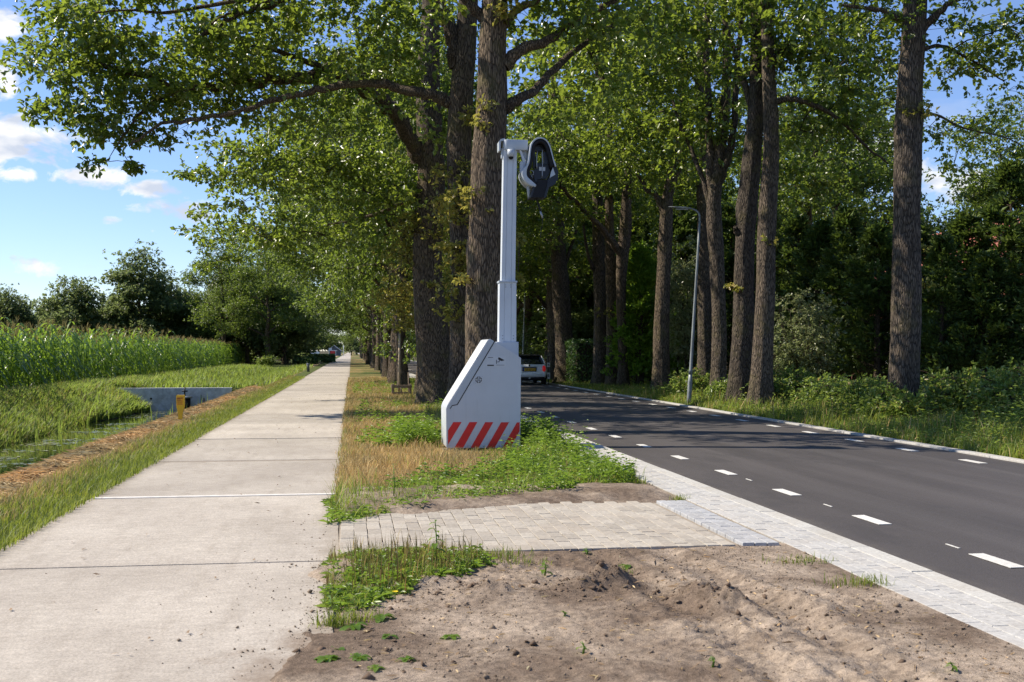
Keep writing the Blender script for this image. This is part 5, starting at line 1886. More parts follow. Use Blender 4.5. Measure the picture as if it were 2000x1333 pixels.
# --- right row, the near ones
oak('thick straight oak trunk nearest on the right side of the road, mossy lit left edge',
    [(1762, 836), (1765, 740), (1769, 640), (1771, 540), (1772, 420), (1774, 300), (1777, 180), (1785, 60), (1788, -40), (1790, -150)], 24.2,
    [.37, .325, .31, .30, .285, .275, .26, .25, .23, .2],
    [([(1800, 60, 24.2), (1850, 10, 24), (1920, -20, 23.5)], .10, .04), ([(1795, 230, 24.3), (1830, 225, 24.6), (1880, 250, 25), (1950, 265, 25.4), (1990, 280, 25.6)], .035, .012),
     ([(1760, 40, 24.2), (1720, 20, 24), (1640, 10, 24)], .07, .03), ([(1795, 100, 24.2), (1840, 90, 24.4), (1900, 120, 24.8), (1960, 160, 25)], .05, .015)],
    [blob(1860, 30, 24, 1.0, .7, 1.4), blob(1960, 60, 24, .9, .9, 1.2), blob(1860, 120, 25, .9, .6, 1.0, 10), blob(1960, 190, 25.4, .6, .55, .8, 9), blob(1840, 230, 25, .5, .5, .6, 8), blob(1930, 110, 24.6, .9, .6, 1.0, 10), blob(1900, 260, 25.4, .5, .22, .5, 6, 60, .22), blob(1985, 285, 25.6, .35, .25, .4, 8, 60, .18),
     blob(1860, 320, 26, .5, .45, .7, 7), blob(1700, 40, 24.5, 1.2, .8, 1.4), blob(1690, 140, 26, .9, .7, 1.4, 6), blob(1960, -70, 24, 2, .8, 1.6, 3), blob(1720, -80, 24, 2, .8, 1.6, 3)],
    41, GR, leafL=.115, sprouts=[blob(1797, 225, 24, .16, .3, .2, 24, 50, .12), blob(1800, 500, 24.4, .14, .3, .2, 14, 40, .12), blob(1805, 580, 24.4, .14, .3, .2, 12, 40, .12)], bark=BARK2)

oak('bumpy pale grey oak trunk, right one of the close pair beyond the lamp post',
    [(1485, 806), (1488, 730), (1492, 650), (1496, 560), (1497, 470), (1500, 400), (1506, 300), (1504, 200), (1500, 100), (1496, -80)], 30.2,
    [.32, .285, .27, .255, .25, .25, .21, .18, .17, .14],
    [([(1512, 200, 30.2), (1545, 194, 30), (1590, 206, 30), (1640, 235, 30.4), (1690, 285, 31), (1735, 320, 31.4)], .09, .025), ([(1500, 130, 30.2), (1560, 60, 30), (1620, 0, 29.8)], .08, .03)],
    [blob(1560, 110, 30, 1.6, 1.2, 1.8), blob(1640, 180, 30.5, 1.3, .8, 1.4), blob(1580, 260, 31.5, 1.2, .8, 1.4, 6), blob(1690, 300, 31.5, .9, .6, 1.0, 6), blob(1600, 20, 29.5, 1.8, 1.1, 1.8), blob(1680, 90, 31, 1.6, 1.0, 1.8), blob(1700, 210, 33, 1.2, .9, 1.6), blob(1530, 340, 33, 1.0, .9, 1.2, 6)],
    42, GR, [blob(1512, 480, 30, .14, .2, .2, 24, 40, .11)], bark=BARK2)

oak('dark oak trunk beside the bumpy pale one, left of the close pair',
    [(1440, 800), (1446, 720), (1451, 640), (1453, 560), (1455, 480), (1460, 400), (1470, 300), (1478, 200), (1480, 100), (1482, -80)], 31.4,
    [.33, .30, .285, .28, .28, .27, .25, .22, .2, .16],
    [([(1455, 470, 31.4), (1440, 455, 31.3), (1436, 445, 31.3)], .09, .06), ([(1475, 230, 31.4), (1450, 150, 31.6), (1420, 60, 32)], .12, .05)],
    [blob(1430, 70, 32, 1.8, 1.3, 1.8), blob(1500, 10, 31, 1.6, 1.0, 1.6), blob(1400, 200, 34, 1.3, 1.0, 1.6, 7), blob(1470, 290, 35, 1.0, .8, 1.4, 5)],
    43, GR, [blob(1430, 560, 31, .12, .2, .2, 26, 40, .1)], bark=BARK2)

oak('oak trunk dividing into a high V just right of the lamp post',
    [(1403, 792), (1404, 720), (1405, 640), (1402, 560), (1398, 480), (1394, 420), (1398, 350)], 34.5,
    [.27, .235, .225, .215, .22, .23, .20],
    [([(1396, 400, 34.5), (1388, 350, 34.5), (1384, 250, 34.5), (1382, 120, 34.5), (1380, 0, 34.6)], .15, .08), ([(1400, 370, 34.5), (1420, 310, 34.4), (1434, 250, 34.3), (1440, 150, 34.2), (1450, 20, 34)], .15, .07),
     ([(1394, 430, 34.5), (1372, 350, 34.7), (1340, 270, 35), (1310, 190, 35.4)], .10, .04)],
    [blob(1330, 140, 36, 1.8, 1.4, 1.8), blob(1330, 270, 36, 1.3, 1.2, 1.6), blob(1400, 20, 34.5, 1.8, 1.1, 1.8), blob(1290, 60, 34, 1.6, 1.2, 1.8), blob(1370, 340, 37, .8, .6, 1.0, 6)],
    44, GR, bark=BARK2, extra_top=False)

oak('slim oak trunk standing just behind the top of the lamp post',
    [(1377, 770), (1378, 690), (1377, 600), (1376, 500), (1375, 420), (1370, 300), (1366, 180)], 41.0,
    [.32, .28, .27, .26, .25, .2, .16], [([(1372, 360, 41), (1350, 300, 41), (1325, 240, 41.5)], .09, .04)],
    [blob(1330, 330, 42, 1.6, 1.2, 1.8, 6), blob(1420, 250, 42, 2, 1.6, 2, 6), blob(1330, 180, 41, 2, 1.6, 2, 6)], 45, GR, bark=BARK2, leafL=.14)

oak('dark upright oak trunk left of the lamp post, forking under the leaves',
    [(1290, 778), (1291, 700), (1293, 620), (1296, 540), (1300, 460), (1302, 410), (1308, 350)], 40.5,
    [.36, .29, .26, .25, .24, .22, .16],
    [([(1300, 430, 40.5), (1284, 385, 40.5), (1262, 370, 40.5), (1245, 340, 40.5)], .13, .06), ([(1304, 400, 40.5), (1318, 350, 40.4), (1345, 325, 40.4)], .13, .05)],
    [blob(1230, 330, 41, 1.8, 1.4, 1.8, 7), blob(1300, 250, 41, 2.2, 1.6, 2, 7), blob(1240, 200, 40, 2.0, 1.6, 2, 7), blob(1180, 120, 38, 2.2, 1.6, 2, 7), blob(1270, 420, 42, .9, .5, .8, 6)],
    46, GR, bark=BARK, leafL=.14)

oak('oak with a long dark bough bent left, standing before the bright green conifer',
    [(1217, 765), (1216, 690), (1214, 620), (1213, 560), (1216, 500), (1222, 440), (1225, 360)], 47.0,
    [.24, .20, .19, .20, .26, .24, .18],
    [([(1213, 500, 47), (1190, 465, 46.6), (1165, 435, 46), (1130, 400, 45), (1095, 365, 44)], .17, .06)],
    [blob(1120, 330, 44, 2.0, 1.6, 2, 7), blob(1180, 260, 45, 2.2, 1.8, 2.2, 7), blob(1100, 440, 46, 1.2, .8, 1.2, 6), blob(1110, 260, 43, 1.8, 1.5, 2, 7), blob(1230, 340, 47, 1.6, 1.4, 1.8, 7)],
    47, GR, bark=BARK, leafL=.14)

oak('straight brown oak trunk, middle of the three close trunks right of the clipped hedge',
    [(1197, 764), (1196, 690), (1195, 620), (1194, 560), (1192, 500), (1190, 430), (1188, 330)], 48.0,
    [.28, .25, .24, .23, .22, .2, .16], [], [blob(1170, 350, 48, 2.2, 1.8, 2, 5), blob(1220, 430, 49, 1.2, 1, 1.2, 5)], 48, GR, [blob(1190, 620, 47.5, .3, 1.0, .4, 8, 50, .2)], leafL=.15)

oak('grey knotted oak trunk next to the clipped hedge, left of the three close trunks',
    [(1172, 762), (1173, 690), (1173, 620), (1172, 560), (1170, 500), (1168, 430), (1166, 330)], 49.5,
    [.36, .30, .29, .29, .28, .26, .2], [([(1170, 540, 49.5), (1156, 520, 49.3), (1145, 480, 49), (1140, 440, 49)], .10, .05)],
    [blob(1130, 420, 50, 1.6, 1.2, 1.8, 5), blob(1080, 390, 49, 1.8, 1.6, 2, 5)], 49, GR, bark=BARK2, leafL=.15)

oak('broad leaning oak trunk left of the clipped hedge, right of the car',
    [(1108, 757), (1104, 700), (1100, 640), (1096, 580), (1092, 520), (1088, 440), (1084, 340)], 54.0,
    [.62, .46, .42, .40, .38, .34, .26], [([(1094, 550, 54), (1110, 500, 54), (1125, 450, 54)], .12, .06)],
    [blob(1060, 450, 54, 2.2, 1.6, 2, 5), blob(1110, 500, 55, 1.6, .9, 1.6, 5), blob(1070, 330, 53, 2.4, 2, 2.2, 6)], 50, GR, leafL=.16)

oak('dark oak trunk immediately right of the car, half hidden by the broad leaning one',
    [(1083, 753), (1083, 690), (1082, 620), (1080, 560), (1078, 480), (1076, 380)], 57.5,
    [.45, .36, .34, .32, .3, .24], [], [blob(1050, 520, 58, 2, 1.4, 2, 5), blob(1040, 420, 58, 2.4, 1.8, 2.2, 5)], 51, GR, leafL=.17)


# --- shared row oaks for the farther trees: whole trees at the origin, then copies
def row_oak(seed, H=16.5, r0=.30, low=3.6, R=5.6, K=430, M=72, leafL=.17, leaf=None, bark=None, name='oak_tree'):
    rng = np.random.default_rng(seed)
    root = thing(name, 'oak', 'tree', (0, 0, -500), 0)
    pts = [Vector((0, 0, -.15))]
    for k in range(1, 7):
        pts.append(Vector((rng.normal(0, .12), rng.normal(0, .12), H * .8 * k / 6)))
    me, P = trunk_mesh(pts, [r0 * 1.15, r0 * .95, r0 * .86, r0 * .72, r0 * .5, r0 * .3, r0 * .1], seed, n=24, per=5, m_=bark)
    obj('trunk', me, root)
    anchors = list(P[len(P) // 4:])
    blobs = []
    for i in range(9):
        z = low + .6 + (H * .62 - low) * (i / 8) ** 1.1
        a = i * 2.4 + rng.normal(0, .3)
        L = R * (1.0 - .45 * (i / 8)) * (.8 + .3 * rng.random())
        s = Vector((0, 0, z))
        dv = Vector((math.cos(a), math.sin(a), 0))
        q = [s, s + dv * L * .3 + Vector((0, 0, L * .22)), s + dv * L * .65 + Vector((0, 0, L * .30)), s + dv * L + Vector((0, 0, L * .28))]
        me, LP = limb_mesh(q, r0 * .42 * (1 - .4 * i / 8), .03, n=7, per=4, seed=seed + i, m_=bark)
        obj('limb', me, root)
        anchors += list(LP)
        blobs.append((q[2] + Vector((0, 0, .1)), (R * .36, R * .36, R * .26), int(K * .065), M, .5))
        blobs.append((q[3], (R * .26, R * .26, R * .2), int(K * .035), M, .45))
    for i in range(7):          # shoots on the stem
        a = rng.random() * 6.28
        blobs.append((Vector((math.cos(a) * r0 * 1.3, math.sin(a) * r0 * 1.3, 1.2 + rng.random() * (low + 1.5))), (.32, .32, .5), 2, max(24, M // 2), .26))
    blobs.append((Vector((0, 0, H * .78)), (R * .55, R * .55, H * .22), int(K * .2), M, .6))
    parts = crown_arrays(blobs, anchors, rng, leafL, leafL * .68)
    V, T, M_ = join(parts)
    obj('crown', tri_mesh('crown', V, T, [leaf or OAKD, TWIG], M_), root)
    return root


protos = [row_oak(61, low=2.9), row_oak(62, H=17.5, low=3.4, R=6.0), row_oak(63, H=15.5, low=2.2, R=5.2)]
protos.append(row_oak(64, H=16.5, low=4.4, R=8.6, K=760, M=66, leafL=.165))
used = [False] * 4


def place(protos, used, i, loc, rz, sc, label, group, name=None):
    p_ = protos[i]
    if not used[i]:
        used[i] = True
        p_.location = loc
        p_.rotation_euler = (0, 0, rz)
        p_.scale = (sc, sc, sc) if isinstance(sc, (int, float)) else sc
        p_['label'] = label
        p_['group'] = group
        return p_
    return dup(p_, loc, rz, sc, label, group)


LBL = {39: 'slim oak trunk right behind the wooden tree guard', 45.5: 'oak with leafy shoots right behind the tall pale stake', 52: 'grey oak trunk just left of the tall pale stake'}
rr = random.Random(77)
ORD = ('first', 'second', 'third', 'fourth', 'fifth', 'sixth')
for i, Z in enumerate((39, 45.5, 52, 60, 69, 79, 90, 102, 116, 132, 150, 170, 195, 225, 262)):
    v = (Z - 2.35 * ST) / CT
    place(protos, used, 3 if Z in (52, 69, 90) else i % 3, (2.25 + rr.uniform(-.25, .25), v, 0), rr.uniform(0, 6.28), ((rr.uniform(.86, 1.08),) * 3) if Z > 46 else ((.72, .72, .95) if Z > 42 else (.62, .62, .92)),
          LBL.get(Z, ('%s oak beyond the tall pale stake in the receding left row' % ORD[i - 3]) if i < 9 else 'far oak near the vanishing end of the left row'), GL)
for i, Z in enumerate((63, 70, 78, 87, 97, 108, 120, 136, 155, 180, 210)):
    v = (Z - 10.6 * ST) / CT
    place(protos, used, (i + 1) % 3, (10.7 + rr.uniform(-.4, .5), v, 0), rr.uniform(0, 6.28), rr.uniform(.92, 1.1),
          ('%s oak beyond the white car on the far side of the road' % ORD[i]) if i < 4 else 'far oak of the right row, deep in the shade beyond the white car', GR)
# wood behind the right row
for i, (x, v, sc) in enumerate(((17, 58, .95), (22, 52, 1.0), (15.5, 68, 1.0), (20, 72, 1.1), (27, 60, 1.1), (14.5, 82, 1.0), (25, 84, 1.15), (16, 98, 1.1), (21, 112, 1.1), (32, 74, 1.1), (37, 60, 1.0), (14, 124, 1.1), (35, 95, 1.2))):
    place(protos, used, (i + 2) % 3, (x, v, 0), rr.uniform(0, 6.28), sc, 'deciduous tree in the shady wood behind the right row of oaks', 'trees of the wood on the right')
# off to the left of the path far away, overhanging its end
for i, (x, v, sc) in enumerate(((-8.5, 118, .78), (-10.5, 132, .95), (-7.0, 146, .80), (-13.5, 122, .9), (-10, 165, .95), (-6.8, 185, .8), (-12, 205, 1.0))):
    place(protos, used, i % 3, (x, v, 0), rr.uniform(0, 6.28), sc, 'leafy tree left of the path near its far end', 'trees left of the path end')
for i, (x, v, sc) in enumerate(((-25, 400, 1.0), (-12, 430, 1.1), (2, 420, 1.0), (-40, 390, .9), (14, 440, 1.1))):
    place(protos, used, i % 3, (x, v, 0), rr.uniform(0, 6.28), sc, 'hazy far tree beyond the shed at the end of the path', 'far trees closing the view')

# ------------------------------------------------------------------ conifers, shrubs, hedges
def conifer(seed, H=7.5, R=1.9, N=9000, m_=None, sprayL=.24, base=0.25, name='conifer_tree'):
    rng = np.random.default_rng(seed)
    root = thing(name, 'conifer', 'conifer', (0, 0, -500))
    me, P = trunk_mesh([Vector((0, 0, -.1)), Vector((.03, 0, H * .4)), Vector((0, .03, H * .96))], [.15, .10, .02], seed, n=12, per=5, m_=TWIG)
    obj('trunk', me, root)
    nb = N // 60
    t = rng.random(nb) ** .8
    z = base + t * (H - base - .1)
    a = rng.random(nb) * 2 * PI
    prof = R * np.clip((1 - t) ** .72, .04, 1) * (0.75 + .5 * rng.random(nb))
    parts = []
    tips, dirs = [], []
    for k in range(nb):
        dv = np.array([math.cos(a[k]), math.sin(a[k]), 0.35])
        s = np.array([0, 0, z[k]])
        e = s + dv * prof[k]
        v, f = tube_arrays([s, (s + e) / 2 + np.array([0, 0, .06]), e], [.018, .012, .005], 3)
        parts.append((v, f, 1))
        u = .25 + .75 * rng.random(60) ** .7
        side = np.array([-dv[1], dv[0], 0])
        w = rng.normal(0, .17, 60) * (1.15 - u) * 1.6
        p = s + dv * prof[k] * u[:, None] + side * w[:, None] + np.array([0, 0, 1.0]) * rng.normal(0, .07, 60)[:, None]
        tips.append(p)
        dirs.append(unit(dv * .8 + side * np.sign(w)[:, None] * .5 + rng.normal(0, .45, (60, 3)) + np.array([0, 0, .25])))
    P_ = np.concatenate(tips)
    D = np.concatenate(dirs)
    n = len(P_)
    L = sprayL * (.6 + .8 * rng.random(n))
    V, T = leaf_arrays(P_, D, rng.normal(0, 1, (n, 3)), L, L * .34, .3, .25)
    parts.append((V, T, 0))
    V, T, M_ = join(parts)
    obj('crown', tri_mesh('crown', V, T, [m_ or CONIF, TWIG], M_), root)
    return root


cps = [conifer(71, 7.8, 1.9, 7500), conifer(72, 6.4, 2.2, 7500, base=.5)]
cu = [False, False]
GCN = 'dark conifers screening the house'
spots = [(1975, 36, 7.6, 'tall dark conifer at the right border of the photo, sharp tip against the sky'), (1890, 37, 6.0, 'dark conifer left of the tallest one, before the tiled roof'),
         (1840, 33.5, 5.0, 'lower dark conifer right of the thick mossy oak trunk'), (1715, 36.5, 5.6, 'dark conifer left of the thick mossy oak trunk'), (1655, 38.5, 6.4, 'dark bushy conifer behind the silvery shrub'),
         (1610, 41, 6.2, None), (1560, 44, 6.8, None), (1930, 33, 4.4, 'low dark conifer at the right, under the tall one'), (2020, 33, 5.6, None), (1780, 39.5, 6.2, None), (1500, 48, 7.5, None), (1430, 50, 8, None), (2080, 31, 6.5, None), (1330, 56, 8.5, None), (1250, 60, 8.5, None), (1150, 70, 8, None), (1050, 85, 8, None)]
for i, (px, Z, H, lb) in enumerate(spots):
    p_ = pw(px, HY, Z)
    j = i % 2
    h0 = (7.8, 6.4)[j]
    place(cps, cu, j, (p_.x, p_.y, 0.05), rr.uniform(0, 6.28), (H / h0 * 1.05, H / h0 * 1.05, H / h0), lb or 'dark conifer standing among the shaded trees on the right', GCN)
# bright green thuja
th = [conifer(75, 5.4, 1.3, 10000, THUJA, .2, .1, 'thuja_tree')]
tu = [False]
for (px, Z, H, lb) in ((1250, 47.5, 6.0, 'bright green conifer between the oak trunks left of the lamp post'), (1325, 46, 3.2, 'small bright green conifer just left of the lamp post foot'), (1275, 49, 5.4, 'bright green conifer half hidden by the dark upright oak')):
    p_ = pw(px, HY, Z)
    place(th, tu, 0, (p_.x, p_.y, 0), rr.uniform(0, 6.28), H / 5.4, lb, 'bright green conifers')


def shrub(name, label, cat, loc, radii, K, M, leaf, leafL, seed, group=None, stems=6, sg=.22):
    rng = np.random.default_rng(seed)
    root = thing(name, label, cat, loc, 0, group)
    parts_s = []
    anchors = []
    for i in range(stems):
        a = rng.random() * 6.28
        e = np.array([math.cos(a) * radii[0] * .6, math.sin(a) * radii[1] * .6, radii[2] * 1.6])
        q = [np.array([0, 0, -.05]), e * .4 + np.array([0, 0, .05]), e]
        v, f = tube_arrays(q, [.03, .02, .008], 5)
        parts_s.append((v, f, 0))
        anchors += [e * .4, e * .7, e]
    V, T, M_ = join(parts_s)
    o = obj('stems', tri_mesh('stems', V, T, [TWIG], M_), root)
    parts = crown_arrays([((0, 0, radii[2] * 1.0), radii, K, M, sg)], anchors, rng, leafL, leafL * .6)
    V, T, M_ = join(parts)
    V[:, 2] = np.maximum(V[:, 2], .01)
    obj('foliage', tri_mesh('foliage', V, T, [leaf, TWIG], M_), root)
    return root


p_ = pw(1565, HY, 35.5)
shrub('silver_shrub', 'silvery green glinting shrub right of the close pair of oak trunks', 'shrub', (p_.x, p_.y, .05), (1.15, 1.0, 1.75), 170, 60, SILVER, .085, 81)
p_ = pw(1345, HY, 44.5)
shrub('silver_shrub', 'tall pale leafed birch like shrub behind the lamp post', 'shrub', (p_.x, p_.y, .05), (1.0, 1.0, 3.0), 200, 60, SILVER, .10, 82, stems=8)
# undergrowth bushes along the right kerb
UB = [(1560, 31.5, .55, .42, 'low feathery green bush right of the pale bumpy oak'), (1650, 27.5, .6, .36, 'green bush midway between the bumpy pale oak and the thick mossy oak'), (1700, 25.6, .5, .40, 'leafy bush touching the left foot of the thick mossy oak'), (1840, 24.6, .55, .42, 'yellowing bush with brown tips right of the thick mossy oak'),
      (1895, 23.6, .6, .50, 'tall yellow green bush at the right, below the dark conifers'), (1960, 22.6, .6, .52, 'broad leaved green bush near the right border'), (1610, 29.5, .5, .34, 'small bush below the silvery shrub'), (1780, 23.2, .4, .26, 'low bush right in front of the thick mossy oak'), (1995, 21.8, .5, .4, 'bush at the right border, nearest the kerb'), (1350, 35.5, .4, .38, 'small leafy bush beside the lamp post foot'),
      (1420, 33, .4, .25, 'low bush at the foot of the V shaped oak'), (1520, 30.6, .45, .3, 'low bush against the foot of the bumpy pale oak'), (1735, 24.0, .35, .3, 'small bush before the thick mossy oak, on its left')]
for i, (px, Z, r_, h_, lb) in enumerate(UB):
    p_ = pw(px, HY, Z)
    shrub('bush', lb or 'low green bush in the undergrowth along the far kerb', 'bush', (p_.x, p_.y, .03), (r_ * 1.15, r_ * 1.15, h_ * 1.25), 70, 48, UNDER, .085, 200 + i, 'bushes along the far kerb', sg=.16)


def box_hedge(name, label, loc, size, leaf, n, leafL, seed, rz=0):
    """clipped hedge: leaves set all over a block"""
    rng = np.random.default_rng(seed)
    root = thing(name, label, 'hedge', loc, rz)
    sx_, sy_, sz_ = size
    f = rng.choice(5, n, p=np.array([sx_ * sz_, sx_ * sz_, sy_ * sz_, sy_ * sz_, sx_ * sy_]) / (2 * sx_ * sz_ + 2 * sy_ * sz_ + sx_ * sy_))
    a, b = rng.random(n) - .5, rng.random(n)
    P = np.zeros((n, 3))
    Nn = np.zeros((n, 3))
    for k, (ax, s) in enumerate(((1, -1), (1, 1), (0, -1), (0, 1), (2, 1))):
        m_ = f == k
        if ax == 1:
            P[m_] = np.stack([a[m_] * sx_, np.full(m_.sum(), s * sy_ / 2), b[m_] * sz_], 1)
            Nn[m_] = [0, s, 0]
        elif ax == 0:
            P[m_] = np.stack([np.full(m_.sum(), s * sx_ / 2), a[m_] * sy_, b[m_] * sz_], 1)
            Nn[m_] = [s, 0, 0]
        else:
            P[m_] = np.stack([a[m_] * sx_, (b[m_] - .5) * sy_, np.full(m_.sum(), sz_)], 1)
            Nn[m_] = [0, 0, 1]
    P = P - Nn * np.abs(rng.normal(0, .06, n))[:, None] + Nn * .02
    D = unit(Nn * .35 + rng.normal(0, .7, (n, 3)))
    L = leafL * (.6 + .8 * rng.random(n))
    V, T = leaf_arrays(P, D, Nn + rng.normal(0, .45, (n, 3)), L, L * .65, .3, .1)
    obj('foliage', tri_mesh('foliage', V, T, [leaf]), root)
    mb = MB().box((0, 0, sz_ / 2 - .06), (sx_ - .22, sy_ - .22, sz_ - .12), bev=.05)
    obj('inner_branches', mb.mesh('inner_branches', TWIG), root)
    return root


p_ = pw(1142, HY, 52)
box_hedge('clipped_hedge', 'clipped green hedge end between the broad leaning oak and the three close trunks', (p_.x + .4, p_.y + 1.5, 0), (1.9, 4.0, 2.05), HEDGE, 9000, .10, 91)
p_ = pw(616, HY, 160)
box_hedge('clipped_hedge', 'long low dark clipped hedge left of the path far off', (p_.x, p_.y, 0), (5.4, 1.4, 1.0), HEDGE, 5000, .16, 92)
p_ = pw(598, HY, 126)
shrub('garden_shrub', 'rounded dark green garden shrub before the low clipped hedge', 'shrub', (p_.x, p_.y, 0), (1.5, 1.0, .42), 120, 40, HEDGE, .16, 93)
p_ = pw(638, HY, 146)
shrub('garden_shrub', 'small light green garden shrub at the right end of the clipped hedge', 'shrub', (p_.x, p_.y, 0), (.75, .7, .28), 60, 40, HEDGE, .14, 94)
p_ = pw(520, HY, 112)
shrub('garden_shrub', 'bushy weeds at the end of the maize, beside the far ditch', 'shrub', (p_.x, p_.y, 0), (1.0, 1.0, .5), 60, 40, UNDER, .14, 95)

# --- trees behind the maize
bgp = [row_oak(301, H=9.5, r0=.2, low=1.2, R=3.3, K=300, M=46, leafL=.27, leaf=BGLEAF, name='field_tree'), row_oak(302, H=12.5, r0=.24, low=1.5, R=3.6, K=320, M=46, leafL=.27, leaf=BGLEAF, name='field_tree'),
       row_oak(303, H=6.5, r0=.18, low=.5, R=3.2, K=300, M=46, leafL=.27, leaf=BGLEAF, name='field_tree')]
bu = [False] * 3
GB = 'trees behind the maize field'
BGT = [(-30, 118, 1, 6.5, None), (10, 120, 1, 8.6, 'pale feathery tree at the left border, behind the maize'), (60, 126, 2, 5.6, 'low dark tree left of the slim small tree behind the maize'), (105, 124, 2, 5.8, None), (140, 116, 0, 9.2, 'slim small tree with a thin crown behind the maize, left of the tall one'),
       (185, 132, 2, 5.2, None), (225, 124, 0, 8.0, None), (275, 122, 1, 13.2, 'tallest tree behind the maize, pointed dark crown'), (315, 125, 1, 11.0, 'tall dark tree just right of the tallest one behind the maize'), (345, 128, 0, 9.0, None), (375, 126, 0, 8.2, 'greyish rounded tree behind the maize, right of the tall ones'),
       (410, 130, 2, 7.0, None), (445, 132, 1, 9.5, None), (485, 128, 2, 8.0, 'dense dark tree at the right end of the maize'), (520, 130, 0, 10.0, None), (555, 133, 2, 8.4, 'very dark bushy tree nearest the path, left of the hedge'), (530, 145, 1, 12.5, None), (470, 150, 1, 12.5, None), (575, 150, 2, 7.5, None),
       (35, 122, 0, 7.6, None), (-10, 126, 2, 7.0, None), (85, 128, 0, 7.4, None), (205, 120, 2, 6.4, None), (120, 130, 2, 6.6, None), (250, 150, 0, 8, None), (160, 150, 2, 6, None), (90, 150, 2, 6.5, None), (30, 150, 2, 6, None), (340, 150, 2, 6.5, None), (400, 155, 0, 8.5, None), (-70, 135, 0, 8, None)]
for i, (px, Z, j, H, lb) in enumerate(BGT):
    p_ = pw(px, HY, Z)
    h0 = (9.5, 12.5, 6.5)[j]
    place(bgp, bu, j, (p_.x, p_.y, 0), rr.uniform(0, 6.28), (H / h0 * rr.uniform(.85, 1.1), H / h0 * rr.uniform(.85, 1.1), H / h0), lb or 'dark tree in the line of trees behind the maize field', GB)
# low thicket that closes the gaps under them
for i in range(16):
    px = -40 + i * 40 + rr.uniform(-10, 10)
    p_ = pw(px, HY, 140 + rr.uniform(-4, 6))
    place(bgp, bu, 2, (p_.x, p_.y, -.4), rr.uniform(0, 6.28), (1.0, 1.0, rr.uniform(.55, .72)), 'low dark thicket tree at the back of the line behind the maize', GB)

# bushes closing the far end of the path
for i, (x, v, sc) in enumerate(((-22, 372, 1.0), (-14, 385, 1.1), (-6, 380, 1.2), (0, 374, 1.0), (6, 386, 1.2), (13, 378, 1.0), (20, 384, 1.2), (-31, 380, 1.1))):
    place(bgp, bu, 2, (x, v, -.3), rr.uniform(0, 6.28), sc, 'hazy bushy tree at the far end of the path behind the shed', 'far trees closing the view')

# understory closing the wood behind the right row
for i in range(20):
    v = 60 + (i % 10) * 8 + rr.uniform(-3, 3)
    x = 13.5 + (i // 10) * 7 + rr.uniform(-1, 1) + (v - 60) * .02
    o = place(bgp, bu, 2, (x, v, -.3), rr.uniform(0, 6.28), (.8, .8, rr.uniform(.6, .85)), 'dark understory bush in the shady wood beyond the clipped hedge', 'understory of the wood on the right')
    o.name = 'understory_tree'

# --- willow
p_ = pw(452, HY, 172)
WL = thing('willow_tree', 'tall pale weeping willow rising behind the dark trees, left of the oak crowns', 'tree', (p_.x, p_.y, 0))
me, P = trunk_mesh([Vector((0, 0, -.1)), Vector((.2, 0, 5)), Vector((0, .2, 12))], [.5, .38, .12], 400, n=14, per=5)
obj('trunk', me, WL)
rng = np.random.default_rng(402)
n = 1500
dv = unit(rng.normal(size=(n, 3)))
top = np.array([0, 0, 11.0]) + dv * np.array([4.0, 4.0, 4.6]) * rng.random((n, 1)) ** .4
Ps, Ds, Lw = [], [], []
for k in range(16):
    t = k / 16
    ln_ = 2.6 + 2.4 * rng.random(n)
    Ps.append(top + np.stack([dv[:, 0] * .5 * t, dv[:, 1] * .5 * t, -ln_ * t], 1) + rng.normal(0, .05, (n, 3)))
Ps = np.concatenate(Ps)
n2 = len(Ps)
D = unit(rng.normal(0, .35, (n2, 3)) + np.array([0, 0, -1.0]))
L = .42 * (.6 + .7 * rng.random(n2))
V, T = leaf_arrays(Ps, D, rng.normal(0, 1, (n2, 3)), L, L * .28, .2, .0)
obj('crown', tri_mesh('crown', V, T, [SILVER]), WL)

# ------------------------------------------------------------------ maize
def maize_arrays(rng, hi=True):
    H = 2.36 + rng.normal(0, .13)
    parts = []
    v, f = tube_arrays([(0, 0, -.05), (rng.normal(0, .02), rng.normal(0, .02), H * .5), (rng.normal(0, .05), rng.normal(0, .05), H * .93)], [.016, .013, .007], 4)
    parts.append((v, f, 0))
    nl = 12 if hi else 7
    segs = 4 if hi else 3
    a0 = rng.random() * PI
    for k in range(nl):
        z = .25 + (H - .45) * k / (nl - 1) + rng.normal(0, .03)
        a = a0 + (k % 2) * PI + rng.normal(0, .35)
        L = .95 * (1 - .35 * abs(k / (nl - 1) - .45)) * (.85 + .3 * rng.random())
        w = .105 * (1.15 if not hi else 1)
        rows = []
        d_ = np.array([math.cos(a), math.sin(a), 0])
        s_ = np.array([-d_[1], d_[0], 0])
        rise = rng.uniform(.35, .75)
        for q in range(segs + 1):
            t = q / segs
            c = np.array([0, 0, z]) + d_ * L * t * .8 + np.array([0, 0, 1.0]) * L * (rise * t * 1.3 - 1.15 * t * t)
            ww = w * (0.55 + .9 * t) * (1 - t ** 2.2) * .5 + .002
            tw = rng.normal(0, .12)
            rows += [c - s_ * ww + np.array([0, 0, ww * (.5 + tw)]), c + s_ * ww + np.array([0, 0, ww * (.5 - tw)])]
        V = np.array(rows)
        Q = np.array([[2 * q, 2 * q + 1, 2 * q + 3, 2 * q + 2] for q in range(segs)])
        parts.append((V, Q, 0))
    nt = 9 if hi else 4
    P = np.tile(np.array([0, 0, H * .93]), (nt, 1))
    V, T = blade_arrays(P, rng.random(nt) * 6.28, rng.uniform(.28, .5, nt), np.full(nt, .024 if hi else .034), rng.uniform(.03, .2, nt), 2)
    parts.append((V, T, 1))
    return parts


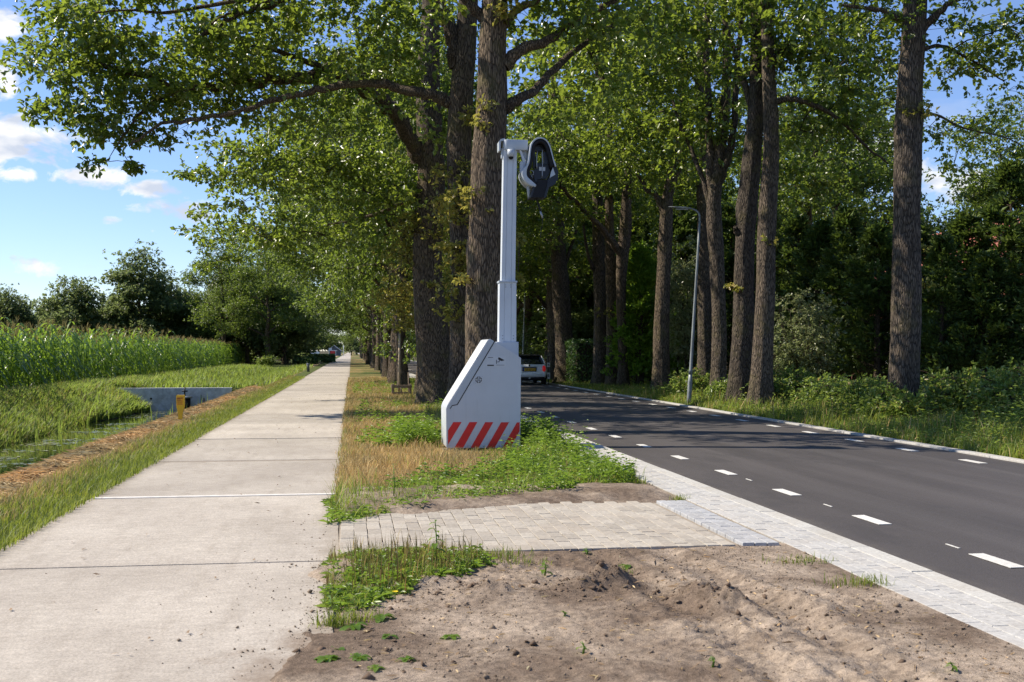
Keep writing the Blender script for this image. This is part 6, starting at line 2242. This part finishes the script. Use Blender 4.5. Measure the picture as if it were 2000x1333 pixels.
rng = np.random.default_rng(500)
mz = []
for k in range(6):
    V, T, M_ = join(maize_arrays(rng))
    mz.append(tri_mesh('maize_plant', V, T, [MAIZE, TASSEL], M_))
cnt = 0
vv = 29.0
while cnt < 300:
    for row in range(2):
        if cnt >= 300:
            break
        o = obj('maize_plant', mz[rr.randrange(6)], None, (-12.45 - row * .62 + rr.uniform(-.12, .12), vv + row * .12, .05), (rr.uniform(-.06, .06), rr.uniform(-.06, .06), rr.uniform(0, 6.28)))
        s_ = rr.uniform(.86, 1.14)
        o.scale = (s_, s_, s_)
        tag(o, 'maize plant with arching dark leaves at the front edge of the field', 'maize plant', 'maize plants at the front edge of the field')
        cnt += 1
    vv += .30 + max(0, vv - 45) * .004
v_edge = vv
lows = [join(maize_arrays(rng, False)) for _ in range(6)]
his = [join(maize_arrays(rng, True)) for _ in range(4)]


def merge_plants(pos, rots, scs, variants, rng):
    Vs, Ts, Ms, o = [], [], [], 0
    pick = rng.integers(0, len(variants), len(pos))
    for j, (V, T, M_) in enumerate(variants):
        m_ = pick == j
        k = m_.sum()
        if not k:
            continue
        c, s = np.cos(rots[m_]), np.sin(rots[m_])
        X = V[None, :, 0] * c[:, None] - V[None, :, 1] * s[:, None]
        Y = V[None, :, 0] * s[:, None] + V[None, :, 1] * c[:, None]
        W_ = np.stack([X, Y, np.broadcast_to(V[None, :, 2], X.shape)], -1) * scs[m_][:, None, None] + pos[m_][:, None, :]
        Vs.append(W_.reshape(-1, 3))
        Ts.append((T[None] + (np.arange(k) * len(V))[:, None, None]).reshape(-1, 3) + o)
        Ms.append(np.tile(M_, k))
        o += k * len(V)
    return np.concatenate(Vs), np.concatenate(Ts), np.concatenate(Ms)


pos = []
for r_ in range(3):          # front rows beyond the counted ones
    y = v_edge
    while y < 175:
        pos.append((-12.45 - r_ * .7, y + rr.uniform(-.1, .1)))
        y += .34 + (y - v_edge) * .003
nfront = len(pos)
for r_ in range(26):
    x = -13.75 - r_ * .75 - max(0, r_ - 12) * .25
    y = 27.0
    while y < 178:
        if x < -.309 * 1.2 * (y) - 4:      # outside the view
            y += .5
            continue
        pos.append((x + rr.uniform(-.15, .15), y + rr.uniform(-.15, .15)))
        y += .44 + max(0, y - 50) * .009 + r_ * .018
pos = np.array(pos)
z = np.full(len(pos), .08)
rng = np.random.default_rng(501)
V, T, M_ = merge_plants(np.column_stack([pos, z]), rng.random(len(pos)) * 6.28, rng.uniform(.88, 1.08, len(pos)), lows, rng)
stuff('maize_field', tri_mesh('maize_field', V, T, [MAIZE, TASSEL], M_))

# ------------------------------------------------------------------ grasses
def grass(name, n, sampler, hgt, wid, mats, weights, rng, bend=.6, segs=2, keep=None):
    u, v = sampler(n)
    if keep is not None:
        k = keep(u, v)
        u, v = u[k], v[k]
    n = len(u)
    z = land_z(u, v)
    P = np.stack([u, v, z - .01], 1)
    H = hgt(u, v) * (.55 + .8 * rng.random(n))
    mi = rng.choice(len(mats), n, p=weights) if not callable(weights) else weights(u, v)
    Ws = wid * (.6 + .8 * rng.random(n)) * (1 + np.clip((np.hypot(u, v) - 14) / 26, 0, 2.5))
    V, T = blade_arrays(P, rng.random(n) * 6.28, H, Ws, H * bend * rng.random(n), segs)
    k = len(T) // n
    return stuff(name, tri_mesh(name, V, T, mats, np.repeat(mi, k)))


def rect(u0, u1, v0, v1, rng, pw_=1.0):
    return lambda n: (rng.uniform(u0, u1, n), v0 + rng.random(n) ** pw_ * (v1 - v0))


rng = np.random.default_rng(600)
# dry and green grass on the verge right of the path
def verge_keep(u, v):
    nz = fbm(u * 1.4, v * 1.0, 3)
    ok = np.ones(len(u), bool)
    ok &= ~((u > tx0 - .02) & (u < tx0 + 1.26) & (v > TV - .02) & (v < TV + 1.05))
    ok &= v > 10.55 + .85 * np.minimum(u, 1.15) + .5 * np.clip(u - 1.15, 0, 9) + (nz - .5) * .5
    ok &= ~((u > 2.4) & (v < 12.7 + (nz - .5)))
    return ok


def verge_mix(u, v):
    nz = fbm(u * 1.1 + 3, v * .8, 3) + rng.normal(0, .10, len(u))
    dry = np.clip(1.0 - np.clip((u - 1.6) / .9, 0, 1), 0, 1) * np.clip((v - 12.4) / 1.2, 0, 1) * np.clip((21.5 - v) / 2.5, .8, 1)
    return np.where(rng.random(len(u)) < dry * (.6 + 1.1 * nz), 1, 0)


grass('verge_grass', 68000, lambda n: (rng.uniform(-.16, 3.45, n), 10.3 + rng.random(n) ** 1.7 * 53), lambda u, v: .10 + .14 * np.clip(fbm(u * 1.5, v * .8, 3) - .3, 0, 1) + .03 * (v > 21), .0075, [GREENG, DRYG], verge_mix, rng, .9, 2, verge_keep)
# grass strip left of the path
def strip_mix(u, v):
    nz = fbm(u * 2.0, v * .9, 3)
    return np.where(rng.random(len(u)) < np.clip((-3.0 - u) * 1.1, 0, .75) * (.4 + nz), 1, 0)


grass('path_side_grass', 54000, lambda n: (-2.70 - .95 * np.abs(rng.beta(1.0, 1.15, n)), 5.6 + rng.random(n) ** 1.6 * 62), lambda u, v: .075 + .09 * fbm(u * 2, v * 1.2, 3), .007, [GREENG, DRYG], strip_mix, rng, .9, 2)
grass('path_edge_grass', 5000, lambda n: (PATH_R + .02 - np.abs(rng.normal(0, .05, n)), 11.3 + rng.random(n) ** 1.5 * 45), lambda u, v: .06 + 0 * u, .006, [GREENG, DRYG], [.4, .6], rng, 1.0, 2)
# long grass of the ditch banks
grass('bank_grass', 58000, lambda n: (rng.uniform(-11.6, -8.95, n), 17 + rng.random(n) ** 1.25 * 38), lambda u, v: (.24 + .24 * fbm(u * 1.1, v * .7, 3)) * np.clip((-u - 0) * -1.0 + 12.2, .35, 1), .014, [BANKG, GREENG, DRYG], [.66, .24, .10], rng, .9, 2)
grass('bank_grass', 6500, lambda n: (rng.uniform(-9.3, -7.75, n), 41 + rng.random(n) * 7.7), lambda u, v: .34 + 0 * u, .02, [BANKG, GREENG], [.7, .3], rng, .8, 2, lambda u, v: ground_z(u, v) > -.88)
grass('headwall_grass', 24000, lambda n: (rng.uniform(-11.2, -3.6, n), WALL_V + .25 + rng.random(n) ** 1.3 * 60), lambda u, v: .22 + .25 * fbm(u * 1.1, v * .6, 3), .012, [BANKG, GREENG], [.6, .4], rng, .8, 2)
grass('right_bank_grass', 5000, lambda n: (rng.uniform(-6.1, -4.9, n), 8 + rng.random(n) * 41), lambda u, v: .16 + .10 * fbm(u * 1.1, v * .7, 3), .010, [GREENG, BANKG], [.6, .4], rng, .8, 2)
grass('ditch_reeds', 420, lambda n: (np.where(rng.random(n) < .55, rng.normal(-8.95, .2, n), rng.normal(-6.1, .35, n)), 15 + rng.random(n) * 33), lambda u, v: .85 + 0 * u, .014, [BANKG, GREENG], [.5, .5], rng, .45, 3)
# far verge beyond the road
grass('far_verge_grass', 30000, lambda n: (9.53 + rng.random(n) ** 1.3 * 4.2, 13.5 + rng.random(n) ** 1.4 * 50), lambda u, v: .12 + .16 * fbm(u * 1.2, v * .8, 3), .011, [GREENG, BANKG, DRYG], [.68, .2, .12], rng, .8, 2)
# thin grass growing in the field margin far left
grass('field_margin_grass', 12000, lambda n: (rng.uniform(-12.4, -11.0, n), 26 + rng.random(n) * 50), lambda u, v: .12 + 0 * u, .012, [GREENG, DRYG], [.7, .3], rng, .8, 2)

# mown straw lying along the ditch edge
N = 26000
u = rng.normal(-4.02, .26, N)
v = 8.5 + rng.random(N) ** 1.35 * 62
nz = fbm(u * 2.2, v * 1.3, 3)
kp = (nz > .36) | (rng.random(N) < .25)
u, v, nz = u[kp], v[kp], nz[kp]
N = len(u)
hgt = np.exp(-((u + 4.05) / .28) ** 2) * (.05 + .16 * np.clip(nz - .4, 0, 1))
P = np.stack([u, v, land_z(u, v) + hgt * rng.random(N)], 1)
az = rng.normal(1.2, .9, N)
D = np.stack([np.cos(az), np.sin(az), rng.normal(0, .15, N)], 1)
L = rng.uniform(.12, .42, N) * (1 + np.clip((v - 20) / 40, 0, 1) * .4)
V, T = leaf_arrays(P - D * L[:, None] * .5, D, np.tile([0, 0, 1.0], (N, 1)) + rng.normal(0, .28, (N, 3)), L, .012 + .016 * rng.random(N) ** 2 + .01 * np.clip((v - 20) / 30, 0, 1), .4, .1)
stuff('straw_mulch', tri_mesh('straw_mulch', V, T, [STRAW]))

# floating leaves on the ditch water
N = 900
v = 17 + rng.random(N) * 31.5
patch = rng.integers(0, 34, N)
pc_v, pc_u = 17 + rng.random(34) * 31, rng.uniform(-8.3, -6.3, 34)
v = pc_v[patch] + rng.normal(0, .22, N)
u = pc_u[patch] + rng.normal(0, .40, N)
az = rng.random(N) * 6.28
P = np.stack([u, v, np.full(N, -.893) + rng.random(N) * .004], 1)
D = np.stack([np.cos(az), np.sin(az), 0 * az], 1)
V, T = leaf_arrays(P, D, np.tile([0, 0, 1.0], (N, 1)) + rng.normal(0, .03, (N, 3)), rng.uniform(.08, .2, N), rng.uniform(.07, .16, N), 0.0, 0.0)
k = v < WALL_V - .4
stuff('floating_leaves', tri_mesh('floating_leaves', V, T, [PAD]))

# ------------------------------------------------------------------ leafy weeds
def weed_patch(name, n, sampler, hgt, leafL, rng, keep=None, mats=None, nl=10):
    u, v = sampler(n)
    if keep is not None:
        k = keep(u, v)
        u, v = u[k], v[k]
    n = len(u)
    z = land_z(u, v)
    H = hgt(u, v) * (.5 + .9 * rng.random(n))
    parts = []
    az0 = rng.random(n) * 6.28
    lean = rng.normal(0, .18, (n, 2))
    base = np.stack([u, v, z - .01], 1)
    Vs, Ts = blade_arrays(base, az0, H, np.full(n, .006), H * .15, 2)
    parts.append((Vs, Ts, 0))
    t = np.tile((np.arange(nl) + .5) / nl, n) * (.9 + .2 * rng.random(n * nl))
    Hn = np.repeat(H, nl)
    P = np.repeat(base, nl, 0) + np.stack([np.repeat(lean[:, 0], nl) * t * Hn, np.repeat(lean[:, 1], nl) * t * Hn, t * Hn * .85], 1)
    a = np.repeat(az0, nl) + np.tile(np.arange(nl) * 2.4, n) + rng.normal(0, .4, n * nl)
    D = np.stack([np.cos(a), np.sin(a), .55 - .25 * rng.random(n * nl)], 1)
    L = leafL * (.55 + .8 * rng.random(n * nl)) * (1.15 - .5 * t) * np.repeat(.75 + .5 * rng.random(n), nl)
    V, T = leaf_arrays(P, D, np.tile([0, 0, 1.0], (n * nl, 1)) + rng.normal(0, .35, (n * nl, 3)), L, L * (.17 + .2 * np.repeat(rng.random(n), nl)), .35, .3)
    parts.append((V, T, 0))
    V, T, M_ = join(parts)
    return stuff(name, tri_mesh(name, V, T, mats or [WEED], M_))


def front_keep(u, v):
    nz = fbm(u * 1.5, v * 1.5, 3)
    ok = v > 10.45 + .85 * np.clip(u, -.2, 1.15) + .5 * np.clip(u - 1.15, 0, 9) + (nz - .5) * .5
    ok &= ~((u > 2.5) & (v < 12.9 + (nz - .5) * .8))
    ok &= (v < 12.2 + 1.5 * u + (nz - .5) * 1.6) | ((v < 11.9 + .9 * np.clip(u, -.2, 1.2) + (nz - .5) * 1.2) & (rng.random(len(u)) < .75))
    ok &= ~((u > tx0 - .02) & (u < tx0 + 1.24) & (v > TV - .05) & (v < TV + 1.05))
    ok &= rng.random(len(u)) < np.clip(.35 + (nz - .3) * 2.2, 0, 1)
    return ok


weed_patch('verge_weeds', 4200, lambda n: (rng.uniform(-.24, 3.46, n), rng.uniform(10.2, 19.5, n)), lambda u, v: .08 + .55 * np.clip(fbm(u * 1.9 + 7, v * 1.5, 3) - .36, 0, 1) * (.6 + .7 * np.clip(u / 2.4, 0, 1)) + .10 * np.clip(u / 2.6, 0, 1), .085, rng, front_keep)
weed_patch('verge_weeds', 1300, lambda n: (rng.uniform(.1, 3.4, n), 18.8 + rng.random(n) ** 1.4 * 34), lambda u, v: .16 + .16 * fbm(u, v, 2) + .2 * (u > 2.4), .11, rng,
           lambda u, v: ~((u > tx0 - .05) & (u < tx0 + 1.26) & (v < TV + 1.1)) & (fbm(u * .9, v * .5, 3) > .5) & ~((u < 2.2) & (v > 33) & (v < 40)))
weed_patch('verge_weeds', 420, lambda n: (rng.uniform(tx0 + 1.26, 3.42, n), rng.uniform(17.2, 19.8, n)), lambda u, v: .42 + 0 * u, .09, rng, nl=14)
weed_patch('verge_weeds', 260, lambda n: (rng.uniform(tx0 - .75, tx0 - .05, n), rng.uniform(18.7, 21.5, n)), lambda u, v: .40 + 0 * u, .10, rng, nl=14)
weed_patch('undergrowth', 4300, lambda n: (9.62 + rng.random(n) ** .9 * 4.4, 13.8 + rng.random(n) ** 1.2 * 26), lambda u, v: .14 + .85 * np.clip((u - 9.7) / 1.5, 0, 1) * np.clip(fbm(u * 1.3, v * 1.1, 3) - .2, 0, 1) * 1.5, .115, rng,
           lambda u, v: (fbm(u * .8, v * .8, 3) > .36), [UNDER], 11)
grass('tall_verge_grass', 15000, lambda n: (rng.uniform(-.2, 3.45, n), 10.3 + rng.random(n) ** 1.2 * 20), lambda u, v: (.15 + .55 * np.clip(fbm(u * 1.6 + 9, v * 1.1, 3) - .34, 0, 1)) * np.where((u < 1.8) & (v > 12.2), .6, 1.0), .0075, [GREENG, BANKG, DRYG], lambda u, v: np.where(rng.random(len(u)) < np.where((u < 1.7) & (v > 12.3), .85, .15), 2, rng.integers(0, 2, len(u))), rng, .7, 3,
      lambda u, v: verge_keep(u, v) & ((fbm(u * 1.6 + 9, v * 1.1, 3) > .45) | (v < 12 + .9 * u)) & ~((u < tx0 + 1.3) & (u > tx0 - .3) & (v > 16.8) & (v < 19.2)))
grass('tall_bank_grass', 9000, lambda n: (9.7 + rng.random(n) * 3.2, 13.5 + rng.random(n) ** 1.3 * 24), lambda u, v: .25 + .6 * np.clip(fbm(u * 1.2, v * 1.0, 3) - .3, 0, 1), .010, [GREENG, BANKG, DRYG], [.5, .3, .2], rng, .6, 3)
# plantain bed by the path, in front of the bricks
def bed(n):
    u, v = rng.uniform(-.17, 1.12, n), rng.uniform(6.7, 8.85, n)
    return u, v


def bed_keep(u, v):
    nz = fbm(u * 3, v * 3, 3)
    return (v > 6.95 + 1.15 * np.clip(u, 0, 1.2) + (nz - .5) * .5) & (u < .98 + (nz - .5) * .3) & (v < 8.72 + (nz - .5) * .2)


grass('plantain_stalks', 1500, bed, lambda u, v: (.13 + .17 * np.clip(fbm(u * 4 + 2, v * 4, 3) - .25, 0, 1) * 1.6), .0065, [SEED], [1.0], rng, .3, 2, lambda u, v: bed_keep(u, v) & (fbm(u * 4 + 2, v * 4, 3) > .38))
grass('bed_grass', 5200, bed, lambda u, v: .10 + 0 * u, .0055, [GREENG, BANKG], [.75, .25], rng, .9, 2, bed_keep)
weed_patch('bed_weeds', 520, bed, lambda u, v: .07 + 0 * u, .085, rng, bed_keep, None, 8)


# ------------------------------------------------------------------ single plants one can point at
def rosette(name, label, loc, n, L, rng, group=None, stalk=0.0, wr=.42, up=.5, cat='weed'):
    root = thing(name, label, cat, loc, 0, group)
    a = np.arange(n) * 2.4 + rng.normal(0, .3, n)
    if stalk:
        z = np.linspace(.02, stalk, n)
        mb = MB().tube([(0, 0, -.02), (.012, .0, stalk * .5), (.0, .012, stalk)], [.007, .006, .003], 6)
        obj('stem', mb.mesh('stem', WEED), root)
    else:
        z = np.full(n, .01)
    P = np.stack([0 * a, 0 * a, z], 1)
    D = np.stack([np.cos(a), np.sin(a), up + rng.normal(0, .15, n)], 1)
    Ls = L * (.6 + .6 * rng.random(n)) * (1 if not stalk else 1) * (np.linspace(1.15, .55, n) if stalk else 1)
    for k in range(n):
        d_ = Vector(D[k]).normalized()
        s_ = d_.cross(Vector((0, 0, 1))).normalized()
        nn_ = s_.cross(d_)
        rows = []
        for q, (t, w) in enumerate(((0, .08), (.3, .8), (.6, 1.0), (.85, .6), (1.0, .05))):
            c = d_ * Ls[k] * t + Vector((0, 0, -.55 * Ls[k] * t * t))
            ww = Ls[k] * wr * .5 * w
            rows.append((c - s_ * ww + nn_ * ww * .35, c, c + s_ * ww + nn_ * ww * .35))
        vsx = [p for r_ in rows for p in r_]
        fs = []
        for q in range(4):
            for j in range(2):
                fs.append((q * 3 + j, q * 3 + j + 1, q * 3 + j + 4, q * 3 + j + 3))
        mb = MB().add(vsx, fs, 0, True)
        obj('leaf', mb.mesh('leaf', WEED), root, P[k])
    return root


def at(px, py):
    q = gnd(px, py)
    q.z = float(land_z(np.array([q.x]), np.array([q.y]))[0])
    return q


rng = np.random.default_rng(700)
rosette('tall_weed', 'tall leafy weed standing up from the plantain bed before the bricks', at(850, 1120), 16, .095, rng, None, .34, .5, .25)
rosette('tall_weed', 'thin upright weed at the left part of the green weed band', at(768, 985), 14, .06, rng, None, .42, .4, .3)
for (px, py, lb, n, L, st) in ((1063, 1135, 'small leafy weed alone on the bare soil behind the dark clods', 9, .07, .10), (1145, 1086, 'tiny weed at the near edge of the bricks', 6, .045, .05), (1100, 1212, 'small sprig on bare soil left of the dark ridge', 5, .035, .03),
                               (1137, 1290, 'small upright seedling near the bottom on bare soil', 5, .04, .06), (1390, 1320, 'green sprig at the bottom border of the soil', 6, .04, .05), (1858, 1325, 'small weed at the bottom right on the soil', 7, .04, .04)):
    rosette('small_weed', lb, at(px, py), n, L, rng, 'small weeds on the bare soil', st, .55, .3)
for (px, py, lb, n, L) in ((690, 1232, 'broad plantain rosette at the lower left corner of the weed bed', 9, .11), (745, 1215, 'plantain rosette right of the lower left one', 8, .10), (880, 1255, 'flat dark weed on bare soil, below the weed bed', 8, .07), (655, 1275, 'sprawling weed on the soil by the path edge', 12, .09), (640, 1300, 'sprawling weed nearest the bottom by the path edge', 12, .09),
                           (700, 1298, 'sprawling weed right of the path edge ones', 11, .08), (795, 1298, 'flat weed clump near the bottom, right of the sprawling ones', 9, .07), (735, 1325, 'small flat weed at the bottom border', 8, .06), (760, 1255, 'flat weed between the plantain rosettes and the sprawling weeds', 8, .06), (1225, 1112, 'spiky grass like weed on sandy soil', 8, .07)):
    rosette('flat_weed', lb, at(px, py), n, L, rng, 'flat weeds by the path edge', 0, .45, .55)
# grass tufts
def tuft(label, loc, n, H, rng, spread=.06, m_=None):
    root = thing('grass_tuft', label, 'grass tuft', loc, 0, 'grass tufts at the pavement edges')
    P = np.stack([rng.normal(0, spread, n), rng.normal(0, spread * .6, n), np.full(n, -.01)], 1)
    Hs = H * (.5 + .8 * rng.random(n))
    V, T = blade_arrays(P, rng.random(n) * 6.28, Hs, np.full(n, .006), Hs * rng.random(n) * .9, 3)
    obj('blades', tri_mesh('blades', V, T, [m_ or GREENG]), root)


for (px, py, lb, n, H, sp) in ((1325, 980, 'green grass tuft at the far corner of the pale pavers', 80, .10, .05), (1565, 1106, 'flat grass tuft beside the road edge pavers, nearest the brick apron', 110, .07, .12), (1685, 1150, 'green grass tuft against the road edge pavers, lower right', 130, .09, .10),
                               (1215, 1122, 'thin grass tuft on the sandy soil', 40, .08, .05), (700, 1215, 'grass tuft at the lower left of the weed bed', 90, .11, .06), (650, 1228, 'dark grass tuft against the path edge', 90, .11, .05), (960, 1098, 'low grass tuft right of the weed bed', 140, .08, .12), (1010, 1110, 'thin low grass patch behind the small leafy weed', 90, .06, .12)):
    tuft(lb, at(px, py), n, H, rng, sp)
# yellow flowers in the bed
for (px, py, lb) in ((765, 1105, 'yellow flower head, topmost left in the plantain bed'), (785, 1114, 'yellow flower head right of the topmost one'), (758, 1131, 'yellow flower head in the middle of the plantain bed'), (772, 1157, 'lowest yellow flower head of the plantain bed')):
    q = at(px, py + 20)
    root = thing('yellow_flower', lb, 'flower', q, 0, 'yellow flowers in the plantain bed')
    zt_ = pw(px, py, q.x * ST + q.y * CT).z - q.z
    obj('stem', MB().tube([(0, 0, -.02), (0, 0, zt_)], [.003, .003], 5).mesh('stem', WEED), root)
    pts, fs = [], []
    n = 14
    for k in range(n):
        a = k / n * 6.283
        a2 = (k + .8) / n * 6.283
        pts += [(0, 0, zt_), (.02 * math.cos(a), .02 * math.sin(a), zt_ + .006), (.02 * math.cos(a2), .02 * math.sin(a2), zt_ + .006)]
        fs.append((3 * k, 3 * k + 1, 3 * k + 2))
    obj('petals', MB().add(pts, fs).mesh('petals', PETAL), root)
